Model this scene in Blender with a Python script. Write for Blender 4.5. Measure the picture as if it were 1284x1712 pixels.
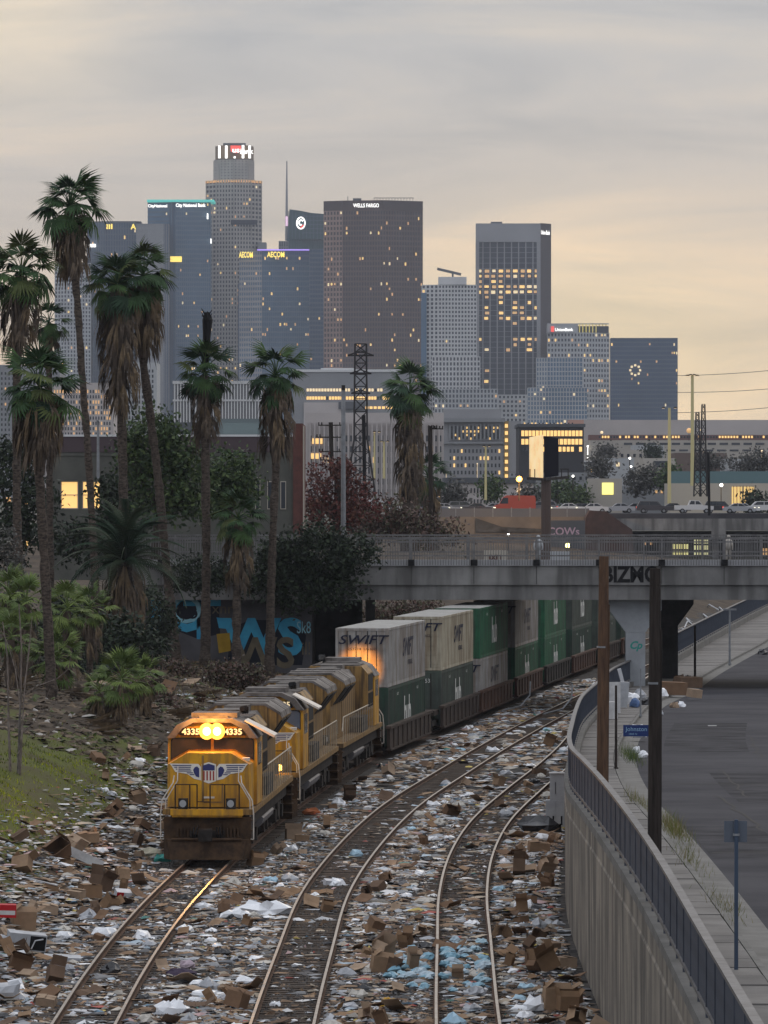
import bpy, math, random
import numpy as np
from mathutils import Vector, Matrix, Euler

for o in list(bpy.data.objects):
    bpy.data.objects.remove(o)
C = bpy.context.scene.collection
S = bpy.context.scene
R = math.radians
rnd = random.Random(7)
nrg = np.random.default_rng(7)

# ---------------------------------------------------------------- camera
F, CX, HY, H = 8300.0, 642.0, 830.0, 12.56
cam = bpy.data.cameras.new('camera')
cam.sensor_fit = 'HORIZONTAL'; cam.sensor_width = 36.0
cam.lens = 36.0 * F / 1284.0
cam.clip_start = 1.0; cam.clip_end = 20000.0
camo = bpy.data.objects.new('camera', cam); C.objects.link(camo)
camo.location = (0, 0, H)
camo.rotation_euler = (R(90) - math.atan(26.0 / F), 0, 0)
S.camera = camo

# ---------------------------------------------------------------- world
SUN_EL, SUN_AZ = 24.0, 20.0          # low light from beyond the skyline, a little right
W = bpy.data.worlds.new('World'); S.world = W; W.use_nodes = True
nt = W.node_tree; nt.nodes.clear()
def N(t, **k):
    n = nt.nodes.new(t)
    for a, b in k.items(): setattr(n, a, b)
    return n
def L(a, b): nt.links.new(a, b)
tc = N('ShaderNodeTexCoord'); sep = N('ShaderNodeSeparateXYZ'); L(tc.outputs['Generated'], sep.inputs[0])
def math_node(op, a, b=None, c=None, clamp=False):
    n = N('ShaderNodeMath', operation=op); n.use_clamp = clamp
    for i, x in enumerate((a, b, c)):
        if x is None: continue
        if isinstance(x, (int, float)): n.inputs[i].default_value = x
        else: L(x, n.inputs[i])
    return n.outputs[0]
def ramp_node(fac, stops):
    n = N('ShaderNodeValToRGB'); e = n.color_ramp.elements
    while len(e) < len(stops): e.new(0.5)
    for k, (p, c) in enumerate(stops):
        e[k].position = p; e[k].color = (*c, 1)
    L(fac, n.inputs[0]); return n.outputs[0]
def mixc(fac, a, b, bt='MIX'):
    n = N('ShaderNodeMix', data_type='RGBA', blend_type=bt)
    for s, x in ((n.inputs[0], fac), (n.inputs[6], a), (n.inputs[7], b)):
        if isinstance(x, (int, float)): s.default_value = x
        elif isinstance(x, tuple): s.default_value = (*x, 1)
        else: L(x, s)
    return n.outputs[2]
X_, Y_, Z_ = sep.outputs
el = math_node('MAXIMUM', Z_, 0.0)
elr = math_node('POWER', el, 0.5)     # spread the band near the horizon
warm = ramp_node(elr, [(0.0, (.51, .435, .36)), (.15, (.53, .43, .325)), (.22, (.50, .42, .345)), (.26, (.445, .40, .36)),
                       (.30, (.40, .385, .375)), (.36, (.335, .34, .35)), (.6, (.50, .52, .56)), (1.0, (.90, .94, 1.02))])
# dimmer and bluer away from the sunset
east = ramp_node(elr, [(0.0, (.34, .365, .43)), (.4, (.40, .43, .495)), (1.0, (.90, .94, 1.02))])
west = math_node('MULTIPLY_ADD', Y_, .5, .5, clamp=True)
base = mixc(west, east, warm)
# sunset glow right of the towers
dx = math_node('SUBTRACT', X_, .036); dz = math_node('SUBTRACT', Z_, .028)
g = math_node('ADD', math_node('MULTIPLY', math_node('MULTIPLY', dx, dx), 420.0), math_node('MULTIPLY', math_node('MULTIPLY', dz, dz), 1900.0))
g = math_node('MULTIPLY', math_node('EXPONENT', math_node('MULTIPLY', g, -1.0)), math_node('GREATER_THAN', Y_, 0.0))
base = mixc(math_node('MULTIPLY', g, .62), base, (.95, .70, .36))
dx2 = math_node('SUBTRACT', X_, -.078); dz2 = math_node('SUBTRACT', Z_, .096)
g2 = math_node('ADD', math_node('MULTIPLY', math_node('MULTIPLY', dx2, dx2), 1500.0), math_node('MULTIPLY', math_node('MULTIPLY', dz2, dz2), 3000.0))
g2 = math_node('MULTIPLY', math_node('EXPONENT', math_node('MULTIPLY', g2, -1.0)), math_node('GREATER_THAN', Y_, 0.0))
base = mixc(math_node('MULTIPLY', g2, .6), base, (.85, .68, .46))
# stretched overcast layers
mp = N('ShaderNodeMapping'); mp.inputs['Scale'].default_value = (8, 8, 62); mp.inputs['Rotation'].default_value = (0, R(7), 0)
L(tc.outputs['Generated'], mp.inputs[0])
nz = N('ShaderNodeTexNoise'); nz.inputs['Scale'].default_value = 1.0; nz.inputs['Detail'].default_value = 8; nz.inputs['Roughness'].default_value = .6
nz.inputs['Distortion'].default_value = .6
L(mp.outputs[0], nz.inputs['Vector'])
cl = ramp_node(nz.outputs['Fac'], [(.30, (.74, .79, .86)), (.48, (.97, .98, 1)), (.68, (1.24, 1.16, 1.06))])
base = mixc(1.0, base, cl, 'MULTIPLY')
sky = N('ShaderNodeTexSky', sky_type='NISHITA'); sky.sun_disc = False
sky.sun_elevation = R(SUN_EL); sky.sun_rotation = R(SUN_AZ)
bg1 = N('ShaderNodeBackground'); L(sky.outputs[0], bg1.inputs[0]); bg1.inputs[1].default_value = .006
bg2 = N('ShaderNodeBackground'); L(base, bg2.inputs[0]); bg2.inputs[1].default_value = 1.12
add = N('ShaderNodeAddShader'); L(bg1.outputs[0], add.inputs[0]); L(bg2.outputs[0], add.inputs[1])
wo = N('ShaderNodeOutputWorld'); L(add.outputs[0], wo.inputs[0])

# ---------------------------------------------------------------- sun, exposure
sl = bpy.data.lights.new('sun', 'SUN'); sl.energy = .5; sl.angle = R(30); sl.color = (1, .86, .68)
so = bpy.data.objects.new('sun', sl); C.objects.link(so)
sd = Vector((math.sin(R(SUN_AZ)) * math.cos(R(SUN_EL)), math.cos(R(SUN_AZ)) * math.cos(R(SUN_EL)), math.sin(R(SUN_EL))))
so.rotation_euler = (-sd).to_track_quat('-Z', 'Y').to_euler()
S.view_settings.view_transform = 'Standard'; S.view_settings.look = 'None'
S.view_settings.exposure = 0.12; S.view_settings.gamma = 1.0; S.view_settings.use_curve_mapping = False
S.cycles.max_bounces = 6; S.cycles.diffuse_bounces = 3; S.cycles.glossy_bounces = 3; S.cycles.transmission_bounces = 3
S.cycles.volume_bounces = 0; S.cycles.transparent_max_bounces = 6; S.cycles.sample_clamp_indirect = 4.0

# ---------------------------------------------------------------- helpers
def G(px, py, z=0.0):
    s = (py - HY) / (H - z); return (px - CX) / s, F / s
def P(px, py, Y):
    return (px - CX) * Y / F, H - (py - HY) * Y / F
def PX(px, Y): return (px - CX) * Y / F
def PZ(py, Y): return H - (py - HY) * Y / F

def mat(name, col, rough=.8, metal=0.0, var=.0, vscale=3.0, col2=None, bump=0.0, bscale=20.0, stretch=None, spec=.12, emit=None, estr=0.0, streak=None):
    m = bpy.data.materials.new(name); m.use_nodes = True
    t = m.node_tree; b = t.nodes['Principled BSDF']
    b.inputs['Base Color'].default_value = (*col, 1)
    b.inputs['Roughness'].default_value = rough; b.inputs['Metallic'].default_value = metal
    b.inputs['Specular IOR Level'].default_value = spec
    if var or col2 or bump or streak:
        tcn = t.nodes.new('ShaderNodeTexCoord'); mpn = t.nodes.new('ShaderNodeMapping')
        t.links.new(tcn.outputs['Object'], mpn.inputs[0])
        if stretch: mpn.inputs['Scale'].default_value = stretch
        if var or col2:
            n = t.nodes.new('ShaderNodeTexNoise'); n.inputs['Scale'].default_value = vscale; n.inputs['Detail'].default_value = 7
            n.inputs['Roughness'].default_value = .62
            t.links.new(mpn.outputs[0], n.inputs['Vector'])
            r = t.nodes.new('ShaderNodeValToRGB'); e = r.color_ramp.elements
            c2 = col2 if col2 else tuple(c * (1 - var) for c in col)
            c1 = col if col2 else tuple(min(1, c * (1 + var)) for c in col)
            e[0].position = .36; e[0].color = (*c2, 1); e[1].position = .64; e[1].color = (*c1, 1)
            t.links.new(n.outputs['Fac'], r.inputs[0])
            out = r.outputs[0]
            if streak:
                mp2 = t.nodes.new('ShaderNodeMapping'); t.links.new(tcn.outputs['Object'], mp2.inputs[0])
                mp2.inputs['Scale'].default_value = streak[0]
                n2 = t.nodes.new('ShaderNodeTexNoise'); n2.inputs['Scale'].default_value = 1.0; n2.inputs['Detail'].default_value = 6
                t.links.new(mp2.outputs[0], n2.inputs['Vector'])
                r2 = t.nodes.new('ShaderNodeValToRGB'); q = r2.color_ramp.elements
                q[0].position = .42; q[0].color = (0, 0, 0, 1); q[1].position = .62; q[1].color = (streak[2],) * 3 + (1,)
                t.links.new(n2.outputs['Fac'], r2.inputs[0])
                mx = t.nodes.new('ShaderNodeMix'); mx.data_type = 'RGBA'
                t.links.new(r2.outputs[0], mx.inputs[0]); t.links.new(out, mx.inputs[6]); mx.inputs[7].default_value = (*streak[1], 1)
                out = mx.outputs[2]
            t.links.new(out, b.inputs['Base Color'])
        if bump:
            n3 = t.nodes.new('ShaderNodeTexNoise'); n3.inputs['Scale'].default_value = bscale; n3.inputs['Detail'].default_value = 5
            t.links.new(mpn.outputs[0], n3.inputs['Vector'])
            bp = t.nodes.new('ShaderNodeBump'); bp.inputs['Strength'].default_value = bump; bp.inputs['Distance'].default_value = .05
            t.links.new(n3.outputs['Fac'], bp.inputs['Height']); t.links.new(bp.outputs[0], b.inputs['Normal'])
    if emit:
        b.inputs['Emission Color'].default_value = (*emit, 1); b.inputs['Emission Strength'].default_value = estr
        m.cycles.emission_sampling = 'NONE'
    return m

def vcol_mat(name, rough=.75, attr='tint'):
    m = bpy.data.materials.new(name); m.use_nodes = True; t = m.node_tree; b = t.nodes['Principled BSDF']
    a = t.nodes.new('ShaderNodeAttribute'); a.attribute_name = attr
    t.links.new(a.outputs['Color'], b.inputs['Base Color']); b.inputs['Roughness'].default_value = rough
    b.inputs['Specular IOR Level'].default_value = .25
    return m

class MB:
    def __init__(s): s.v = []; s.f = []; s.m = []; s.M = None
    def add(s, vs, fs, m=0):
        n = len(s.v)
        if s.M is not None: vs = [tuple(s.M @ Vector(p)) for p in vs]
        s.v.extend(vs)
        for f in fs: s.f.append([n + i for i in f]); s.m.append(m)
        return s
    def box(s, x0, x1, y0, y1, z0, z1, m=0):
        return s.add([(x0,y0,z0),(x1,y0,z0),(x1,y1,z0),(x0,y1,z0),(x0,y0,z1),(x1,y0,z1),(x1,y1,z1),(x0,y1,z1)],
                     [(3,2,1,0),(4,5,6,7),(0,1,5,4),(1,2,6,5),(2,3,7,6),(3,0,4,7)], m)
    def quad(s, a, b, c, d, m=0): return s.add([a, b, c, d], [(0,1,2,3)], m)
    def prism(s, poly, z0, z1, m=0, mt=None):
        n = len(poly)
        s.add([(x,y,z0) for x,y in poly] + [(x,y,z1) for x,y in poly],
              [(i,(i+1)%n,n+(i+1)%n,n+i) for i in range(n)], m)
        s.add([(x,y,z0) for x,y in poly], [tuple(range(n-1,-1,-1))], m)
        return s.add([(x,y,z1) for x,y in poly], [tuple(range(n))], m if mt is None else mt)
    def ext_x(s, poly, x0, x1, m=0):      # poly in (y,z)
        n = len(poly)
        return s.add([(x0,y,z) for y,z in poly] + [(x1,y,z) for y,z in poly],
              [(i,(i+1)%n,n+(i+1)%n,n+i) for i in range(n)] + [tuple(range(n-1,-1,-1)), tuple(range(n,2*n))], m)
    def ext_y(s, poly, y0, y1, m=0, sc=None):      # poly in (x,z); sc = polygon at y1
        n = len(poly); p2 = sc or poly
        return s.add([(x,y0,z) for x,z in poly] + [(x,y1,z) for x,z in p2],
              [(i,(i+1)%n,n+(i+1)%n,n+i) for i in range(n)] + [tuple(range(n-1,-1,-1)), tuple(range(n,2*n))], m)
    def tube(s, pts, r, n=6, m=0):
        pts = [Vector(p) for p in pts]; k = len(pts)
        rs = r if isinstance(r, (list, tuple)) else [r] * k
        vs = []; up = None
        for i, p in enumerate(pts):
            d = (pts[min(i+1, k-1)] - pts[max(i-1, 0)])
            d = d.normalized() if d.length > 1e-9 else Vector((0,0,1))
            if up is None:
                a = Vector((0,0,1)) if abs(d.z) < .9 else Vector((1,0,0))
            else: a = up
            u = d.cross(a)
            if u.length < 1e-6: u = d.cross(Vector((0,1,0)))
            u.normalize(); w = u.cross(d).normalized(); up = w
            for j in range(n):
                t = 2*math.pi*j/n
                vs.append(tuple(p + (u*math.cos(t) + w*math.sin(t)) * rs[i]))
        fs = [(i*n+j, i*n+(j+1)%n, (i+1)*n+(j+1)%n, (i+1)*n+j) for i in range(k-1) for j in range(n)]
        fs += [tuple(range(n-1,-1,-1)), tuple((k-1)*n+j for j in range(n))]
        return s.add(vs, fs, m)
    def bar(s, a, b, w, h=None, m=0):      # square bar between two points
        h = h or w; a = Vector(a); b = Vector(b); d = (b-a).normalized()
        u = d.cross(Vector((0,0,1)))
        u = Vector((1,0,0)) if u.length < 1e-6 else u.normalized()
        w2 = u.cross(d).normalized()
        q = [(-w/2,-h/2),(w/2,-h/2),(w/2,h/2),(-w/2,h/2)]
        vs = [tuple(p + u*x + w2*y) for p in (a, b) for x, y in q]
        return s.add(vs, [(0,1,5,4),(1,2,6,5),(2,3,7,6),(3,0,4,7),(3,2,1,0),(4,5,6,7)], m)
    def disc(s, c, r, ax='y', n=14, m=0, t=.05):
        c = Vector(c); e = {'x':Vector((1,0,0)),'y':Vector((0,1,0)),'z':Vector((0,0,1))}[ax]
        return s.tube([c - e*t/2, c + e*t/2], r, n, m)
    def sphere(s, c, r, n=8, k=5, m=0, sc=(1,1,1)):
        vs = [(c[0], c[1], c[2]-r*sc[2])]
        for i in range(1, k):
            a = -math.pi/2 + math.pi*i/k
            for j in range(n):
                t = 2*math.pi*j/n
                vs.append((c[0]+r*sc[0]*math.cos(a)*math.cos(t), c[1]+r*sc[1]*math.cos(a)*math.sin(t), c[2]+r*sc[2]*math.sin(a)))
        vs.append((c[0], c[1], c[2]+r*sc[2])); e = len(vs)-1
        fs = [(0, 1+(j+1)%n, 1+j) for j in range(n)] + [(e, 1+(k-2)*n+j, 1+(k-2)*n+(j+1)%n) for j in range(n)]
        for i in range(k-2):
            for j in range(n):
                fs.append((1+i*n+j, 1+i*n+(j+1)%n, 1+(i+1)*n+(j+1)%n, 1+(i+1)*n+j))
        return s.add(vs, fs, m)
    def mesh(s, name, mats, org=(0,0,0), smooth=False):
        me = bpy.data.meshes.new(name)
        ox, oy, oz = org
        me.from_pydata([(x-ox, y-oy, z-oz) for x, y, z in s.v], [], s.f)
        for mm in (mats if isinstance(mats, (list, tuple)) else [mats]): me.materials.append(mm)
        if any(s.m): me.polygons.foreach_set('material_index', s.m)
        if smooth: me.polygons.foreach_set('use_smooth', [True]*len(s.f))
        me.update(); return me

def tag(o, label=None, cat=None, group=None, kind=None):
    if label: o['label'] = label
    if cat: o['category'] = cat
    if group: o['group'] = group
    if kind: o['kind'] = kind
    return o
def put(name, me, parent=None, loc=(0,0,0), rot=(0,0,0), sc=(1,1,1)):
    o = bpy.data.objects.new(name, me); C.objects.link(o)
    o.parent = parent; o.location = loc; o.rotation_euler = rot; o.scale = sc
    return o
def thing(name, label, cat, loc=(0,0,0), rotz=0.0, group=None):
    o = bpy.data.objects.new(name, None); C.objects.link(o); o.empty_display_size = .2
    o.location = loc; o.rotation_euler = (0, 0, rotz); return tag(o, label, cat, group)
def part(name, mb, mats, parent, smooth=False, kind=None, label=None, local=False):
    org = (0,0,0) if (local or parent is None) else tuple(parent.location)
    o = put(name, mb.mesh(name, mats, org, smooth), parent)
    if kind: o['kind'] = kind
    if label: o['label'] = label
    return o
def sub(name, mb, mats, parent, smooth=False, kind=None, local=False):   # part of a part: same origin as the thing
    root = parent.parent
    org = (0,0,0) if local else tuple(root.location)
    o = put(name, mb.mesh(name, mats, org, smooth), parent)
    if kind: o['kind'] = kind
    return o
def solo(name, mb, mats, label, cat, group=None, org=(0,0,0), smooth=False):
    o = put(name, mb.mesh(name, mats, org, smooth), None, org); return tag(o, label, cat, group)
def struct(name, mb, mats, smooth=False):
    o = put(name, mb.mesh(name, mats, (0,0,0), smooth)); o['kind'] = 'structure'; return o
def dup(root, loc, rotz, label=None, group=None):
    r = root.copy(); C.objects.link(r); r.location = loc; r.rotation_euler = (0,0,rotz)
    if label: r['label'] = label
    if group: r['group'] = group
    for ch in list(root.children):
        c = ch.copy(); C.objects.link(c); c.parent = r
        for gch in list(ch.children):
            d = gch.copy(); C.objects.link(d); d.parent = c
    return r
def np_mesh(name, V, k, mats, midx=None, col=None, smooth=False):
    """V: (n*k,3) vertices, every k of them one polygon"""
    V = np.asarray(V, dtype=np.float32); n = len(V)//k
    me = bpy.data.meshes.new(name)
    me.vertices.add(n*k); me.vertices.foreach_set('co', V.ravel())
    me.loops.add(n*k); me.loops.foreach_set('vertex_index', np.arange(n*k, dtype=np.int32))
    me.polygons.add(n); me.polygons.foreach_set('loop_start', np.arange(0, n*k, k, dtype=np.int32))
    for mm in (mats if isinstance(mats, (list, tuple)) else [mats]): me.materials.append(mm)
    if midx is not None: me.polygons.foreach_set('material_index', np.asarray(midx, dtype=np.int32))
    if col is not None:
        ca = me.color_attributes.new('tint', 'FLOAT_COLOR', 'POINT')
        ca.data.foreach_set('color', np.repeat(np.c_[col, np.ones(len(col))], k, axis=0).astype(np.float32).ravel())
    me.update(calc_edges=True); me.validate(); return me
_fonts = {}
def text_mesh(txt, size, m, extrude=0.0, offset=0.0, shear=0.0, sx=1.0, align='CENTER', spacing=1.0):
    cu = bpy.data.curves.new('lettering', 'FONT'); cu.body = txt; cu.size = size; cu.extrude = extrude; cu.offset = offset
    cu.shear = shear; cu.align_x = align; cu.align_y = 'CENTER'; cu.resolution_u = 3; cu.space_character = spacing
    o = bpy.data.objects.new('lettering', cu)
    me = bpy.data.meshes.new_from_object(o)
    bpy.data.objects.remove(o); bpy.data.curves.remove(cu)
    if sx != 1.0: me.transform(Matrix.Diagonal((sx, 1, 1, 1)))
    me.materials.clear(); me.materials.append(m); return me
def lettering(name, txt, size, m, parent, loc, rot, **k):   # rot facing -y : (90deg,0,0)
    return put(name, text_mesh(txt, size, m, **k), parent, loc, rot)

def curve(knots):
    k = sorted(knots); xs = [a for a, b in k]; ys = [b for a, b in k]; n = len(xs)
    d = [(ys[i+1]-ys[i])/(xs[i+1]-xs[i]) for i in range(n-1)]
    t = [d[0]] + [(d[i-1]*(xs[i+1]-xs[i]) + d[i]*(xs[i]-xs[i-1]))/(xs[i+1]-xs[i-1]) for i in range(1, n-1)] + [d[-1]]
    def f(x):
        if x <= xs[0]: return ys[0] + t[0]*(x-xs[0])
        if x >= xs[-1]: return ys[-1] + t[-1]*(x-xs[-1])
        i = 0
        while x > xs[i+1]: i += 1
        h = xs[i+1]-xs[i]; u = (x-xs[i])/h
        return ((2*u**3-3*u**2+1)*ys[i] + (u**3-2*u*u+u)*h*t[i] + (-2*u**3+3*u*u)*ys[i+1] + (u**3-u*u)*h*t[i+1])
    return f
def sstep(a, b, x):
    t = min(1, max(0, (x-a)/(b-a))); return t*t*(3-2*t)

T1 = curve([(60,-7.35),(90,-7.25),(118,-7.16),(130,-7.13),(148,-6.85),(170,-6.08),(206,-4.0),(242,-1.08),(265.5,1.79),(285,4.2),(306,6.8),(327,9.3),(348,11.9),(369,14.6),(410,20),(460,27),(700,62)])
T2 = curve([(60,-2.65),(90,-2.52),(118,-2.43),(137,-2.21),(158,-1.85),(178,-.95),(201,.6),(227,3.15),(255,6.1),(280,8.95),(310,12.6),(345,17),(400,24.5),(460,33),(700,68)])
T3 = curve([(60,1.9),(90,1.93),(118,2.0),(140,2.26),(157,2.5),(174,3.05),(192,4.1),(213,6.0),(234,8.1),(250,9.55),(270,11.1),(300,13.4)])
WX = curve([(50,4.9),(83,5.15),(98,5.28),(120,5.34),(137,5.4),(150,5.55),(160,5.85),(178,6.62),(197,7.5),(218,8.6),(242,10.3),(274,12.6),(300,15.1),(330,18.6),(381,24.4),(420,29),(470,35),(700,64)])
SWZ = curve([(50,3.7),(140,3.7),(150,3.45),(178,2.9),(197,2.6),(218,2.3),(242,2.0),(274,1.6),(300,1.3),(330,1.2),(470,1.2)])
GX = curve([(50,7.5),(102,7.73),(121,7.86),(133,7.98),(145,8.16),(165,8.65),(184,9.34),(207,10.6),(229,12.24),(261,14.89),(281,17.3),(310,20.4),(345,24.7),(381,29.4),(430,35.5),(470,40.5),(700,70)])
KX = lambda y: GX(y) - .66
GRD = -.20
ZT = curve([(60,1.2),(110,1.6),(150,2.4),(190,3.4),(235,3.7),(265,3.3),(300,2.7),(470,4.0),(720,4.0)])
def bump2(x, y): return .10*math.sin(x*1.3+y*.37)+.07*math.sin(x*.7-y*.9+1)+.05*math.sin(2.3*y+x)
def terr(x, y):
    toe = T1(y) - 2.6; d = toe - x
    if d <= 0:
        return GRD + .03*math.sin(x*2.1+y*.8)*math.sin(y*.53)
    top = ZT(y); slope = .54-.24*sstep(215,275,y)
    z = d*slope
    if z > top*.6: z = top*.6 + (top*.4+.06*d)*(1-math.exp(-(z-top*.6)/(top*.4+.06*d)))
    return GRD + z + bump2(x, y)*min(1, d*.4)
# ================================================================ SETTING
M = {}
M['ballast'] = mat('ballast', (.085,.077,.070), .95, var=.45, vscale=1.6, bump=1.0, bscale=14, col2=(.03,.028,.027))
M['dirt'] = mat('bank dirt', (.085,.064,.046), .95, var=.4, vscale=.5, col2=(.04,.031,.024), bump=.8, bscale=6)
M['grassdirt'] = mat('grassy bank', (.085,.10,.02), .95, vscale=.35, col2=(.075,.065,.035), bump=.7, bscale=8)
M['asphalt'] = mat('asphalt', (.074,.072,.077), .95, vscale=.22, col2=(.048,.047,.052), bump=.25, bscale=30, spec=.04)
M['patch'] = mat('asphalt patch', (.064,.062,.067), .95, vscale=.6, col2=(.030,.030,.033), spec=.04)
M['linepaint'] = mat('worn road paint', (.38,.38,.37), .9, vscale=3, col2=(.2,.2,.2), spec=.05)
M['farground'] = mat('far ground', (.13,.12,.10), .95, vscale=.02, col2=(.06,.065,.05))
M['concrete'] = mat('concrete', (.19,.182,.17), .95, vscale=.9, col2=(.13,.125,.115), bump=.25, bscale=9)
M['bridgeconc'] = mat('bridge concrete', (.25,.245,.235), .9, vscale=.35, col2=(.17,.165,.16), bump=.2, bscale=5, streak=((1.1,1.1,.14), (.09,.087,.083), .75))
M['wallconc'] = mat('retaining wall concrete', (.31,.27,.22), .92, vscale=.55, col2=(.185,.165,.14), bump=.45, bscale=6, streak=((3.2,1.1,.16), (.075,.07,.065), .72))
M['slab'] = mat('sidewalk concrete', (.21,.198,.185), .95, vscale=.8, col2=(.155,.145,.135), bump=.2, bscale=18)
M['slab_b'] = mat('sidewalk concrete darker', (.175,.165,.155), .95, vscale=.8, col2=(.13,.122,.115), bump=.2, bscale=18)
M['rail'] = mat('worn rail steel', (.42,.37,.31), .38, metal=.85, vscale=2, col2=(.30,.24,.19))
M['railside'] = mat('rusty rail web', (.085,.05,.035), .9, var=.3, vscale=4)
M['tie'] = mat('weathered tie', (.115,.09,.072), .95, vscale=3, col2=(.06,.048,.04), bump=.4, bscale=14, stretch=(1,8,1))
M['fence'] = mat('dark fence paint', (.085,.095,.118), .6, vscale=2, col2=(.058,.064,.08))
M['fencerail'] = mat('worn fence rail', (.15,.145,.145), .5, vscale=2, col2=(.09,.085,.085))
M['railing'] = mat('bridge railing grey', (.20,.195,.19), .55, vscale=2, col2=(.12,.115,.115))
M['black'] = mat('black', (.012,.012,.013), .7)
M['darkconc'] = mat('darker concrete', (.07,.067,.063), .95, var=.35, vscale=.6)  # darker concrete tone shared by bridge underside, rear pier and undercroft
M['hill'] = mat('dry hill', (.10,.09,.055), 1, vscale=.008, col2=(.05,.055,.035))

# ---- ground west of the wall: rail bed and bank, one sheet
ys = [62 + 1.6*i for i in range(260)] + [480+6*i for i in range(36)]
cols = [-80,-60,-45,-35,-30] + [-28 + .5*i for i in range(46)]   # up to -5.5 left of the wall-relative columns
V = []; Fc = []; mi = []
ncol = 0
for y in ys:
    xw = WX(y); row = []
    left = T1(y) - 2.6
    xs_ = [left + d for d in (-70,-50,-38,-30,-25,-22,-20,-18,-16.5,-15,-13.8,-12.6,-11.5,-10.5,-9.5,-8.7,-8,-7.2,-6.5,-5.8,-5.1,-4.5,-3.9,-3.3,-2.7,-2.1,-1.5,-1,-.5,0)]
    xs_ += [left + (xw+.12-left)*t/30 for t in range(1, 31)]
    for x in xs_: row.append((x, y, terr(x, y)))
    ncol = len(row); V += row
for i in range(len(ys)-1):
    for j in range(ncol-1):
        a = i*ncol+j; Fc.append((a, a+1, a+ncol+1, a+ncol)); x, y, z = V[a]
        d = T1(y)-2.6-x
        mi.append(0 if d < .7+.4*math.sin(y*.8) else (2 if (2.2+.5*math.sin(y) < d < 9+2*math.sin(y*.4) and y < 207+5*math.sin(x)) else 1))
g = MB(); g.v = V; g.f = Fc; g.m = mi
struct('rail_bed_ground', g, [M['ballast'], M['dirt'], M['grassdirt']], smooth=True)
# ---- ground under and east of the road
g = MB(); V = []; 
ys2 = [50 + 6*i for i in range(106)]
for y in ys2:
    xw = WX(y)
    for d in (.28, 3, 8, 16, 30, 60, 100): V.append((xw+d, y, SWZ(y)-.42))
Fc = [(i*7+j, i*7+j+1, (i+1)*7+j+1, (i+1)*7+j) for i in range(len(ys2)-1) for j in range(6)]
g.v = V; g.f = Fc; g.m = [0]*len(Fc)
struct('ground_beside_road', g, [M['dirt']], smooth=True)
# ---- far ground to the horizon, with the hills
FGZ = curve([(470,-1.2),(682,-1.2),(712,5.6),(740,6.0),(800,6.6),(1000,9.0),(2000,12.5),(4000,20),(5200,30),(6100,40)])
g = MB(); fy = [682,700,716,760,820,900,1200,1700,2400,3200,4200,5000,5600,6100]
for y in fy:
    for k in range(21): g.v.append((-950+95*k, y, FGZ(y)))
for i in range(len(fy)-1):
    for j in range(20): g.f.append((i*21+j, i*21+j+1, (i+1)*21+j+1, (i+1)*21+j)); g.m.append(0)
struct('city_ground', g, [M['farground']], smooth=True)
g = MB(); n = 90
prof_h = [50+7*math.sin(i*.21+1)+5*math.sin(i*.63)+3*math.sin(i*1.7) for i in range(n)]
for j, (dy, k) in enumerate(((0,0),(150,.55),(320,.9),(420,1.0),(600,.8))):
    for i in range(n):
        x = -700 + 1400*i/(n-1); w = sstep(150, 330, x)*.85+.15
        g.v.append((x, 5480+dy*.9, 34 + prof_h[i]*k*w*.9 + (rnd.random()-.5)*5*k))
for j in range(4):
    for i in range(n-1): g.f.append((j*n+i, j*n+i+1, (j+1)*n+i+1, (j+1)*n+i)); g.m.append(0)
struct('hills', g, [M['hill']], smooth=True)

# ---- road, gutter, kerb, sidewalk
def strip(f0, f1, fz0, fz1, y0, y1, st):
    g = MB(); n = int((y1-y0)/st)+1
    for i in range(n+1):
        y = y0 + (y1-y0)*i/n
        g.v += [(f0(y), y, fz0(y)), (f1(y), y, fz1(y))]
    for i in range(n): g.f.append((2*i, 2*i+1, 2*i+3, 2*i+2)); g.m.append(0)
    return g
rd = strip(GX, lambda y: GX(y)+24, lambda y: SWZ(y)-.16, lambda y: SWZ(y)-.10, 55, 676, 3)
road = struct('road', rd, [M['asphalt']], smooth=True)
gt = strip(lambda y: KX(y)-.02, lambda y: GX(y)+.02, lambda y: SWZ(y)-.13, lambda y: SWZ(y)-.152, 55, 676, 3)
for k, (ya, yb, f0, f1) in enumerate(((150,176,.12,.34),(196,232,.05,.22),(120,134,.0,.10),(236,262,.3,.5))):
    q = strip(lambda y, f=f0: GX(y)+.1+f*20, lambda y, f=f1: GX(y)+.1+f*20, lambda y: SWZ(y)-.148, lambda y: SWZ(y)-.140, ya, yb, 3)
    for i, v in enumerate(q.v): q.v[i] = (v[0], v[1], SWZ(v[1])-.16+.06*((v[0]-GX(v[1]))/24)+.005)
    part('road_patch', q, [M['patch']], road)
for k in range(9):
    yy0 = 118+17*k+rnd.uniform(-5,5); q = MB(); pts = []
    n = 14; along = k % 3 != 0
    for i in range(n+1):
        yy = yy0 + (i*1.7 if along else rnd.uniform(-.5,.5)); xx = GX(yy)+ (1.2+k*.9+rnd.uniform(-.12,.12) if along else .2+i*.8)
        pts.append((xx, yy, SWZ(yy)-.16+.06*((xx-GX(yy))/24)+.009))
    for i in range(n):
        a, c = pts[i], pts[i+1]; w = .035
        q.quad((a[0]-w,a[1]-(0 if along else w*3),a[2]),(a[0]+w,a[1]+(0 if along else w*3),a[2]),(c[0]+w,c[1]+(0 if along else w*3),c[2]),(c[0]-w,c[1]-(0 if along else w*3),c[2]))
    part('sealed_crack', q, [M['black']], road)
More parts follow.
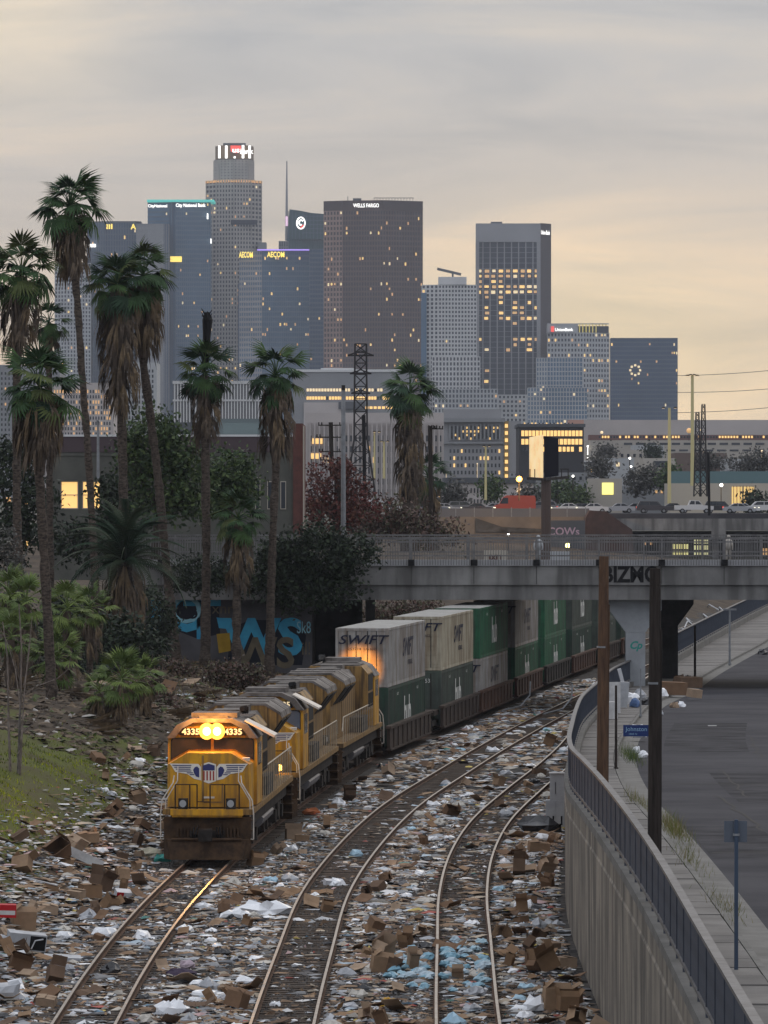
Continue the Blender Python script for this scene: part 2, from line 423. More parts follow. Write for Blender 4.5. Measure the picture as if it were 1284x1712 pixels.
for px, py in ((1190,1207),):
    xx, yy = G(px+60 if px < 1100 else px, py, 2.2); q = MB(); z = SWZ(yy)-.16+.06*((xx-GX(yy))/24)+.010
    q.quad((xx-.2,yy-.5,z),(xx+.2,yy-.5,z),(xx+.25,yy+.5,z+.0),(xx-.15,yy+.5,z)); part('painted_mark', q, [M['linepaint']], road)
gut = struct('gutter', gt, [M['concrete']], smooth=True)
# kerb in cast lengths, sidewalk in cast slabs
sw = bpy.data.objects.new('sidewalk', None); C.objects.link(sw); sw['kind'] = 'structure'
kb = bpy.data.objects.new('kerb', None); C.objects.link(kb); kb['kind'] = 'structure'
y = 60.0; i = 0
while y < 560:
    ln = 1.55 if y < 300 else 3.1
    a, b = y+.012, y+ln-.012
    for (x0a, x0b, x1a, x1b, nm, par, dz) in ((WX(a)+.34, WX(b)+.34, KX(a)-.17, KX(b)-.17, 'slab', sw, rnd.uniform(-.012,.012)),):
        q = MB(); za, zb = SWZ(a)+dz, SWZ(b)+dz+rnd.uniform(-.008,.008)
        q.add([(x0a,a,za-.12),(x1a,a,za-.12),(x1b,b,zb-.12),(x0b,b,zb-.12),(x0a,a,za),(x1a,a,za),(x1b,b,zb),(x0b,b,zb)],
              [(4,5,6,7),(0,1,5,4),(1,2,6,5),(2,3,7,6),(3,0,4,7)])
        part(nm, q, [M['slab'] if rnd.random() < .7 else M['slab_b']], par)
    if i % 2 == 0:
        b2 = min(y+2*ln-.012, 561); q = MB(); za, zb = SWZ(a)+.004, SWZ(b2)+.004
        q.add([(KX(a)-.15,a,za-.3),(KX(a),a,za-.3),(KX(b2),b2,zb-.3),(KX(b2)-.15,b2,zb-.3),(KX(a)-.15,a,za),(KX(a)-.02,a,za),(KX(b2)-.02,b2,zb),(KX(b2)-.15,b2,zb)],
              [(4,5,6,7),(0,1,5,4),(1,2,6,5),(2,3,7,6),(3,0,4,7)])
        part('kerbstone', q, [M['concrete']], kb)
    y += ln; i += 1

# ---- retaining wall: cast panels, cap, and the picket fence on it
rw = thing('retaining_wall', 'long curved stained concrete retaining wall beside the railway tracks', 'wall', (WX(60), 60, 0))
y = 60.0
while y < 294:
    ln = 6.0; b = min(y+ln, 294.5); q = MB(); k = 4
    for i in range(k+1):
        yy = y+.015 + (b-y-.03)*i/k; zt = SWZ(yy)+.05
        for dx, z in ((0,-.6),(-.03,zt-.55),(-.03,zt-.5),(0,zt-.45),(0,zt),(.3,zt),(.3,-.6)): q.v.append((WX(yy)+dx, yy, z))
    for i in range(k):
        for j in range(6): q.f.append((i*7+j, i*7+j+1, (i+1)*7+j+1, (i+1)*7+j)); q.m.append(0)
    q.f += [tuple(range(6,-1,-1)), tuple(k*7+j for j in range(7))]; q.m += [0,0]
    part('wall_panel', q, [M['wallconc']], rw); y = b
cap = MB(); n = 120
for i in range(n+1):
    yy = 60+234.5*i/n; zt = SWZ(yy)+.052
    for dx, z in ((-.04,zt),(.35,zt),(.35,zt+.2),(-.04,zt+.2)): cap.v.append((WX(yy)+dx, yy, z))
for i in range(n):
    for j in range(4): cap.f.append((i*4+j, i*4+(j+1)%4, (i+1)*4+(j+1)%4, (i+1)*4+j)); cap.m.append(0)
part('wall_cap', cap, [M['concrete']], rw)

def fence_run(name, label, y0, y1, h, base_off, pk_sp, post_sp, xoff, limit=300):
    fc = thing(name, label, 'fence', (WX(y0)+xoff, y0, SWZ(y0)+base_off))
    def zb(y): return SWZ(y)+base_off
    for zz, w, nm in ((h, .075, 'top_rail'), (.14, .045, 'bottom_rail')):
        q = MB(); n = int((y1-y0)/2)
        for i in range(n+1):
            yy = y0+(y1-y0)*i/n
            for dx, dz in ((-w,-.03),(w,-.03),(w,.035),(-w,.035)): q.v.append((WX(yy)+xoff+dx, yy, zb(yy)+zz+dz))
        for i in range(n):
            for j in range(4): q.f.append((i*4+j, i*4+(j+1)%4, (i+1)*4+(j+1)%4, (i+1)*4+j)); q.m.append(0)
        q.f += [(3,2,1,0), tuple(n*4+j for j in range(4))]; q.m += [0,0]
        part(nm, q, [M['fencerail']], fc)
    pm = MB(); pm.box(-.035,.035,-.035,.035,0,h-.035); pme = pm.mesh('post', [M['fence']])
    y = y0+.5
    while y < y1:
        put('post', pme, fc, (WX(y)+xoff-fc.location.x, y-y0, zb(y)-fc.location.z)); y += post_sp
    km = MB(); km.box(-.012,.012,-.032,.032,.1,h-.03); kme = km.mesh('picket', [M['fence']])
    y = y0+.3; c = 0; st = MB()
    while y < y1:
        if c < limit: put('picket', kme, fc, (WX(y)+xoff-fc.location.x, y-y0, zb(y)-fc.location.z))
        else: st.box(WX(y)+xoff-.012, WX(y)+xoff+.012, y-.032, y+.032, zb(y)+.1, zb(y)+h-.03)
        c += 1; y += pk_sp
    if st.v: part('pickets_beyond', st, [M['fence']], fc, kind='stuff')
    return fc
fence_run('picket_fence', 'dark steel picket fence along the top of the curved retaining wall', 68, 294, 1.25, .252, .125, 2.4, .12)
fence_run('picket_fence', 'dark picket fence beside the sidewalk on the far side of the bridge', 316, 560, 1.5, .45, .16, 3.0, .12)
lw = MB(); n = 80
for i in range(n+1):
    yy = 316+244*i/n
    for dx, z in ((-.1,-.5),(.36,-.5),(.36,SWZ(yy)+.45),(-.1,SWZ(yy)+.45)): lw.v.append((WX(yy)+dx, yy, z))
for i in range(n):
    for j in range(4): lw.f.append((i*4+j, i*4+(j+1)%4, (i+1)*4+(j+1)%4, (i+1)*4+j)); lw.m.append(0)
solo('low_parapet', lw, [M['concrete']], 'low concrete parapet under the fence beyond the bridge', 'wall')

# ---- tracks
def sweep(fx, off, prof, y0, y1, st):
    q = MB(); n = int((y1-y0)/st); k = len(prof)
    for i in range(n+1):
        yy = y0+(y1-y0)*i/n; s = (fx(yy+.05)-fx(yy-.05))/.1; c = 1/math.sqrt(1+s*s)
        for o, z in prof: q.v.append((fx(yy)+(off+o)*c, yy-(off+o)*s*c, z))
    for i in range(n):
        for j in range(k):
            q.f.append((i*k+j, i*k+(j+1)%k, (i+1)*k+(j+1)%k, (i+1)*k+j)); q.m.append(1 if j == MARK else 0)
    q.f += [tuple(range(k-1,-1,-1)), tuple(n*k+j for j in range(k))]; q.m += [0,0]
    return q
MARK = 4
RP = [(-.075,-.19),(.075,-.19),(.075,-.16),(.02,-.14),(.038,-.035),(.036,0.0),(-.036,0.0),(-.038,-.035),(-.02,-.14),(-.075,-.16)]
MARK = 5
tb = MB(); tb.box(-1.3,1.3,-.115,.115,-.34,-.168); tie_me = [tb.mesh('tie', [M['tie']])]
for nm, fx, y0, y1, lab in (('t', T1, 64, 168, 'left railway track with the locomotive standing on it'),
                            ('t', T2, 64, 676, 'middle railway track curving right between the train and the wall'),
                            ('t', T3, 64, 300, 'right railway track curving close along the retaining wall')):
    if fx is T1: y1 = 676
    tr = thing('railway_track', lab, 'railway track', (fx(y0), y0, 0))
    for off in (-.755, .755):
        part('rail', sweep(fx, off, RP, y0, y1, 1.5), [M['railside'], M['rail']], tr, smooth=False)
    y = 112.0; far = MB(); c = 0
    while y < y1-1:
        s = (fx(y+.05)-fx(y-.05))/.1
        if y < 225 and c < 215:
            put('tie', tie_me[0], tr, (fx(y)-tr.location.x+rnd.uniform(-.05,.05), y-y0, rnd.uniform(-.012,.012)), (0,0,-math.atan(s)+rnd.uniform(-.01,.01))); c += 1
        else:
            far.M = Matrix.Translation((fx(y), y, 0)) @ Matrix.Rotation(-math.atan(s), 4, 'Z'); far.box(-1.3,1.3,-.115,.115,-.34,-.168)
        y += .52
    far.M = None
    part('far_ties', far, [M['tie']], tr, kind='stuff')

# ---- road bridge over the tracks
YB, YB2 = 292.0, 312.0
sB = F/YB
bx0, bx1 = PX(205, YB), 36.0
zz = lambda py: PZ(py, YB)
br = thing('road_bridge', 'grey concrete road bridge crossing above the train and the road', 'bridge', (0, YB, zz(1003)))
g = MB(); g.box(bx0, bx1, YB, YB+.35, zz(978), zz(946)); part('fascia_beam', g, [M['bridgeconc']], br)
g = MB(); g.box(bx0, bx1, YB+.18, YB+.7, zz(1003), zz(978)-.002); part('edge_girder', g, [M['bridgeconc']], br)
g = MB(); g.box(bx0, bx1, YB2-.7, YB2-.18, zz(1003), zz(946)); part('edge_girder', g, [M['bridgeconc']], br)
g = MB(); g.box(bx0, bx1, YB+.36, YB2, zz(960), zz(946)-.01); part('deck_slab', g, [M['darkconc']], br)
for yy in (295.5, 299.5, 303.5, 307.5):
    g = MB(); g.box(bx0, bx1, yy, yy+.5, zz(1001), zz(960)-.002); part('girder', g, [M['darkconc']], br)
g = MB(); g.box(bx0, bx1, YB-.1, YB+.5, zz(946)+.002, zz(936)); part('kerb_edge', g, [mat('bridge kerb', (.42,.42,.43), .9, vscale=1, col2=(.33,.33,.335))], br)
def railing(yr, stuff):
    for py, w in ((899,.05),(906,.025),(929,.04)):
        g = MB(); g.box(bx0, bx1, yr-w, yr+w, zz(py)-.04, zz(py)+.04); part('railing_bar', g, [M['railing']], br)
    pm = MB(); pm.box(-.06,.06,-.06,.06,0,zz(899)-zz(944)); me = pm.mesh('railing_post', [M['railing']])
    bm = MB(); bm.box(-.19,.19,-.1,.06,-.16,.2); bme = bm.mesh('post_bracket', [M['black']])
    x = PX(690.5, YB) - 3.7*5
    while x < bx1:
        if x > bx0:
            p = put('railing_post', me, br, (x, yr-YB, zz(944)-br.location.z))
            if not stuff:
                put('post_bracket', bme, p, (.0, -.06, .1))
                jm = MB(); jm.box(-.025,.025,-.006,.02,zz(977)-zz(944),zz(947)-zz(944)); put('joint_seal', jm.mesh('joint_seal', [M['darkconc']]), p, (0,.165,0))
        x += 3.68
    km = MB(); km.box(-.017,.017,-.014,.014,0,zz(900)-zz(945)); kme = km.mesh('picket', [M['railing']])
    st = MB(); x = bx0+.1; c = 0
    while x < bx1:
        if not stuff and x > -15.5 and c < 300: put('picket', kme, br, (x, yr-YB-.005, zz(945)-br.location.z)); c += 1
        else: st.box(x-.017, x+.017, yr-.019, yr+.009, zz(945), zz(900))
        x += .155
    if st.v: part('pickets_behind' if stuff else 'end_pickets', st, [M['railing']], br, kind='stuff')
railing(YB-.17, False); railing(YB2-.1, True)
# graffiti on the fascia
lettering('graffiti', 'BIZMO', 1.28, M['black'], br, (PX(1055,YB), -.014, zz(961)-br.location.z-.02), (R(90),0,0), offset=.045, sx=.86, extrude=.004)
# pier with flared head, second pier behind, abutment and column
def pier(px, yp, label, m, zbase, w=.58, hw=1.55, d=1.0):
    t = thing('bridge_pier', label, 'pier', (PX(px, yp), yp, zbase))
    hz = zz(1003)-.004 - zbase
    q = MB(); q.ext_y([(-w,0),(w,0),(w,hz-1.95),(-w,hz-1.95)], 0, d); part('column', q, [m], t, local=True)
    q = MB(); q.ext_y([(-w,hz-1.946),(w,hz-1.946),(hw,hz-.62),(hw,hz),(-hw,hz),(-hw,hz-.62)], -.02, d+.02); part('flared_head', q, [m], t, local=True)
    return t
M['paleconc'] = mat('painted over concrete', (.36,.38,.40), .9, vscale=.7, col2=(.28,.29,.30), bump=.15, bscale=6)
p1 = pier(1062.5, 293.4, 'pale concrete bridge pier with flared head at the fence end', M['paleconc'], 1.1)
M['teal'] = mat('teal spray paint', (.05,.28,.24), .8)
lettering('spray_tag', 'Cp', .62, M['teal'], p1, (0,-.008,2.65), (R(90),0,0), offset=.02, shear=.3)
pier(1118, 309.0, 'dark concrete bridge pier half hidden behind the dark pole', M['darkconc'], 1.0)
g = MB()
za = 1.5
g.box(PX(255,293)-6, PX(522,293), 293, 293.6, za, zz(1003)-.003); 
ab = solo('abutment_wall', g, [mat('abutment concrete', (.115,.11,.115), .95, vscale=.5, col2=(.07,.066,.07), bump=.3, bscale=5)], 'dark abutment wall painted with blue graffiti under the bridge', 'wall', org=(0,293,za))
def graf(name, pts, m, dy): # flat paint on the abutment, px outline
    q = MB(); q.ext_y([(PX(a,293), PZ(b,293)-za) for a,b in pts], 0, .004)
    o = put(name, q.mesh(name, [m]), ab, (0, -.006-dy, 0)); return o
M['gblue'] = mat('blue spray paint', (.07,.42,.62), .85, vscale=1.2, col2=(.05,.30,.50))
M['glblue'] = mat('pale blue spray paint', (.34,.62,.70), .85, vscale=1.2, col2=(.22,.46,.55))
M['gtan'] = mat('tan spray paint', (.19,.155,.10), .85, vscale=1.5, col2=(.12,.10,.07))
M['gyel'] = mat('yellow spray paint', (.42,.26,.03), .85, vscale=1.5, col2=(.30,.18,.02))
M['gblk'] = mat('black spray paint', (.015,.017,.025), .85)
def gtext(txt, size, m, px, py, dy, **k):
    return lettering('graffiti', txt, size, m, ab, (PX(px,293), -dy, PZ(py,293)-za), (R(90),0,0), **k)
graf('graffiti', [(256,1000),(285,992),(365,994),(368,1060),(330,1068),(258,1040)], M['gblk'], 0)
gtext('1O', 3.1, M['gblue'], 292, 1027, .016, offset=.10, sx=.92)
gtext('T', 3.3, M['gblue'], 338, 1036, .016, offset=.16, sx=1.0)
gtext('1O', 2.3, M['glblue'], 294, 1022, .026, offset=.01, sx=1.05)
gtext('o', 1.2, M['gblk'], 322, 1024, .034, offset=.01)
graf('graffiti', [(385,1050),(420,1036),(490,1038),(512,1062),(505,1112),(380,1112)], M['gblk'], 0)
gtext('WS', 2.9, M['gblue'], 440, 1068, .016, offset=.12, sx=1.05)
gtext('WS', 2.5, M['gtan'], 442, 1094, .026, offset=.06, sx=.95)
graf('graffiti', [(362,1060),(384,1058),(386,1088),(366,1092)], M['gyel'], .02)
graf('graffiti', [(362,1032),(386,1036),(384,1052),(366,1050)], M['gblue'], .02)
gtext('xnr', .9, M['gtan'], 372, 1018, .02); gtext('Sk8', 1.0, M['glblue'], 508, 1050, .02, sx=.6)
gtext('iI!', 1.1, M['gtan'], 512, 1085, .02, sx=.7)
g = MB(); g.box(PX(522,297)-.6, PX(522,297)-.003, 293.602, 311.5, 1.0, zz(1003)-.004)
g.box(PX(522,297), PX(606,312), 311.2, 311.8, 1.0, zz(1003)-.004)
solo('abutment_return_wall', g, [M['darkconc']], 'black recess wall under the bridge behind the first white container', 'wall')
g = MB(); g.box(-.3,.3,0,.6,-3,zz(1003)-2.005); 
o = solo('bridge_column', g, [M['paleconc']], 'slim pale column under the bridge left of the white containers', 'column'); o.location = (PX(619,311), 310.4, 2)

# ---- haze
hz = MB(); hz.box(-1000, 1000, -45, 6250, -6, 420)
hm = bpy.data.materials.new('haze'); hm.use_nodes = True; t = hm.node_tree; t.nodes.clear()
pv = t.nodes.new('ShaderNodeVolumePrincipled'); pv.inputs['Color'].default_value = (.86,.90,1.0,1); pv.inputs['Density'].default_value = 4.8e-5
ho = t.nodes.new('ShaderNodeOutputMaterial'); t.links.new(pv.outputs[0], ho.inputs['Volume'])
hob = put('haze', hz.mesh('haze', [hm])); hob['kind'] = 'stuff'
# ================================================================ TRAIN
M['yellow'] = mat('armour yellow paint', (.68,.35,.016), .5, spec=.3, vscale=1.3, col2=(.47,.22,.014), bump=.06, bscale=7, streak=((5,5,.7), (.17,.095,.04), .6))  # base yellow raised to take in some of the headlight's glow
M['tanyel'] = mat('grimy yellow paint', (.34,.20,.065), .65, vscale=1.4, col2=(.23,.14,.055), bump=.08, bscale=8, streak=((7,7,.6), (.075,.05,.032), .85))
M['roofgrey'] = mat('dusty roof grey', (.21,.19,.175), .8, vscale=1.6, col2=(.075,.066,.06))
M['locograu'] = mat('harbour grey', (.22,.21,.215), .6, vscale=1.5, col2=(.14,.13,.13))
M['pilot'] = mat('dirty pilot brown', (.085,.05,.028), .85, vscale=3, col2=(.035,.023,.016), bump=.25, bscale=12)
M['under'] = mat('grimy underframe', (.035,.030,.027), .85, var=.4, vscale=3)
M['glass'] = mat('cab glass', (.045,.035,.030), .08, spec=.6, vscale=3, col2=(.03,.024,.02))
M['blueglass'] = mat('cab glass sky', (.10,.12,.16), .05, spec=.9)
M['railpaint'] = mat('grimy handrail paint', (.40,.34,.26), .6, var=.25, vscale=4)
M['whitepaint'] = mat('pale handrail paint', (.55,.50,.44), .55, var=.15, vscale=4)
M['numwhite'] = mat('number board lettering', (.75,.65,.45), .5, emit=(1,.75,.4), estr=.5)
M['lamp'] = mat('headlight', (1,.8,.4), .3, emit=(1,.70,.22), estr=6)
M['lamphalo'] = mat('headlight reflector', (.8,.5,.2), .3, emit=(1,.40,.03), estr=1.6)  # orange halo around the lamps, made as glowing discs
M['lampdim'] = mat('ditch light lit', (1,.7,.2), .3, emit=(1,.6,.12), estr=4)
M['lens'] = mat('unlit lens', (.35,.36,.37), .1, spec=.8)
M['wingblue'] = mat('emblem blue', (.045,.05,.15), .5); M['wingwhite'] = mat('emblem white', (.74,.70,.62), .5); M['wingred'] = mat('emblem red', (.32,.05,.04), .5)
M['steel'] = mat('wheel steel', (.12,.10,.09), .6, metal=.5)
M['screen'] = mat('radiator screen', (.02,.02,.021), .8)

def loco_nose_poly(k): return [(-1.44*k,1.74),(-1.44*k,3.12),(-.78*k,3.48),(.78*k,3.48),(1.44*k,3.12),(1.44*k,1.74)]
def make_loco(label):
    t = thing('locomotive', label, 'locomotive', group='freight locomotives at the head of the train')
    Lp = lambda n, b, m, **k: part(n, b, m, t, local=True, **k)
    Ls = lambda n, b, m, p, **k: put(n, b.mesh(n, m if isinstance(m, list) else [m]), p)
    b = MB(); b.box(-1.3,1.3,.7,21.1,1.02,1.5); b.box(-.6,.6,.3,21.6,.7,1.02); Lp('underframe', b, [M['under']])
    b = MB(); b.box(-1.55,1.55,.45,21.35,1.52,1.7); Lp('walkway_deck', b, [M['tanyel']])
    b = MB(); b.box(-1.2,1.2,.12,.44,1.46,1.64); b.box(-1.25,1.25,.05,.2,1.52,1.72); Lp('anticlimber', b, [M['yellow']])
    # pilot, plow, coupler
    for e, sg in ((0,1),(21.8,-1)):
        Y = lambda v: e + sg*v
        def bx(b, x0,x1,y0,y1,z0,z1): ya, yb = sorted((Y(y0),Y(y1))); b.box(x0,x1,ya,yb,z0,z1)
        b = MB(); bx(b,-1.5,1.5,.4,.56,.62,1.46); 
        for sx in (-1,1):
            for k in range(4): bx(b, min(sx*1.16,sx*1.56), max(sx*1.16,sx*1.56), .42,.92, .34+.33*k, .38+.33*k)
            bx(b, min(sx*1.12,sx*1.16), max(sx*1.12,sx*1.16), .38,.95,.3,1.5)
        bx(b,-.5,-.3,.2,.42,.9,1.2); bx(b,.3,.5,.2,.42,.9,1.2)
        for k in range(5): bx(b,-1.05+.12*k,-.99+.12*k,.3,.42,.75,1.1); bx(b,.55+.12*k,.61+.12*k,.3,.42,.75,1.1)
        Lp('pilot', b, [M['pilot']])
        b = MB()
        pv = [(-1.5,.42,.75),(-1.35,.05,.75),(1.35,.05,.75),(1.5,.42,.75),(-1.5,.36,.12),(-1.25,-.18,.12),(1.25,-.18,.12),(1.5,.36,.12)]
        b.add([(x,Y(y),z) for x,y,z in pv], [(0,1,5,4),(1,2,6,5),(2,3,7,6),(0,3,2,1),(4,5,6,7),(3,0,4,7)])
        b.tube([(-1.2,Y(.0),.76),(1.2,Y(.0),.76)], .05, 6); Lp('plow', b, [M['pilot']])
        b = MB(); bx(b,-.16,.16,-.35,.4,.78,1.05); bx(b,-.24,.22,-.48,-.3,.72,1.12); bx(b,-.05,.24,-.62,-.46,.75,1.1); Lp('coupler', b, [M['under']])
        b = MB()
        for sx in (-1,1):
            for k in (.32,.42): b.tube([(sx*k,Y(.3),1.2),(sx*(k+.05),Y(-.02),.95),(sx*(k+.1),Y(.1),.62)], .028, 5)
        Lp('brake_hose', b, [M['black']])
        for sx in (-1,1):
            b = MB(); b.box(sx*.82-.16, sx*.82+.16, min(Y(.1),Y(.36)), max(Y(.1),Y(.36)), 1.72, 2.06)
            dl = Lp('ditch_light', b, [M['under']])
            b = MB(); b.disc((sx*.82, Y(.085), 1.9), .12, 'y', 12, 0, .04); Ls('lens', b, M['lens'], dl)
    # nose and cab
    b = MB(); b.ext_y(loco_nose_poly(.97), .95, 1.15, sc=loco_nose_poly(1.0)); b.ext_y(loco_nose_poly(1.0), 1.152, 2.5)
    nose = Lp('nose', b, [M['yellow']])
    b = MB(); b.box(-.24,-.17,.925,.949,1.9,3.4); b.box(-.17,.5,.935,.949,1.88,1.92); b.box(.44,.5,.93,.949,1.9,2.5); Ls('nose_door_seam', b, M['tanyel'], nose)
    b = MB(); b.box(-.17,.20,.92,.948,2.02,2.08); b.box(1.0,1.35,1.3,1.9,3.2,3.3); Ls('nose_fitting', b, M['whitepaint'], nose)
    cab = [(-1.55,1.74),(-1.55,3.86),(-1.2,4.3),(-.7,4.5),(.7,4.5),(1.2,4.3),(1.55,3.86),(1.55,1.74)]
    b = MB(); b.ext_y(cab, 2.45, 5.0); Lp('cab', b, [M['yellow']]); cabo = t.children[-1]
    b = MB(); b.ext_y([(x*1.02, z+.03) for x, z in cab[1:-1]] + [(1.3,3.9),(1.05,4.2),(.65,4.4),(-.65,4.4),(-1.05,4.2),(-1.3,3.9)], 2.3, 5.1); Lp('cab_roof', b, [M['roofgrey']])
    for sx in (-1,1):
        pts = [(sx*.06,3.53),(sx*.8,3.53),(sx*1.42,3.2),(sx*1.42,3.78),(sx*1.34,3.86),(sx*.06,3.86)]
        if sx < 0: pts = pts[::-1]
        b = MB(); b.ext_y([(x*1.03-sx*.01, (z-3.55)*1.1+3.56) for x, z in pts], 2.425, 2.449); w = Lp('windshield', b, [M['under']])
        b = MB(); b.ext_y(pts, 2.41, 2.424); Ls('pane', b, M['glass'], w)
        b = MB(); b.box(min(sx*.36,sx*1.14), max(sx*.36,sx*1.14), 2.33, 2.449, 3.98, 4.22); nb = Lp('number_board', b, [M['black']])
        lettering('number', '4335', .27, M['numwhite'], nb, (sx*.74, 2.322, 4.095), (R(90),0,0), offset=.008, sx=1.15)
        b = MB(); b.box(min(sx*1.55,sx*1.565), max(sx*1.55,sx*1.565), 3.0, 3.65, 3.0, 3.72); b.box(min(sx*1.55,sx*1.565), max(sx*1.55,sx*1.565), 3.85, 4.5, 3.0, 3.72); Lp('side_window', b, [M['glass']])
        if sx < 0: continue
        b = MB(); b.add([(sx*1.1,2.75,4.42),(sx*2.12,2.75,3.9),(sx*2.12,4.3,3.9),(sx*1.1,4.3,4.42),(sx*1.1,2.75,4.47),(sx*2.15,2.75,3.97),(sx*2.15,4.3,3.97),(sx*1.1,4.3,4.47)],
             [(3,2,1,0),(4,5,6,7),(0,1,5,4),(1,2,6,5),(2,3,7,6),(3,0,4,7)]); Lp('sun_visor', b, [M['whitepaint']])
    b = MB(); b.box(-.34,.34,2.28,2.449,3.95,4.28); hl = Lp('headlight', b, [M['black']])
    for sx in (-.18,.18):
        b = MB(); b.disc((sx, 2.245, 4.12), .14, 'y', 16, 0, .03); Ls('lamp', b, M['lens'], hl)
    for sx in (-.18,.18):
        b = MB(); b.disc((sx, 2.268, 4.12), .27, 'y', 18, 0, .02); Ls('halo_disc', b, M['black'], hl)
    b = MB(); b.box(-.8,.8,3.2,4.6,4.53,4.68); b.box(-.5,.5,2.9,3.1,4.53,4.6); Lp('roof_unit', b, [M['roofgrey']])
    b = MB()
    for k in (-.2,0,.2): b.tube([(.9+k*.3,5.6+k,4.6),(.9+k*.3,5.1+k*.5,4.75)], [.05,.1], 7)
    Lp('horn', b, [M['black']])
    # hood
    hw = .92
    hood = [(-hw,1.72),(-hw,3.95),(-.62,4.25),(.62,4.25),(hw,3.95),(hw,1.72)]
    b = MB(); b.ext_y(hood, 5.02, 20.6); Lp('hood', b, [M['tanyel']])
    b = MB(); b.ext_y([(-hw-.02,3.9),(-.64,4.29),(.64,4.29),(hw+.02,3.9),(hw-.05,3.88),(-hw+.05,3.88)], 5.02, 20.62); Lp('hood_roof', b, [M['roofgrey']])
    b = MB(); b.ext_y([(-1.5,2.55),(-1.5,4.1),(-1.2,4.42),(1.2,4.42),(1.5,4.1),(1.5,2.55)], 5.3, 8.1); ih = Lp('intake_housing', b, [M['tanyel']])
    b = MB()
    for sx in (-1,1): b.box(min(sx*1.5,sx*1.52), max(sx*1.5,sx*1.52), 5.5, 7.9, 3.35, 4.05)
    Ls('intake_grille', b, M['screen'], ih)
    b = MB()
    for k in range(9): b.box(-1.1,1.1,5.45+.28*k,5.6+.28*k,4.42,4.47)
    Lp('roof_slats', b, [M['roofgrey']], kind='stuff')
    b = MB(); b.box(-.5,.5,9.0,10.2,4.29,4.55); Lp('exhaust_stack', b, [M['roofgrey']])
    b = MB(); b.box(-.35,.35,11.2,12.0,4.29,4.5); Lp('roof_hatch', b, [M['roofgrey']])
    for yv in (13,14.2): b = MB(); b.disc((0,yv,4.4),.45,'z',12,0,.25); Lp('roof_fan', b, [M['roofgrey']])
    # flared radiators
    fl = [(-hw,3.15),(-1.55,4.0),(-1.5,4.18),(-.95,4.5),(.95,4.5),(1.5,4.18),(1.55,4.0),(hw,3.15)]
    for y0, y1 in ((15.0,17.5),(17.8,20.3)):
        b = MB(); b.ext_y(fl, y0, y1); rr = Lp('radiator', b, [M['tanyel']])
        for sx in (-1,1):
            b = MB()
            q = [(sx*(hw+.06),y0+.12,3.25),(sx*(hw+.06),y1-.12,3.25),(sx*1.53,y1-.12,3.95),(sx*1.53,y0+.12,3.95)]
            q2 = [(x+sx*.02, y, z-.025) for x, y, z in q]
            b.add(q+q2, [(0,1,2,3),(7,6,5,4),(0,4,5,1),(1,5,6,2),(2,6,7,3),(3,7,4,0)])
            Ls('radiator_screen', b, M['screen'], rr)
        b = MB(); b.ext_y([(-1.56,4.03),(-1.5,4.22),(-.95,4.54),(.95,4.54),(1.5,4.22),(1.56,4.03),(1.45,4.15),(.9,4.46),(-.9,4.46),(-1.45,4.15)], y0-.02, y1+.02)
        for k in (-.5,.5): b.disc((k,(y0+y1)/2,4.54),.5,'z',14,0,.08)
        Ls('radiator_roof', b, M['roofgrey'], rr)
    # hood doors and louvres (side detail)
    dm = MB(); dm.box(-.012,.012,0,.92,0,1.75); dme = dm.mesh('hood_door', [M['tanyel']])
    for sx in (-1,1):
        for k in range(7): put('hood_door', dme, t, (sx*(hw+.012), 8.4+.98*k, 1.95))
    b = MB()
    for sx in (-1,1):
        for k in range(10): b.box(min(sx*1.5,sx*1.53), max(sx*1.5,sx*1.53), 5.4+.26*k, 5.52+.26*k, 2.65, 3.25)
        b.box(min(sx*.94,sx*1.5),max(sx*.94,sx*1.5),8.2,11.4,1.72,2.35)
    Lp('louvre_bank', b, [M['under']])
    # handrails
    for sx in (-1,1):
        b = MB(); b.tube([(sx*1.5,5.3,2.75),(sx*1.5,13,2.75),(sx*1.5,20.7,2.75),(sx*1.5,21.25,2.2)], .028, 5); Lp('handrail', b, [M['railpaint']])
        b = MB(); b.tube([(sx*1.15,.45,2.78),(sx*1.18,.35,2.55),(sx*1.55,.25,2.0),(sx*1.6,.25,1.55),(sx*1.6,.25,.75),(sx*1.5,.35,.75)], .022, 5)
        b.tube([(sx*1.05,.75,3.05),(sx*1.05,.6,2.6),(sx*1.45,.55,1.98),(sx*1.47,.55,.85)], .02, 5); Lp('corner_handrail', b, [M['whitepaint']])
    sm = MB(); sm.tube([(0,0,0),(0,0,1.05)], .021, 5); sme = sm.mesh('stanchion', [M['railpaint']])
    for sx in (-1,1):
        for k in range(17): put('stanchion', sme, t, (sx*1.5, 5.35+.96*k, 1.7))
    b = MB(); b.tube([(-1.1,.3,2.5),(-.35,.3,2.5)], .02, 5); b.tube([(.1,.3,2.5),(1.1,.3,2.5)], .02, 5)
    for x in (-1.1,-.6,-.35,.1,.6,1.1): b.tube([(x,.3,1.7),(x,.3,2.5)], .026, 5)
    b.tube([(-.35,.3,1.95),(.1,.3,1.95)], .015, 4); Lp('front_railing', b, [M['pilot']])
    # tank, trucks
    tk = [(-1.3,1.0)]+[(1.36*math.cos(a), .95+.62*math.sin(a)) for a in [math.pi+math.pi*i/12 for i in range(13)]]+[(1.3,1.0)]
    b = MB(); b.ext_y(tk, 8.2, 13.6); Lp('fuel_tank', b, [M['locograu']])
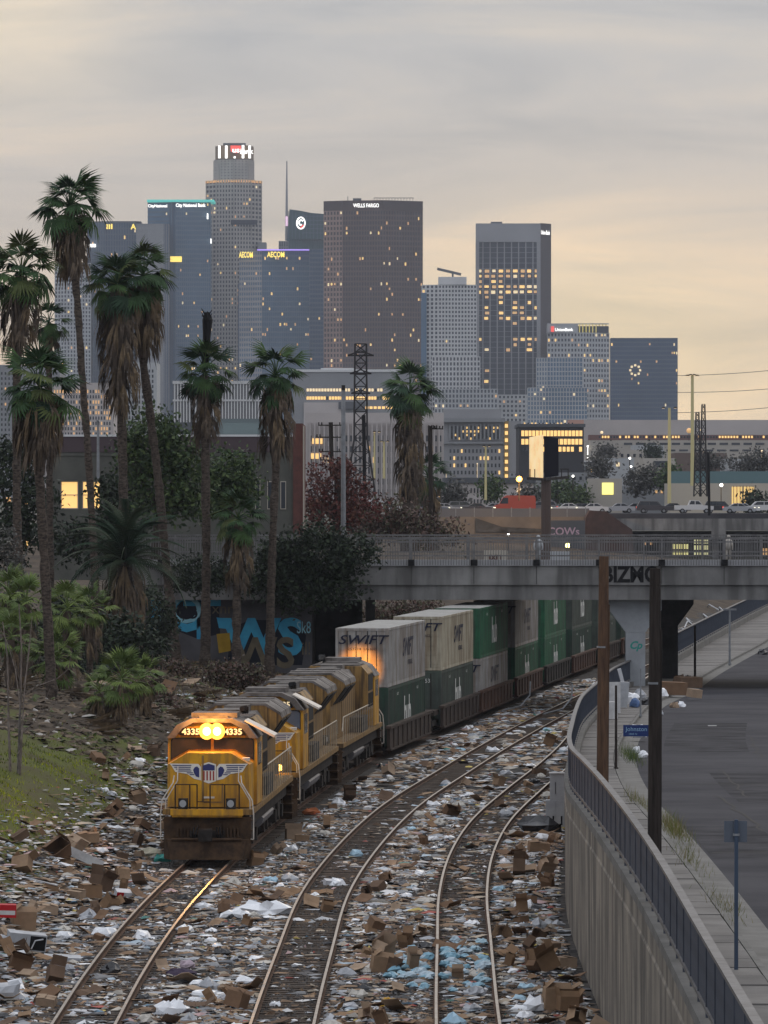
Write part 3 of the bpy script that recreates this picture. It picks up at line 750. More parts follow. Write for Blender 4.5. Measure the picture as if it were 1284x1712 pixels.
    for y0 in (2.0, 15.1):
        b = MB()
        for sx in (-1,1):
            b.box(min(sx*1.02,sx*1.2),max(sx*1.02,sx*1.2),y0,y0+4.7,.62,.9)
            for k in range(3): b.box(min(sx*1.0,sx*1.28),max(sx*1.0,sx*1.28),y0+.45+1.75*k,y0+.95+1.75*k,.35,.8)
            b.box(min(sx*1.05,sx*1.3),max(sx*1.05,sx*1.3),y0+1.3,y0+1.8,.5,1.05)
        tr = Lp('truck', b, [M['under']])
        for k in range(3):
            b = MB(); 
            for sx in (-1,1): b.disc((sx*.78,y0+.7+1.75*k,.51),.51,'x',18,0,.13)
            b.tube([(-.8,y0+.7+1.75*k,.51),(.8,y0+.7+1.75*k,.51)],.09,6); Ls('wheelset', b, M['steel'], tr)
    # emblem: shield between two striped wings
    EX = MB(); e = .942
    def flat(b, pts, y): b.ext_y(pts, y-.006, y)
    for sx in (-1,1):
        mir = lambda pts: [(sx*x, (z-2.75)*1.12+2.86) for x, z in (pts if sx > 0 else pts[::-1])]
        b = MB(); flat(b, mir([(.27,2.52),(.50,2.56),(.74,2.70),(1.16,2.76),(1.30,2.95),(1.36,3.0),(.36,2.99),(.27,2.9)]), e); ew = Lp('emblem_wing', b, [M['wingwhite']])
        b = MB(); flat(b, mir([(.33,2.60),(.44,2.63),(.51,2.73),(.54,2.82),(.48,2.90),(.40,2.92),(.33,2.86)]), e-.008)
        for k, (xa, xb, z) in enumerate(((.6,1.30,2.95),(.62,1.24,2.895),(.63,1.18,2.84),(.60,1.12,2.787),(.55,.80,2.735),(.5,.7,2.685))):
            flat(b, mir([(xa,z-.014),(xb-.06,z-.014),(xb-.03,z+.012),(xa,z+.012)]), e-.008)
        Ls('wing_feather', b, M['wingblue'], ew)
    b = MB(); flat(b, [(-.25,2.58),(0,2.5),(.25,2.58),(.25,3.12),(0,3.19),(-.25,3.12)], e-.004); es = Lp('emblem_shield', b, [M['wingwhite']])
    b = MB(); flat(b, [(-.205,2.92),(.205,2.92),(.205,3.08),(0,3.14),(-.205,3.08)], e-.012); Ls('shield_field', b, M['wingblue'], es)
    b = MB()
    for k in range(4): flat(b, [(-.19+.11*k,2.60),(-.14+.11*k,2.60),(-.14+.11*k,2.90),(-.19+.11*k,2.90)], e-.012)
    Ls('shield_stripe', b, M['wingred'], es)
    t.scale = (1,1,1.07)
    return t
def place_on(t, fx, y):
    s = (fx(y+11)-fx(y))/11.0
    t.location = (fx(y), y, 0); t.rotation_euler = (0,0,-math.atan(s))
lo1 = make_loco('leading yellow locomotive with its orange headlight burning and winged emblem on the nose')
place_on(lo1, T1, 170.0)
lo2 = dup(lo1, (0,0,0), 0, 'second yellow locomotive coupled behind the leading one, one ditch light lit'); place_on(lo2, T1, 192.6)
lo3 = dup(lo1, (0,0,0), 0, 'third yellow locomotive facing backwards just in front of the first white container')
yy = 215.2; s = (T1(yy+22)-T1(yy))/22.0
lo3.location = (T1(yy+21.8), yy+21.8, 0); lo3.rotation_euler = (0,0,math.pi-math.atan(s))
def swap(lo, part_name, sub_name, m, pick=None):
    k = 0
    for ch in lo.children:
        if ch.name.split('.')[0] == part_name:
            for sb in list(ch.children):
                if sb.name.split('.')[0] == sub_name:
                    if pick is None or k in pick:
                        sb.data = sb.data.copy(); sb.data.materials[0] = m
                    k += 1
swap(lo1, 'headlight', 'lamp', M['lamp']); swap(lo1, 'headlight', 'halo_disc', M['lamphalo']); swap(lo2, 'windshield', 'pane', M['blueglass'])
swap(lo2, 'ditch_light', 'lens', M['lampdim'], (1,)); swap(lo3, 'headlight', 'lamp', M['lamp'])
def lamp(name, kind, loc, energy, col, parent=None, size=.2, **k):
    l = bpy.data.lights.new(name, kind); l.energy = energy; l.color = col; l.shadow_soft_size = size
    for a, v in k.items(): setattr(l, a, v)
    o = bpy.data.objects.new(name, l); C.objects.link(o); o.location = loc; o.parent = parent; return o
# headlight beam down the track, plus an added point lamp brightening roof and nose
sp = lamp('headlight_beam', 'SPOT', (0,2.1,4.12), 800, (1,.55,.16), lo1, spot_size=R(50), spot_blend=.9)
sp.rotation_euler = (R(84), 0, math.pi)
lamp('added_nose_light', 'POINT', (0,1.75,5.0), 430, (1,.40,.06), lo1, .2)
sp = lamp('headlight_beam', 'SPOT', (0,1.9,4.12), 8500, (1,.36,.035), lo3, spot_size=R(20), spot_blend=.8)
sp.rotation_euler = (R(88), 0, math.pi)
lamp('ditch_spill', 'POINT', (.82,-.2,1.9), 14, (1,.6,.2), lo2, .1)

# ---- containers on well cars
M['cwhite'] = mat('white container paint', (.37,.36,.345), .6, vscale=.9, col2=(.26,.25,.235), streak=((3.5,1.6,.35), (.17,.125,.09), .75))
M['ctan'] = mat('yellowed container paint', (.46,.42,.32), .6, vscale=.9, col2=(.36,.32,.24), streak=((3.5,1.6,.35), (.19,.14,.09), .75))
M['cgreen'] = mat('green container paint', (.035,.15,.075), .6, vscale=.9, col2=(.025,.10,.055), streak=((3.5,1.6,.35), (.04,.05,.038), .75))
M['cdark'] = mat('dark green container paint', (.035,.07,.05), .65, vscale=.9, col2=(.022,.045,.035), streak=((2.5,1.2,.4), (.05,.05,.045), .6))
M['cgrey'] = mat('grey green container paint', (.085,.105,.085), .65, vscale=.9, col2=(.055,.07,.06), streak=((2.5,1.2,.4), (.05,.05,.045), .6))
M['croof'] = mat('container roof', (.50,.49,.46), .6, vscale=.8, col2=(.40,.38,.35))
M['navy'] = mat('navy lettering', (.02,.022,.04), .6); M['logowhite'] = mat('white lettering', (.62,.62,.58), .6)
M['wellbrown'] = mat('oxide well car', (.095,.05,.035), .8, vscale=1.2, col2=(.055,.032,.025), bump=.15)
M['wellgrey'] = mat('grimy well car', (.075,.055,.045), .85, vscale=1.2, col2=(.04,.032,.028), bump=.15)
CL, CW, CH = 16.15, 1.295, 2.88
def container(label, body, x, y, z, rot, kind, roof=None):
    t = thing('freight_container', label, 'container', (x,y,z), rot, 'containers stacked two high on the train')
    b = MB(); n = 44
    b.box(-CW+.04,CW-.04,.06,CL-.06,.06,CH-.06)
    for sx in (-1,1):
        for k in range(n):
            y0 = .3+(CL-.6)*k/n; b.box(min(sx*(CW-.07),sx*(CW-.008)), max(sx*(CW-.07),sx*(CW-.008)), y0, y0+.2, .18, CH-.16)
    part('body', b, [body], t, local=True)
    b = MB()
    for sx in (-1,1):
        for yv in (0, 1.85, CL-2.0, CL-.14):
            b.box(min(sx*(CW-.14),sx*CW), max(sx*(CW-.14),sx*CW), yv, yv+.14, 0, CH)
        b.box(min(sx*(CW-.1),sx*CW), max(sx*(CW-.1),sx*CW), .142, CL-.142, .002, .17)
        b.box(min(sx*(CW-.1),sx*CW), max(sx*(CW-.1),sx*CW), .142, CL-.142, CH-.12, CH-.002)
    b.box(-CW+.142,CW-.142,.0,.12,CH-.13,CH-.002); b.box(-CW+.142,CW-.142,.0,.12,.002,.16)
    part('frame', b, [body], t, local=True)
    b = MB(); b.box(-CW+.04,CW-.04,.08,CL-.08,CH-.02,CH+.006)
    for k in range(26): b.box(-CW+.1,CW-.1,.4+k*.6,.62+k*.6,CH+.007,CH+.02)
    part('roof', b, [roof or body], t, local=True)
    for sx in (-1,1):
        b = MB(); b.box(min(sx*.02,sx*1.14), max(sx*.02,sx*1.14), .02, .06, .18, CH-.15)
        for k in range(5): b.box(min(sx*.06,sx*1.1), max(sx*.06,sx*1.1), .0, .019, .32+.5*k, .40+.5*k)
        d = part('door', b, [body], t, local=True)
        for xx in (.28,.72):
            b = MB(); b.tube([(sx*xx,-.03,.15),(sx*xx,-.03,CH-.14)], .022, 5); put('lock_rod', b.mesh('lock_rod', [M['under']]), d)
    rt = (R(90), 0, R(90))
    if kind == 'swift':
        lettering('lettering', 'SWIFT', 1.25, M['navy'], t, (CW+.004, 8.3, 1.72), rt, shear=.25, offset=.03, sx=1.25)
        lettering('lettering', 'INTERMODAL', .34, M['navy'], t, (CW+.004, 9.3, .95), rt, offset=.008)
        lettering('lettering', 'SWIFT', .62, M['navy'], t, (0, -.055, 2.3), (R(90),0,0), shear=.3, offset=.008, sx=1.35)
        lettering('lettering', '253714  U5302', .17, M['navy'], t, (0, -.055, 1.86), (R(90),0,0), sx=1.3)
    else:
        lettering('lettering', 'hub', 2.1, M['logowhite'], t, (CW+.004, 8.2, 1.38), rt, offset=.05, sx=.95)
        for k in range(2): lettering('lettering', 'HGIU 53', .2, M['logowhite'], t, (CW+.004, 4+8.6*k, 2.45), rt)
        lettering('lettering', '53', .3, M['logowhite'], t, (.55, -.055, 2.35), (R(90),0,0)); lettering('lettering', 'HGIU 4', .2, M['logowhite'], t, (-.5, -.055, 2.35), (R(90),0,0))
    return t
def well_car(label, m, y, rot):
    t = thing('well_car', label, 'rail car', (T1(y), y, 0), rot, 'well cars carrying the containers')
    for sx in (-1,1):
        b = MB(); b.box(min(sx*1.34,sx*1.5), max(sx*1.34,sx*1.5), -.9, CL+.9, .32, 1.28); b.box(min(sx*1.30,sx*1.58), max(sx*1.30,sx*1.58), -1.2, CL+1.2, 1.282, 1.42)
        b.box(min(sx*1.30,sx*1.56), max(sx*1.30,sx*1.56), -.9, CL+.9, .22, .318)
        so_ = part('side_sill', b, [m], t, local=True)
        b = MB(); b.box(min(sx*1.502,sx*1.56), max(sx*1.502,sx*1.56), 0, .12, .32, 1.28); me = b.mesh('stiffener', [m])
        for k in range(9): put('stiffener', me, so_, (0,.3+1.93*k,0))
    b = MB(); b.box(-1.28,1.28,-.8,CL+.8,.24,.33); part('well_floor', b, [M['under']], t, local=True)
    for e in (-2.6, CL+.3):
        b = MB(); b.box(-1.2,1.2,e,e+2.3,.95,1.2); b.box(-.3,.3,e-.3,e+2.6,.75,.948); part('end_platform', b, [m], t, local=True)
        b = MB()
        for sx in (-1,1): b.box(min(sx*.95,sx*1.12),max(sx*.95,sx*1.12),e-.1,e+2.4,.38,.66)
        tr = part('truck', b, [M['under']], t, local=True)
        b = MB()
        for sx in (-1,1):
            for yv in (e+.3, e+2.0): b.disc((sx*.78,yv,.42),.42,'x',14,0,.13)
        put('wheel', b.mesh('wheel', [M['steel']]), tr)
    return t
CARS = [(242.0,'swift','cwhite','white','hub','cdark','dark green','wellgrey'),
        (265.5,'swift','ctan','yellowed white','hub','cgrey','dull green','wellgrey'),
        (285.2,'hub','cgreen','green','swift','cwhite','white','wellbrown'),
        (306.0,'swift','cwhite','white','hub','cgreen','green','wellbrown'),
        (327.0,'hub','cgreen','green','hub','cgreen','green','under'),
        (348.0,'hub','cgrey','dull green','hub','cdark','dark green','wellbrown'),
        (369.0,'swift','cgrey','grey','hub','cgrey','dull green','wellgrey'),
        (390.0,'hub','cgreen','green','hub','cdark','dark green','wellbrown')]
ordn = ['first','second','third','fourth','fifth','sixth','seventh','eighth']
for i, (y, k1, m1, n1, k0, m0, n0, mw) in enumerate(CARS):
    s = (T1(y+CL)-T1(y))/CL; rot = -math.atan(s)
    x1 = 'its door lit orange by the locomotive lamp' if i == 0 else 'in the %s stack from the locomotives' % ordn[i]
    container('%s container on top %s%s' % (n1, 'of the first stack, ' if i == 0 else '', x1), M[m1], T1(y), y, .345+CH+.03, rot, k1, M['croof'])
    container('%s container at the bottom of the %s stack from the locomotives' % (n0, ordn[i]), M[m0], T1(y), y, .345, rot, k0)
    well_car('rusty well car under the %s stack of containers' % ordn[i], M[mw], y, rot)
# ================================================================ VEGETATION
M['trunk'] = mat('palm trunk', (.115,.09,.072), .95, vscale=4.5, col2=(.03,.024,.02), bump=1.0, bscale=8, stretch=(1,1,2.2))
M['bark'] = mat('bark', (.085,.068,.055), .95, vscale=3, col2=(.04,.033,.028), bump=.6, bscale=9, stretch=(4,4,1))
M['greybark'] = mat('pale bare bark', (.22,.195,.175), .9, vscale=4, col2=(.075,.065,.058), stretch=(4,4,1))
FR = [mat('palm leaf', c, .7, var=.3, vscale=2, spec=.1) for c in ((.036,.07,.028),(.05,.09,.03),(.026,.05,.028),(.08,.10,.035))]
FRB = [mat('bright palm leaf', c, .55, var=.3, vscale=2) for c in ((.115,.155,.038),(.085,.125,.036))]
DEAD = [mat('dead palm leaf', c, .9, var=.35, vscale=3) for c in ((.13,.098,.07),(.095,.073,.056),(.16,.115,.07))]
LEAF = {k: [mat(k+' leaf', c, .65, spec=.25) for c in cs] for k, cs in {
    'green': ((.045,.075,.025),(.07,.10,.03),(.028,.05,.02)), 'dark': ((.022,.034,.018),(.030,.044,.020),(.015,.022,.014)),
    'red': ((.115,.030,.024),(.075,.025,.021),(.12,.05,.032)), 'brown': ((.11,.065,.05),(.075,.05,.04),(.085,.08,.045)),
    'grey': ((.10,.095,.085),(.07,.068,.06),(.05,.05,.042))}.items()}

def fan_frond(r, petiole, n, droop, seed, pitch=30):
    """fan leaf along +x: petiole then a fan of narrow folded blades"""
    q = random.Random(seed); b = MB()
    b.tube([(0,0,0),(petiole*.55,0,.04*petiole),(petiole,0,-.05*petiole)], [.035,.022,.016], 4)
    for i in range(n):
        a = R(-102 + 204*i/(n-1)) + q.uniform(-.05,.05)
        ln = r*(.72+.28*math.cos(a*.62))*q.uniform(.88,1.08)
        pt = R(pitch); d = Vector((math.cos(a)*math.cos(pt), math.sin(a), -math.cos(a)*math.sin(pt)-.30*abs(math.sin(a)))).normalized(); w = Vector((-math.sin(a)*math.cos(pt), math.cos(a), math.sin(a)*math.sin(pt)))
        p0 = Vector((petiole,0,-.05*petiole)); mid = p0 + d*ln*.55 + Vector((0,0,.05*ln-.10*ln*abs(math.sin(a))))
        tip = p0 + d*ln + Vector((0,0,-droop*ln*q.uniform(.7,1.5)))
        wd = .034*r*math.pi*1.35/ (n/15)
        up = Vector((0,0,wd*.3))
        b.add([tuple(p0), tuple(mid-w*wd*.5), tuple(mid+up), tuple(mid+w*wd*.5), tuple(tip)], [(0,1,2),(0,2,3),(1,4,2),(2,4,3)])
    return b
def dead_frond(seed):
    q = random.Random(seed); b = MB()
    for i in range(9):
        x0, y0 = q.uniform(-.1,.1), q.uniform(-.22,.22); ln = q.uniform(.9,1.6)
        w = q.uniform(.03,.07); x1 = q.uniform(-.05,.15)
        b.add([(x0,y0*.3,0),(x0+x1+.1,y0-w,-ln*.5),(x0+x1+.14,y0+w,-ln*.5),(x0+x1*.4,y0*1.6,-ln)], [(0,1,2),(1,3,2)])
    return b
FAN = [[fan_frond(.88, 1.02, 17, .20, 10+k, 12+15*k).mesh('frond', [m]) for k in range(3)] for m in FR]
FANB = [[fan_frond(.85, 1.0, 17, .12, 40+k, 8).mesh('frond', [m]) for k in range(3)] for m in FRB]
DFR = [[dead_frond(70+k).mesh('dead_frond', [m]) for k in range(3)] for m in DEAD]
palm_no = [0]
def palm(label, Y, trunk, tr_r, crown, rad, skirt_y=None, skirt_w=None, nf=40, bright=False, ndead=46, group='fan palms on the railway bank', up=.12, zb=None):
    """trunk: px points base->top; crown: px centre; rad: px crown radius; skirt_y: px height of the skirt's lower end"""
    palm_no[0] += 1; q = random.Random(300+palm_no[0]); s = F/Y
    pts = [(PX(a,Y), Y, PZ(b,Y)) for a, b in trunk]
    if zb is not None: pts[0] = (pts[0][0], Y, zb)
    t = thing('fan_palm', label, 'palm tree', pts[0], 0, group)
    c = Vector((PX(crown[0],Y), Y, PZ(crown[1],Y)))
    pts.insert(0, (pts[0][0], Y, pts[0][2]-1.2)); pts.append(tuple(c)); r = tr_r/s; k = len(pts)
    fine = []
    for i in range(k-1):
        a, b2 = Vector(pts[i]), Vector(pts[i+1]); m_ = max(2, int((b2-a).length/.35))
        for j in range(m_): fine.append(a.lerp(b2, j/m_))
    fine.append(c); nn = len(fine)
    b = MB(); b.tube([tuple(p + Vector((q.uniform(-.02,.02), q.uniform(-.02,.02), 0))) for p in fine], [r*(1.2-.4*min(1, i/(nn*.3)))*q.uniform(.86,1.13) for i in range(nn)], 9)
    part('trunk', b, [M['trunk']], t)
    R0 = rad/s; sc = R0/1.75; nf = int(nf*.95); tr_r *= .88; ndead = int(ndead*.8)
    lib = FANB if bright else FAN
    for i in range(nf):
        u = (i+.5)/nf; elv = R(88 - 150*u**.9 + q.uniform(-16,16)); az = i*2.39996 + q.uniform(-.3,.3)
        mesh = q.choice(q.choices(lib, [3,3,2,1.2][:len(lib)])[0])
        k2 = sc*q.uniform(.80,1.18)*1.0
        put('frond', mesh, t, tuple(c - t.location + Vector((0,0,.12*sc+up*(1-u)))), (q.uniform(-.35,.35), -elv, az), (k2,k2,k2))
    # browning lower fronds, hanging
    if skirt_y:
        hgt = c.z - PZ(skirt_y, Y); wr = .86*(skirt_w or rad*.5)/s
        for i in range(ndead):
            u = (i+.5)/ndead; az = i*2.39996+q.uniform(-.4,.4)
            rr = wr*(.50+.5*math.sin(math.pi*min(1,.25+u*.72)))
            z = c.z - .1 - u*max(.1, hgt-1.25*sc)
            # follow the trunk's line
            f = min(1, max(0, (c.z-z)/max(.1, c.z-pts[0][2]))); pi = fine[max(0, int((1-f)*(nn-1)))]
            m2 = q.choice(q.choice(DFR)); k2 = sc*q.uniform(.75,1.05)
            put('dead_frond', m2, t, tuple(Vector((pi.x+math.cos(az)*rr*.55, Y+math.sin(az)*rr*.55, z)) - t.location), (q.uniform(-.2,.2), -q.uniform(.12,.38), az), (k2,k2,k2*1.05))
        b = MB(); b.tube([(pts[-1][0], Y, c.z), ((fine[int(nn*.9)].x), Y, c.z-hgt*.5), (fine[max(0,int(nn*(1-min(.95,hgt/max(.2,c.z-pts[0][2])))))].x, Y, c.z-hgt*.93)], [wr*.3, wr*.42, wr*.22], 9)
        part('skirt_core', b, [DEAD[1]], t)
    return t
palm('tallest fan palm with a slender trunk rising above the others', 280, [(162,1060),(156,900),(146,740),(136,610),(129,500)], 7.5, (116,352), 68, 478, 34, 44)
palm('fan palm at the left edge with a long brown skirt', 262, [(30,1010),(28,800),(28,600)], 9, (36,462), 66, 612, 40, 40, ndead=60)
palm('small fan palm between the tall one and the left edge', 285, [(84,1000),(82,700)], 7, (82,545), 40, 620, 18, 26, ndead=20)
palm('nearest fan palm with drooping straw coloured skirt and dark trunk', 222, [(88,1195),(78,1000),(66,800)], 10, (66,655), 76, 790, 52, 44, ndead=64)
palm('fan palm with the longest dead skirt hanging down its trunk', 282, [(212,1060),(206,820),(203,690)], 10, (196,482), 62, 702, 44, 40, ndead=110)
palm('fan palm with a leaning bare trunk right of the long skirted one', 284, [(294,1112),(280,960),(262,780),(240,610)], 9, (240,466), 62, 612, 40, 42, ndead=60)
g7 = palm('fan palm with a dead black spike standing above its crown', 284, [(343,1112),(345,900),(343,750)], 9, (342,628), 56, 752, 31, 34, ndead=46)
palm('fan palm with a wide grey skirt in front of the olive house', 284, [(450,1128),(454,950),(461,780)], 8.5, (461,634), 60, 786, 34, 32, ndead=60)
palm('short fan palm with a tan skirt in front of the abutment', 282, [(395,1118),(396,1000)], 9, (398,872), 50, 1002, 30, 34, ndead=50)
palm('thick fan palm with a grey skirted trunk behind the bridge', 420, [(686,898),(686,780)], 16, (685,662), 56, 858, 27, 40, ndead=90, group='fan palms behind the bridge')
palm('small dark fan palm behind the thick one beyond the bridge', 440, [(722,898),(720,850)], 12, (716,800), 40, 880, 20, 26, ndead=24, group='fan palms behind the bridge')
for lab, Y, tr, cr, rad, n in (('bright green young fan palm on the slope left of the leading locomotive', 214, [(198,1222),(200,1180)], (204,1140), 52, 30),
                          ('young bright fan palm behind and right of the one on the slope', 224, [(238,1205),(236,1170)], (238,1136), 44, 24),
                          ('broad bright fan palm low at the left edge by the sapling', 228, [(96,1190),(96,1150)], (96,1105), 56, 30),
                          ('leafy bright fan palm above the dirt path at the left edge', 240, [(14,1130),(14,1070)], (14,1000), 54, 28),
                          ('green fan palm between the feather palm and the bright ones', 250, [(150,1120),(150,1060)], (150,1020), 46, 26),
                          ('low bright fan palm left of the one beside the locomotive', 216, [(168,1215),(166,1190)], (166,1160), 40, 22),
                          ('tall bright fan palm behind the bare sapling', 232, [(46,1190),(44,1080)], (44,1010), 46, 26),
                          ('bright fan palm beside the dark trunk of the nearest palm', 236, [(112,1180),(112,1080)], (112,1022), 48, 28),
                          ('low fan palm at the left edge behind the bare sapling', 226, [(18,1200),(18,1120)], (18,1070), 44, 24)):
    palm(lab, Y, tr, 7, cr, rad, tr[0][1]-4, 26, n, True, 26, 'young fan palms low on the slope')
# dead spike: a topped trunk behind
b = MB(); Yp = 285.0
pp = [(343,610),(345,580),(346,556),(347,535),(346,522)]
b.tube([(PX(a,Yp),Yp,PZ(c,Yp)) for a,c in pp], [.22,.20,.24,.30,.14], 8)
for k in range(9): b.tube([(PX(346,Yp),Yp,PZ(536,Yp)+.2*math.sin(k)),(PX(346,Yp)+.35*math.sin(k*2.1),Yp+.3*math.cos(k*2.1),PZ(532-k*2,Yp))],[.07,.02],4)
solo('dead_palm_stump', b, [M['black']], 'black dead palm spike rising behind the crown of a fan palm', 'palm tree', org=(PX(343,Yp),Yp,PZ(610,Yp)))

# feather palm: long arching fronds
def feather(ln, seed, m):
    q = random.Random(seed); b = MB(); n = 12
    sp = [(ln*i/n, 0, ln*.25*math.sin(math.pi*.75*i/n) - .28*ln*(i/n)**2.2) for i in range(n+1)]
    b.tube(sp, [.05-.038*i/n for i in range(n+1)], 4)
    for i in range(2, n*3):
        u = i/(n*3); k = min(n-1, int(u*n)); a = Vector(sp[k]).lerp(Vector(sp[k+1]), u*n-k)
        for sy in (-1,1):
            l2 = .62*(1-.55*abs(u-.45))*q.uniform(.8,1.1)
            e = a + Vector((.30*l2, sy*l2*.85, -.25*l2)); b.add([tuple(a+Vector((-.03,0,0))), tuple(a+Vector((.05,0,0))), tuple(e)], [(0,1,2)])
    return b.mesh('frond', [m])
FE = [feather(3.6, k, FR[2] if k % 2 else LEAF['dark'][1]) for k in range(4)]
def feather_palm(label, px, py, top, Y, n, sc):
    zb = PZ(py,Y); t = thing('feather_palm', label, 'palm tree', (PX(px,Y),Y,zb)); q = random.Random(int(px))
    h = PZ(top,Y)-zb; b = MB(); b.tube([(0,0,-.3),(0,0,h*.5),(0,0,h)], [.5,.42,.45], 10); part('trunk', b, [M['trunk']], t, local=True)
    for i in range(n):
        u = i/n; put('frond', q.choice(FE), t, (0,0,h), (q.uniform(-.3,.3), -R(72-105*u), i*2.4), (sc*q.uniform(.85,1.1),)*3)
    for i in range(46):
        put('dead_frond', q.choice(q.choice(DFR)), t, (math.cos(i*2.4)*.5, math.sin(i*2.4)*.5, h*(1-.7*i/46)), (0,-.3,i*2.4), (1.2,1.2,1.5))
feather_palm('dark bushy feather palm with a shaggy trunk among the tall palms', 208, 1095, 940, 268, 56, 1.05)

# leafy crowns
def leaves(name, blobs, n, size, mats, parent, seed, gap=.35):
    q = np.random.default_rng(seed); cs = []
    w = np.array([b[3]*b[4]*b[5] for b in blobs]); w = w/w.sum()
    for bl, k in zip(blobs, (w*n).astype(int)+1):
        # clumped twigs inside the blob
        m = max(4, k//26)
        d = q.normal(size=(m,3)); d /= np.linalg.norm(d,axis=1)[:,None]
        rr = q.uniform(.25,1,size=(m,1))**.45
        tw = d*rr*np.array(bl[3:6]) + np.array(bl[0:3])
        idx = q.integers(0, m, k)
        cs.append(tw[idx] + q.normal(size=(k,3))*size*1.15)
    cs = np.concatenate(cs); n = len(cs)
    a = q.normal(size=(n,3)); a /= np.linalg.norm(a,axis=1)[:,None]
    b = np.cross(a, q.normal(size=(n,3))); b /= np.linalg.norm(b,axis=1)[:,None]
    s = size*q.uniform(.55,1.25,size=(n,1))
    V = np.stack([cs-a*s*.5, cs+b*s*.28, cs+a*s*.5, cs-b*s*.28], 1).reshape(-1,3)
    V -= np.array(parent.location) if parent else 0
    me = np_mesh(name, V, 4, mats, midx=q.integers(0, len(mats), n))
    return put(name, me, parent)
def tree(name, label, cat, px, py, Y, blobs, n, size, kind, tr=8, group=None, seed=1, limbs=True):
    """blobs in px: (cx, cy, rx, ry, depth in m)"""
    s = F/Y; base = (PX(px,Y), Y, PZ(py,Y)); t = thing(name, label, cat, base, 0, group)
    bl = [(PX(a,Y), Y+q_, PZ(b,Y), rx/s, dd, ry/s) for (a,b,rx,ry,dd,q_) in [(x+(0,) if len(x)==5 else x) for x in blobs]]
    if limbs:
        b = MB(); q = random.Random(seed)
        cx = sum(x[0] for x in bl)/len(bl); cz = sum(x[2] for x in bl)/len(bl)
        fork = Vector((base[0]*.7+cx*.3, Y, base[2]+(cz-base[2])*.45))
        b.tube([(base[0],Y,base[2]-.4), tuple(Vector(base).lerp(fork,.5)+Vector((q.uniform(-.1,.1),0,0))), tuple(fork)], [tr/s*1.2, tr/s, tr/s*.8], 8)
        for x in bl:
            for j in range(3):
                e = Vector(x[:3]) + Vector((q.uniform(-.6,.6)*x[3], q.uniform(-.5,.5)*x[4], q.uniform(-.4,.5)*x[5]))
                b.tube([tuple(fork), tuple(fork.lerp(e,.5)+Vector((0,0,.2))), tuple(e)], [tr/s*.55, tr/s*.35, tr/s*.12], 6)
        part('trunk', b, [M['bark']], t)
    leaves('crown', bl, n, size, LEAF[kind], t, seed)
    return t
G1 = 'leafy trees around the olive house'
tree('leafy_tree','green tree behind the leaning palm trunk in front of the house','tree',262,930,300,[(255,730,48,42,1.6),(300,760,40,40,1.5),(225,760,36,40,1.5),(270,820,52,50,1.6),(320,830,30,40,1.3)],6500,.34,'green',9,G1,11)
tree('leafy_tree','green tree right of the spiked palm with rounded crown','tree',385,900,318,[(380,790,42,34,1.5),(405,815,26,34,1.3),(355,820,34,40,1.3)],4200,.32,'green',8,G1,12)
tree('leafy_tree','dark tree left of the house behind the nearest palms','tree',30,1000,300,[(15,790,40,60,1.6),(60,860,34,60,1.5),(10,900,40,60,1.5)],4200,.36,'dark',8,G1,13)
tree('leafy_tree','dark tree under the lit windows beside the feather palm','tree',190,960,306,[(185,840,26,50,1.5),(212,860,40,70,1.5),(130,912,44,40,1.4)],3800,.34,'dark',8,G1,14)
tree('leafy_tree','dull red leaved tree beside the brick wall end','tree',560,910,400,[(552,792,34,24,1.6),(530,826,26,36,1.4),(590,816,26,22,1.3),(602,850,34,26,1.6),(556,862,44,34,1.7),(575,790,20,16,1.0)],4300,.36,'red',7,None,15)
tree('ivy_shrub','brown leaved shrub mass left of the thick palm','shrub',660,900,410,[(640,865,50,30,1.6),(690,880,44,26,1.5),(610,885,40,30,1.5),(740,890,40,18,1.3)],4600,.38,'brown',6,None,16,False)
tree('dark_bush','dark bush spilling over the bridge end above the abutment','shrub',540,1000,289.5,[(530,925,70,44,1.2),(470,945,46,44,1.0),(590,930,40,34,1.0),(500,985,60,34,.9),(560,985,50,26,.9),(440,970,36,30,.9)],9500,.30,'dark',7,None,17,False)
tree('dark_bush','dark shrub under the feather palm on the bank','shrub',200,1100,258,[(180,1070,50,40,1.5),(230,1080,40,36,1.4),(130,1090,50,40,1.4)],4200,.3,'dark',6,None,18,False)
tree('dark_bush','grey twiggy brush at the left edge behind the palms','shrub',10,1100,250,[(10,960,30,90,1.2),(35,1000,22,70,1.2),(70,1100,60,50,1.4)],3000,.22,'grey',5,None,19,False)
for k, (px, py, rx, ry, Y, kd, lab) in enumerate([(95,1150,60,44,246,'dark','dark undergrowth below the nearest palm'),(20,1160,40,50,240,'dark','dark undergrowth at the left edge below the palms'),(285,1128,30,14,272,'brown','dry brush at the foot of the leaning palm'),(250,1180,36,22,238,'brown','dry brush right of the bright young palms'),(150,1130,44,40,256,'dark','dark shrub left of the feather palm base'),(390,1128,44,12,268,'brown','dry brush below the graffiti wall'),(130,1262,34,16,206,'green','small green bush on the grassy bank'),(330,960,46,30,288,'dark','dark shrub hanging at the bridge end railing'),(70,1085,70,40,252,'dark','dark brush mass behind the bright young palms'),(240,1030,46,50,276,'dark','dark brush between the feather palm and the leaning trunk'),(180,1195,40,22,228,'dark','dark weeds under the bright young palms'),(20,1215,40,18,214,'brown','dry weeds along the dirt path at the left edge'),(110,1040,50,50,262,'dark','tall dark brush left of the feather palm')]):
    tree('undergrowth', lab, 'shrub', px, py+ry*.8, Y, [(px,py,rx,ry,1.6),(px+rx*.6,py+ry*.3,rx*.6,ry*.6,1.2)], 2600, .24, kd, 4, None, 120+k, False)
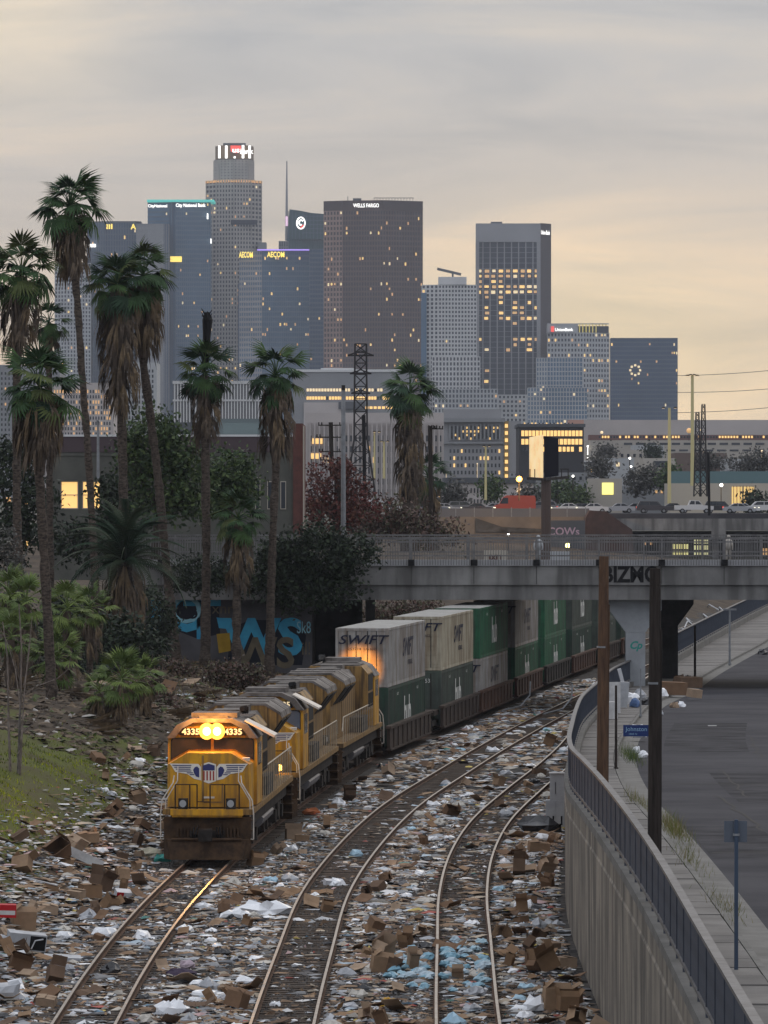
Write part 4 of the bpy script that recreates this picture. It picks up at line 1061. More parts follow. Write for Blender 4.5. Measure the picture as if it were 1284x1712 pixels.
for k in range(70):
    y = rnd.uniform(206, 290); x = T1(y)-2.6-rnd.uniform(2.5, 15)
    if abs(x)/y > .085: continue
    o = put('fallen_frond', rnd.choice(rnd.choice(DFR)), None, (x, y, terr(x,y)+.06), (rnd.uniform(1.2,1.9), 0, rnd.uniform(0,6.3)), (1.2,1.2,1.3)); tag(o, 'dead palm frond fallen on the bank below the palms', 'palm frond', 'fallen fronds on the bank')
tree('hillside_brush','brown brush on the bank seen under the bridge','shrub',660,1045,330,[(650,1030,50,18,2.0),(700,1020,40,12,2.0)],2200,.3,'brown',5,None,20,False)
# bare sapling clump
Ys = 182.0
def sap(label, stems):
    base = stems[0][0][0]; t = thing('bare_sapling', label, 'tree', (PX(base[0],Ys),Ys,PZ(base[1],Ys)))
    for k, (pts, r0, r1) in enumerate(stems):
        b = MB(); n = len(pts); b.tube([(PX(a,Ys),Ys+.15*math.sin(k*1.7+i*.6),PZ(c,Ys)) for i,(a,c) in enumerate(pts)], [r0+(r1-r0)*i/(n-1) for i in range(n)], 6)
        part('stem' if r0 > .03 else 'branch', b, [M['greybark']], t)
sap('bare leafless sapling with several thin stems in the grass', [
    ([(20,1402),(18,1330),(14,1210),(12,1100),(4,1040)], .075, .02), ([(24,1404),(30,1300),(34,1170),(36,1080),(32,1010)], .08, .02), ([(28,1402),(34,1290),(40,1170),(48,1090),(54,1030)], .05, .012),
    ([(34,1180),(26,1120),(14,1080),(0,1050)], .03, .008), ([(36,1165),(60,1148),(95,1135),(115,1118),(118,1095)], .03, .008), ([(34,1228),(55,1210),(68,1190),(90,1180),(104,1160)], .03, .007),
    ([(68,1190),(66,1165)], .015, .006), ([(70,1188),(84,1150)], .014, .006), ([(38,1150),(46,1110),(52,1060)], .02, .006), ([(33,1140),(22,1095),(6,1060)], .018, .006), ([(30,1260),(44,1240),(50,1222)], .015, .006), ([(14,1200),(4,1185)], .02, .008)])
# low weeds on the bank and grass
def blades(name, pts, h, w, mats, seed):
    q = np.random.default_rng(seed); pts = np.asarray(pts); n = len(pts)
    a = q.uniform(0, 2*np.pi, n); hh = h*q.uniform(.5,1.3,n); ln = q.normal(size=(n,2))*.35*hh[:,None]
    d = np.stack([np.cos(a)*w, np.sin(a)*w, np.zeros(n)], 1); tip = np.stack([ln[:,0], ln[:,1], hh], 1)
    V = np.stack([pts-d, pts+d, pts+tip], 1).reshape(-1,3)
    o = put(name, np_mesh(name, V, 3, mats, midx=q.integers(0, len(mats), n))); o['kind'] = 'stuff'; return o
GR = [mat('grass', c, .7) for c in ((.17,.20,.018),(.10,.13,.02),(.07,.085,.03),(.19,.16,.07))]
GRY = [mat('bright grass', c, .7) for c in ((.33,.36,.012),(.26,.30,.014),(.18,.22,.02))]
pts = []
pty = []
for _ in range(34000):
    y = rnd.uniform(160, 232); d = rnd.uniform(2.2, 12)
    x = T1(y)-2.6-d
    den = .95*math.exp(-((d-4.6)/2.6)**2)*(1-sstep(190,212,y))
    if math.sin(x*1.1+y*.31)+math.sin(y*.23-x*.6) < -.7: den *= .25
    if rnd.random() < den: (pty if d < 5.2+rnd.gauss(0,.6) and y < 194 else pts).append((x, y, terr(x,y)-.02))
blades('bank_grass', pts, .12, .02, GR[:3], 5); blades('bright_grass', pty, .12, .02, GRY, 8)
q = []
for _ in range(1500):
    y = rnd.uniform(240, 292); x = T1(y)-2.6-rnd.uniform(3, 14); q.append((x, y, terr(x,y)))
blades('dry_weeds', q, .4, .03, [GR[3], LEAF['brown'][0]], 6)
for i, (px, py, n, h, lab) in enumerate([(1128,1405,520,.24,'tuft of green and straw weeds at the kerb beside the dark pole'),(1068,1338,240,.18,'dry weed tuft on the sidewalk edge left of the dark pole'),(1212,1545,150,.16,'low dark weed tuft on the kerb near the rear facing sign'),(1054,1255,300,.38,'small green weed bush on the sidewalk below the blue street sign'),(1150,1462,160,.18,'weeds growing in the kerb joint between the poles and the sign')]):
    X0, Y0 = G(px, py, 3.6 if py > 1300 else 3.0)
    n = int(n*1.3); pts = [(X0+rnd.gauss(0,.15), Y0+rnd.gauss(0,2.6), SWZ(Y0)-.03) for _ in range(n)]
    V = np.array(pts)-np.array((X0,Y0,SWZ(Y0)-.03)); o = blades('weed_tuft', V, h*1.25, .006, [GR[1],GR[3],GR[3]] if i != 3 else [GR[1],LEAF['green'][0]], 20+i)
    o.location = (X0,Y0,SWZ(Y0)-.03)
# ================================================================ LITTER
RAILS = [(T1, -.755), (T1, .755), (T2, -.755), (T2, .755), (T3, -.755), (T3, .755)]
def near_rail(x, y, tol):
    for f, o in RAILS:
        if f is T3 and y > 262: continue
        if abs(x - f(y) - o) < tol: return True
    return False
def in_train(x, y): return 169 < y < 470 and abs(x - T1(y)) < 1.75
def dens(x, y):
    """how thick the litter lies at a point of the rail bed"""
    d2 = x-T2(y); d3 = x-T3(y); d1 = x-T1(y)
    v = 1.0
    if abs(d2) < .75: v = .11
    if abs(d3) < .75: v = .5
    if abs(d1) < .75: v = .35
    n = .5+.5*math.sin(x*.9+y*.13+1.3)*math.sin(y*.21-x*.4)
    v *= .30+.95*n
    toe = T1(y)-2.6
    if x < toe:
        dd = toe-x
        lim = 6.5 if y < 160 else 4.2
        v = 1.1*max(0, 1-dd/lim) if y < 245 else .5*max(0, 1-dd/9)
    return v
PAL = np.array([(.27,.17,.10),(.20,.125,.075),(.33,.225,.14),(.15,.095,.06),(.68,.67,.66),(.78,.78,.79),(.44,.45,.47),(.33,.34,.36),(.22,.22,.225),(.09,.09,.095),(.035,.035,.04),(.40,.33,.25),(.50,.46,.40),(.44,.52,.58),(.36,.09,.07),(.13,.22,.30),(.46,.36,.10),(.48,.33,.32),(.10,.24,.21)])
PW = np.array([10,10,9,8,5.5,5,6.5,7,7,7,5,7,7,2.6,.7,.7,.6,1.1,.5]); PW = PW/PW.sum()
def scatter(n, ymin, ymax, tol, power=1.0):
    out = []
    while len(out) < n:
        y = ymin + (ymax-ymin)*rnd.random()**power; tl = T1(y)-2.6
        x = rnd.uniform(tl-7.5, min(WX(y)-.25, 30))
        if near_rail(x, y, tol) or in_train(x, y): continue
        if abs(x)/y > .085: continue
        if rnd.random() < dens(x, y): out.append((x, y))
    return out
M['scrap'] = vcol_mat('scattered paper and board', .8)
def crumple(pts, smin, smax, hmin, hmax, seed):
    """one small crumpled sheet of 4 facets per point, real relief"""
    q = np.random.default_rng(seed); n = len(pts); P0 = np.array([(x, y, terr(x, y)+.02) for x, y in pts])
    a = q.uniform(0, 2*np.pi, n); s = q.uniform(smin, smax, n)*q.uniform(.7,1.2,n); asp = q.uniform(.35,1,n); h = q.uniform(hmin, hmax, n)
    ca, sa = np.cos(a), np.sin(a)
    def off(u, v, z):
        u = u*s; v = v*s*asp
        return P0 + np.stack([u*ca-v*sa, u*sa+v*ca, z], 1)
    j = lambda: q.uniform(-.22,.22,n)
    c = [off(-.5+j(), -.5+j(), q.uniform(-.15,.55,n)*h), off(.5+j(), -.5+j(), q.uniform(-.15,.55,n)*h), off(.5+j(), .5+j(), q.uniform(-.15,.7,n)*h), off(-.5+j(), .5+j(), q.uniform(-.15,.7,n)*h)]
    m = off(j(), j(), q.uniform(.35,1.1,n)*h)
    V = np.stack([c[0],c[1],m, c[1],c[2],m, c[2],c[3],m, c[3],c[0],m], 1).reshape(-1,3)
    col = PAL[q.choice(len(PAL), n, p=PW)]*q.uniform(.42,1.15,(n,1))
    return V, np.repeat(col, 4, axis=0)
V1, c1 = crumple(scatter(11000, 112, 300, .2, 1.5), .18, .62, .02, .13, 1)
V3, c3 = crumple(scatter(5000, 235, 345, .2, 1.0), .25, .8, .03, .2, 4)
V2, c2 = crumple(scatter(28000, 112, 215, .17, 1.3), .07, .28, .02, .09, 2)
o = put('paper_litter', np_mesh('paper_litter', np.concatenate([V1,V2,V3]), 3, [M['scrap']], col=np.concatenate([c1,c2,c3])))
o['kind'] = 'stuff'
lp = []
while len(lp) < 7000:
    y = rnd.uniform(196, 291); x = T1(y)-2.6-rnd.uniform(1.5, 17)
    if abs(x)/y < .085: lp.append((x, y))
V4, c4 = crumple(lp, .12, .5, .03, .2, 5)
c4 = np.array((.09,.065,.042))*np.random.default_rng(6).uniform(.25,1.7,(len(lp),1)); c4[::9] = (.07,.085,.03); c4[::17] = (.35,.33,.30)
o = put('leaf_litter', np_mesh('leaf_litter', V4, 3, [M['scrap']], col=np.repeat(c4,4,axis=0))); o['kind'] = 'stuff'
# ballast stones between the rails, as loose gravel
q = np.random.default_rng(9); pts = []
while len(pts) < 15000:
    y = 112+70*rnd.random()**1.3; x = rnd.uniform(T1(y)-2.4, WX(y)-.2)
    if not near_rail(x, y, .1): pts.append((x, y, GRD+.015))
pts = np.array(pts); n = len(pts); h = q.uniform(.03,.075,n)
c = [pts + np.stack([h*math.cos(t)*q.uniform(.7,1.3,n), h*math.sin(t)*q.uniform(.7,1.3,n), np.zeros(n)],1) for t in (.3,2.4,4.5)]
m = pts + np.stack([q.uniform(-.01,.01,n),q.uniform(-.01,.01,n),h*.9],1)
V = np.stack([c[0],c[1],m,c[1],c[2],m,c[2],c[0],m],1).reshape(-1,3)
col = np.repeat(np.array((.075,.068,.063))*q.uniform(.4,1.7,(n,1)),3,axis=0)
o = put('loose_ballast', np_mesh('loose_ballast', V, 3, [M['scrap']], col=col)); o['kind'] = 'stuff'

# ---- things one can pick out: boxes, flattened cartons, bags, packets
CB = [mat('corrugated board', c, .85, vscale=2.5, col2=tuple(v*.78 for v in c)) for c in ((.25,.155,.09),(.19,.115,.07),(.30,.20,.125),(.14,.09,.06),(.36,.26,.18))]
CBN = ['mid brown','dark brown','tan','dirty brown','pale tan']
CW2 = [mat('white packaging', c, .6, vscale=3, col2=tuple(v*.75 for v in c)) for c in ((.58,.57,.56),(.46,.47,.49),(.62,.62,.64))]
M['inside'] = mat('box interior', (.10,.062,.04), .9)
def box_meshes(w, d, h, kind, seed):
    q = random.Random(seed); b = MB(); t = .012
    b.box(-w/2,w/2,-d/2,-d/2+t,0,h); b.box(-w/2,w/2,d/2-t,d/2,0,h); b.box(-w/2,-w/2+t,-d/2+t,d/2-t,0,h); b.box(w/2-t,w/2,-d/2+t,d/2-t,0,h); b.box(-w/2+t,w/2-t,-d/2+t,d/2-t,0,t)
    fl = []
    for k in range(4):
        f = MB(); ang = q.uniform(20,150) if kind == 'open' else q.uniform(-6,10)
        L2 = (d if k < 2 else w)*.48
        a = R(ang); dx, dz = math.cos(a)*L2, math.sin(a)*L2
        if kind == 'open': dx = -dx
        if k < 2:
            sg = -1 if k == 0 else 1
            y0 = sg*d/2; y1 = y0 - sg*dx
            p = [(-w/2,y0,h),(w/2,y0,h),(w/2,y1,h+dz),(-w/2,y1,h+dz)]
        else:
            sg = -1 if k == 2 else 1
            x0 = sg*w/2; x1 = x0 - sg*dx
            p = [(x0,-d/2,h+.004),(x0,d/2,h+.004),(x1,d/2,h+.004+dz),(x1,-d/2,h+.004+dz)]
        f.add(p+[(x,y,z+.01) for x,y,z in p], [(0,1,2,3),(7,6,5,4),(0,4,5,1),(1,5,6,2),(2,6,7,3),(3,7,4,0)])
        fl.append(f)
    return b, fl
BOXLIB = []
for k, (w, d, h, kind) in enumerate([(.5,.38,.36,'open'),(.62,.45,.42,'open'),(.42,.32,.26,'shut'),(.7,.5,.55,'open'),(.55,.55,.3,'shut'),(.36,.3,.4,'open'),(.8,.42,.34,'shut')]):
    for ci, cm in enumerate(CB):
        b, fl = box_meshes(w, d, h, kind, k*7+ci)
        BOXLIB.append((b.mesh('cardboard_box', [cm]), [f.mesh('flap', [cm]) for f in fl], kind, ci, w))
def where(x, y):
    d = [x-T1(y), x-T2(y), x-T3(y)]
    if x < T1(y)-2.6: return 'on the left bank'
    if abs(d[0]) < .75: return 'inside the left track'
    if d[0] < 0: return 'along the foot of the bank'
    if abs(d[1]) < .75: return 'inside the middle track'
    if d[1] < 0: return 'between left and middle tracks'
    if abs(d[2]) < .75: return 'inside the right track'
    if d[2] < 0: return 'between middle and right tracks'
    return 'beside the retaining wall'
def dist(y):
    return 'nearest the camera' if y < 124 else ('near the camera' if y < 138 else ('short of the locomotive' if y < 160 else ('level with the locomotives' if y < 215 else 'far along the train')))
def szn(s): return 'small ' if s < .58 else ('large ' if s > .85 else '')
def tilt(q, big=.5): return (q.gauss(0,.22*big), q.gauss(0,.22*big), q.uniform(0,6.28))
q = random.Random(21); placed = []
def add_box(x, y, z=None, lib=None, rot=None, sc=1.0, lab=None, zoff=0, top=False):
    me, fl, kind, ci, w = lib or q.choice(BOXLIB)
    z = terr(x, y) + zoff if z is None else z
    lb = lab or '%s%s %s box %s, %s' % (szn(sc*w/.5), 'open' if kind == 'open' else 'shut', CBN[ci], where(x, y), dist(y))
    t = thing('cardboard_box', lb, 'cardboard box', (x, y, z), 0, 'cardboard boxes thrown along the tracks')
    t.rotation_euler = rot or tilt(q); t.scale = (sc,)*3
    put('box_body', me, t)
    for f in fl: put('flap', f, t)
    return t
def away(x, y, r):
    for a, b, c in placed:
        if abs(a-x) < r and abs(b-y) < r*3: return False
    placed.append((x, y, r)); return True
nb = 0
# hand placed ones first (px, py of the base)
HAND = [(150,1500,'tall brown carton standing upright at the foot of the bank',1.6,(0,.05,.4)),(165,1490,'second big brown carton leaning on the tall upright one',1.35,(.1,.35,1.0)),(95,1455,'tilted brown carton on the bank above the upright carton',1.35,(.5,-.5,.7)),
        (82,1530,'wide mid brown carton left of the tall upright carton',1.2,(.05,.1,.15)),(38,1560,'brown carton at the left edge under the red box',1.3,(.0,.05,.3)),(178,1520,'collapsed tan carton in front of the tall upright carton',1.2,(.7,.2,.8)),
        (203,1440,'brown carton behind the tall upright carton near the locomotive',1.2,(.1,.2,.4)),(30,1625,'dark carton at the left edge below the television box',1.25,(.2,.3,.2)),
        (490,1405,'upright dark carton beside the fuel tank of the leading locomotive',1.25,(0,.03,.2)),(505,1408,'paler carton touching the upright dark one beside the locomotive',.9,(0,.03,.1)),(425,1450,'brown carton right of the locomotive plow',1.3,(.2,.15,.6)),(585,1335,'long carton lying beside the second locomotive',1.3,(.1,0,.2)),
        (627,1572,'topmost carton of the heap between the middle and right tracks',1.0,(.35,.3,.5)),(640,1605,'large carton in the heap between the middle and right tracks',1.25,(.3,-.3,.9)),(636,1628,'lowest carton of the heap between the middle and right tracks',1.1,(.1,.15,.2)),(612,1600,'left carton of the heap between the middle and right tracks',1.0,(.4,.4,.3)),(655,1630,'right carton of the heap between the middle and right tracks',1.0,(.3,.1,1.2)),
        (895,1617,'square dark carton near the wall beyond the foreground pile',1.2,(0,.02,.1)),(945,1620,'tan carton against the foot of the wall',1.25,(0,.05,.3)),(930,1690,'open carton in the pile by the wall at the bottom',1.3,(0,.05,.15)),(948,1692,'nearest carton of the pile by the wall at the bottom',1.35,(.03,.05,.3)),(942,1665,'back carton of the pile by the wall at the bottom',1.2,(.05,-.05,.2)),
        (750,1365,'tipped dark carton between the middle and right tracks',1.2,(.6,.3,.5)),(910,1460,'torn carton on the heap beside the wall',1.1,(.5,.2,.4)),(900,1425,'long flat dark carton below the grey cabinets',1.3,(.1,.1,.2)),(545,1525,'small carton beside the middle track',.9,(.3,.2,.3))]
for k, (px, py, lab, sc, rot) in enumerate(HAND):
    x, y = G(px, py, 0)
    for _ in range(4):
        z = terr(x, y); x, y = G(px, py, z)
    placed.append((x, y, .5))
    add_box(x, y, lib=[b for b in BOXLIB if b[2] == ('open' if k % 3 else 'shut')][(k*3) % 15], sc=sc*(.95 if k < 3 else .72), rot=rot, lab=lab, zoff=.04 + (.35 if 'topmost' in lab else 0))
while nb < 120:
    y = 114+150*q.random()**1.7; x = q.uniform(T1(y)-8, WX(y)-.5)
    wall = WX(y)-x < 2.6; left = x < T1(y)-1.2
    pr = dens(x, y)*(1.0 if wall else (.8 if left else .33))
    if y > 215 and q.random() < .5: continue
    if near_rail(x, y, .42) or in_train(x, y) or q.random() > pr or abs(x)/y > .083 or not away(x, y, .42): continue
    add_box(x, y, sc=q.uniform(.42,.9), zoff=q.uniform(.0,.12), rot=tilt(q, 2.0)); nb += 1
# flattened cartons
FLAT = []
for k in range(6):
    qq = random.Random(90+k); w, d = qq.uniform(.6,1.1), qq.uniform(.45,.7); b = MB()
    xs = [-w/2, -w*.15, w*.2, w/2]; zs = [qq.uniform(.0,.16), .03, qq.uniform(.05,.14), qq.uniform(.0,.25)]
    for i in range(3):
        p = [(xs[i]+.004,-d/2,zs[i]),(xs[i+1]-.004,-d/2,zs[i+1]),(xs[i+1]-.004,d/2*qq.uniform(.8,1),zs[i+1]),(xs[i]+.004,d/2*qq.uniform(.8,1),zs[i])]
        b.add(p+[(a,c,z+.018) for a,c,z in p], [(3,2,1,0),(4,5,6,7),(0,1,5,4),(1,2,6,5),(2,3,7,6),(3,0,4,7)])
    for ci, cm in enumerate(CB): FLAT.append((b.mesh('flattened_carton', [cm]), ci))
nb = 0
while nb < 210:
    y = 114+150*q.random()**1.5; x = q.uniform(T1(y)-8, WX(y)-.4)
    if near_rail(x, y, .34) or in_train(x, y) or q.random() > dens(x, y) or abs(x)/y > .083 or not away(x, y, .3): continue
    me, ci = q.choice(FLAT); s_ = q.uniform(.5,1.05); o = put('flattened_carton', me, None, (x, y, terr(x, y)+q.uniform(.02,.10)), tilt(q, .9), (s_,)*3)
    tag(o, '%sflattened %s carton %s, %s' % (szn(s_), CBN[ci], where(x, y), dist(y)), 'flattened carton', 'flattened cartons among the litter'); nb += 1
# plastic bags and wrapping: lumpy films
def lump(seed, sx, sy, sz):
    qq = random.Random(seed); b = MB(); n, k = 11, 5
    b.sphere((0,0,0), 1, n, k)
    b.v = [(x*sx*qq.uniform(.65,1.25), y*sy*qq.uniform(.65,1.25), max(-.04, z*sz*qq.uniform(.5,1.3)+sz*.25)) for x, y, z in b.v]
    return b
BAGC = [('white', mat('white film', (.74,.75,.77), .35, spec=.5)), ('grey', mat('grey film', (.33,.34,.36), .4, spec=.5)), ('black', mat('black film', (.018,.018,.02), .35, spec=.5)), ('pale blue', mat('pale blue film', (.36,.52,.62), .4)), ('off white', mat('off white paper', (.50,.47,.42), .8))]
BAG = [(lump(200+k, .34, .26, .17).mesh('plastic_bag', [m]), nm) for k in range(4) for nm, m in BAGC]
wts = [5 if nm == 'white' else 4 if nm == 'grey' else 2 if nm == 'black' else .7 if nm == 'pale blue' else 4 for _, nm in BAG]
nb = 0
while nb < 290:
    y = 114+165*q.random()**1.6; x = q.uniform(T1(y)-8, WX(y)-.4)
    if near_rail(x, y, .3) or in_train(x, y) or q.random() > dens(x, y)+.05 or abs(x)/y > .083 or not away(x, y, .3): continue
    me, nm = q.choices(BAG, wts)[0]; s_ = q.uniform(.5,1.15)
    o = put('plastic_bag', me, None, (x, y, terr(x, y)+.02), (0,0,q.uniform(0,6.28)), (s_,s_,s_*q.uniform(.7,1.3)))
    tag(o, '%scrumpled %s plastic %s, %s' % (szn(s_), nm, where(x, y), dist(y)), 'plastic wrapping', 'crumpled plastic among the litter'); nb += 1
# spill of pale blue packets across the right track
PK = [lump(300+k, .24, .17, .10).mesh('packet', [mat('pale blue packet', c, .45, vscale=4, col2=tuple(v*.8 for v in c))]) for k, c in enumerate([(.28,.46,.56),(.36,.52,.60),(.22,.40,.50),(.44,.55,.62)])]
for k in range(120):
    band = q.random(); px = q.uniform(648,745)*(band < .4) + q.uniform(735,826)*(band >= .4); py = q.gauss(1622, 14) if band < .4 else q.gauss(1615, 20)
    x, y = G(px, min(1662, max(1578, py)), GRD)
    if near_rail(x, y, .2): continue
    o = put('mail_packet', q.choice(PK), None, (x, y, terr(x, y)+.03+q.uniform(0,.06)), (q.gauss(0,.15), q.gauss(0,.15), q.uniform(0,6.28)), (q.uniform(.7,1.15),)*3)
    tag(o, 'pale blue soft packet in the spill across the right track', 'packet', 'pale blue packets spilled over the right track')
def spot(px, py):
    x, y = G(px, py, 0)
    for _ in range(5): x, y = G(px, py, terr(x, y))
    return x, y, terr(x, y)
def lumps(name, label, cat, px, py, sx, sy, sz, m, seed, z=0, rot=0):
    x, y, zz_ = spot(px, py); o = put(name, lump(seed, sx, sy, sz).mesh(name, [m]), None, (x, y, zz_+.03+z), (0,0,rot)); tag(o, label, cat)
W0 = BAGC[0][1]
lumps('plastic_sheet','large heap of white plastic sheeting left of the middle track','plastic sheeting',438,1530,.85,.6,.36,W0,401)
lumps('plastic_sheet','smaller white plastic heap just left of the large plastic heap','plastic sheeting',395,1535,.5,.4,.2,W0,402)
lumps('plastic_bag','white bag at the bottom by the wall carton pile','plastic bag',897,1690,.36,.3,.3,W0,403)
lumps('plastic_bag','white clear bag at the bottom edge between left and middle tracks','plastic bag',285,1697,.42,.35,.3,W0,404)
lumps('plastic_bag','bunched clear bag at the lower left corner','plastic bag',14,1672,.42,.4,.36,BAGC[1][1],405)
lumps('black_bag','black rubbish mound below the grey cabinets','rubbish bag',900,1392,.85,.6,.48,BAGC[2][1],406)
lumps('clothing','dark purple garment lying between the left and middle tracks','clothing',300,1632,.45,.3,.14,mat('purple cloth',(.06,.045,.07),.9),407)
lumps('clothing','pale pink garment on top of the dark purple one','clothing',312,1625,.25,.2,.16,mat('pink cloth',(.40,.32,.36),.9),408,.1)
lumps('teal_bag','teal bag by the rail in front of the locomotive','bag',270,1441,.3,.22,.2,mat('teal film',(.05,.28,.24),.5),409)
lumps('yellow_bag','orange yellow packet left of the right track at the bottom','packet',652,1684,.26,.2,.17,mat('orange wrap',(.50,.28,.03),.5),410)
lumps('pale_sheet','pale yellowish sheet draped beside the locomotive plow','sheet',250,1433,.55,.4,.26,mat('pale sheet',(.45,.42,.32),.7),411)
lumps('orange_cloth','orange red rag beside the leading locomotive tank','rag',520,1362,.42,.3,.2,mat('orange rag',(.36,.12,.05),.9),412)
b = MB(); b.tube([(.24*math.cos(t),.24*math.sin(t),.09) for t in [2*math.pi*i/16 for i in range(17)]], .09, 8)
x, y, z_ = spot(341,1668); tag(put('white_ring', b.mesh('white_ring', [W0]), None, (x,y,z_)), 'white ring shaped roll between the left and middle tracks', 'roll')
def plainbox(name, label, cat, px, py, w, d, h, m, rot, parts_=(), z=.02):
    x, y, z_ = spot(px, py); t = thing(name, label, cat, (x, y, z_+z)); t.rotation_euler = rot
    b = MB(); b.box(-w/2,w/2,-d/2,d/2,0,h); part('box_body', b, [m], t, local=True)
    for nm, bb, mm in parts_: part(nm, bb, [mm], t, local=True)
    return t
M['red'] = mat('red packaging', (.42,.02,.025), .5); 
bl = MB(); bl.box(-.28,.28,-.252,-.25,.08,.2)
plainbox('red_carton','bright red carton at the left edge on top of brown cartons','carton',8,1545,.62,.5,.36,M['red'],(0,.03,.1),(('label',bl,CW2[0]),),.3)
b1 = MB(); b1.prism([(-.2,-.2),(.0,-.2),(-.2,.1)], .302, .306); 
plainbox('red_white_carton','white packet with a red triangle lying right of the red carton','carton',205,1500,.5,.36,.2,CW2[2],(.3,.1,.3),(('red_corner',MB().box(-.25,-.02,-.183,-.18,.0,.2),M['red']),))
b2 = MB(); b2.box(.06,.5,-.255,-.252,.03,.42); b3 = MB(); b3.tube([(.12,-.262,.06),(.2,-.262,.3),(.42,-.262,.36)], .02, 5)
plainbox('appliance_carton','black and white printed carton tipped over on the left bank','carton',42,1590,1.05,.5,.46,CW2[1],(.1,.12,.25),(('black_panel',b2,M['black']),('printed_arc',b3,CW2[2])),.05)
plainbox('long_white_box','long white box lying tilted on the bank by the grass','box',138,1418,1.3,.34,.3,CW2[0],(.05,.42,.5),(),.15)
plainbox('grey_slab','grey foam slab among the litter left of the left track','slab',104,1608,1.0,.5,.14,CW2[1],(.1,.05,.1))
plainbox('foam_block','white foam panel between the middle and right tracks','foam panel',552,1482,.42,.3,.2,CW2[2],(.2,.1,.3))
for k, (px, py, w, r_) in enumerate([(60,1430,1.5,.6),(118,1440,1.7,.2),(215,1400,1.4,.9),(185,1350,1.3,.5),(245,1385,1.2,1.2)]):
    plainbox('loose_board', ['pale plank at the left edge of the bank','dark plank on the bank above the upright carton','pale plank on the bank left of the locomotive steps','thin plank lying on the upper bank litter','splintered plank beside the locomotive'][k], 'plank', px, py, w, .16, .04, [CW2[1],CB[3],CB[4],CB[4],CB[2]][k], (.15,.25,r_), (), .12)
# more litter heaped on the bank behind the locomotive and beyond
for k in range(26):
    y = q.uniform(226, 290); x = T1(y)-2.6-q.uniform(1,10)
    me, ci = q.choice(FLAT); o = put('flattened_carton', me, None, (x, y, terr(x,y)+.08), tilt(q, 1.2), (q.uniform(.8,1.6),)*3)
    tag(o, 'flattened %s carton on the bank below the graffiti wall' % CBN[ci], 'flattened carton', 'flattened cartons on the far bank')

# ================================================================ STREET SIDE
M['poleb'] = mat('brown utility pole', (.13,.075,.045), .9, vscale=2.5, col2=(.065,.04,.028), stretch=(6,6,.5), bump=.3, bscale=10)
M['poled'] = mat('dark utility pole', (.045,.036,.031), .9, vscale=2.5, col2=(.022,.018,.016), stretch=(6,6,.5), bump=.3, bscale=10)
M['galv'] = mat('galvanised steel', (.27,.28,.29), .5, metal=.3, vscale=3, col2=(.2,.205,.215))
M['bluepost'] = mat('blue grey sign post', (.055,.075,.11), .5)
def pole(name, label, px, ptop, pbase, zb, rad, m, lean=0, extra=None):
    x, y = G(px, pbase, zb); t = thing(name, label, 'utility pole', (x, y, SWZ(y)))
    h = PZ(ptop, y)-SWZ(y); b = MB(); b.tube([(0,0,-.3),(lean*.5,0,h*.5),(lean,0,h)], [rad*1.08,rad,rad*.86], 12); part('shaft', b, [m], t, local=True)
    b = MB(); b.tube([(rad*.99,-rad*.3,.2),(rad*.93+lean,-rad*.3,h*.8)], .02, 5); part('conduit', b, [m], t, local=True)
    b = MB(); b.tube([(0,0,h*.62),(0,0,h*.62+.05)], rad*1.02, 12); part('band', b, [M['galv']], t, local=True)
    return t
pole('utility_pole','brown wooden utility pole standing behind the retaining wall fence', 1007, 930, 1332, 3.45, .17, M['poleb'], .05)
pole('utility_pole','nearly black wooden utility pole right of the brown one', 1094, 950, 1481, 3.72, .145, M['poled'], .02)
# sign seen from behind
x, y = G(1231, 1641, 3.7); t = thing('road_sign', 'road sign seen from behind on a thin blue grey post', 'road sign', (x, y, SWZ(y)))
h = PZ(1370, y)-SWZ(y); b = MB(); b.box(-.035,.035,-.03,.03,-.1,h); part('post', b, [M['bluepost']], t, local=True)
b = MB(); b.ext_y([(-.22,h-.42),(.20,h-.42),(.20,h-.03),(-.22,h-.03)], .032, .042); part('panel', b, [mat('sign back', (.10,.115,.14), .45)], t, local=True)
b = MB(); b.box(-.06,.06,-.04,.03,h-.3,h-.26); part('clamp', b, [M['galv']], t, local=True)
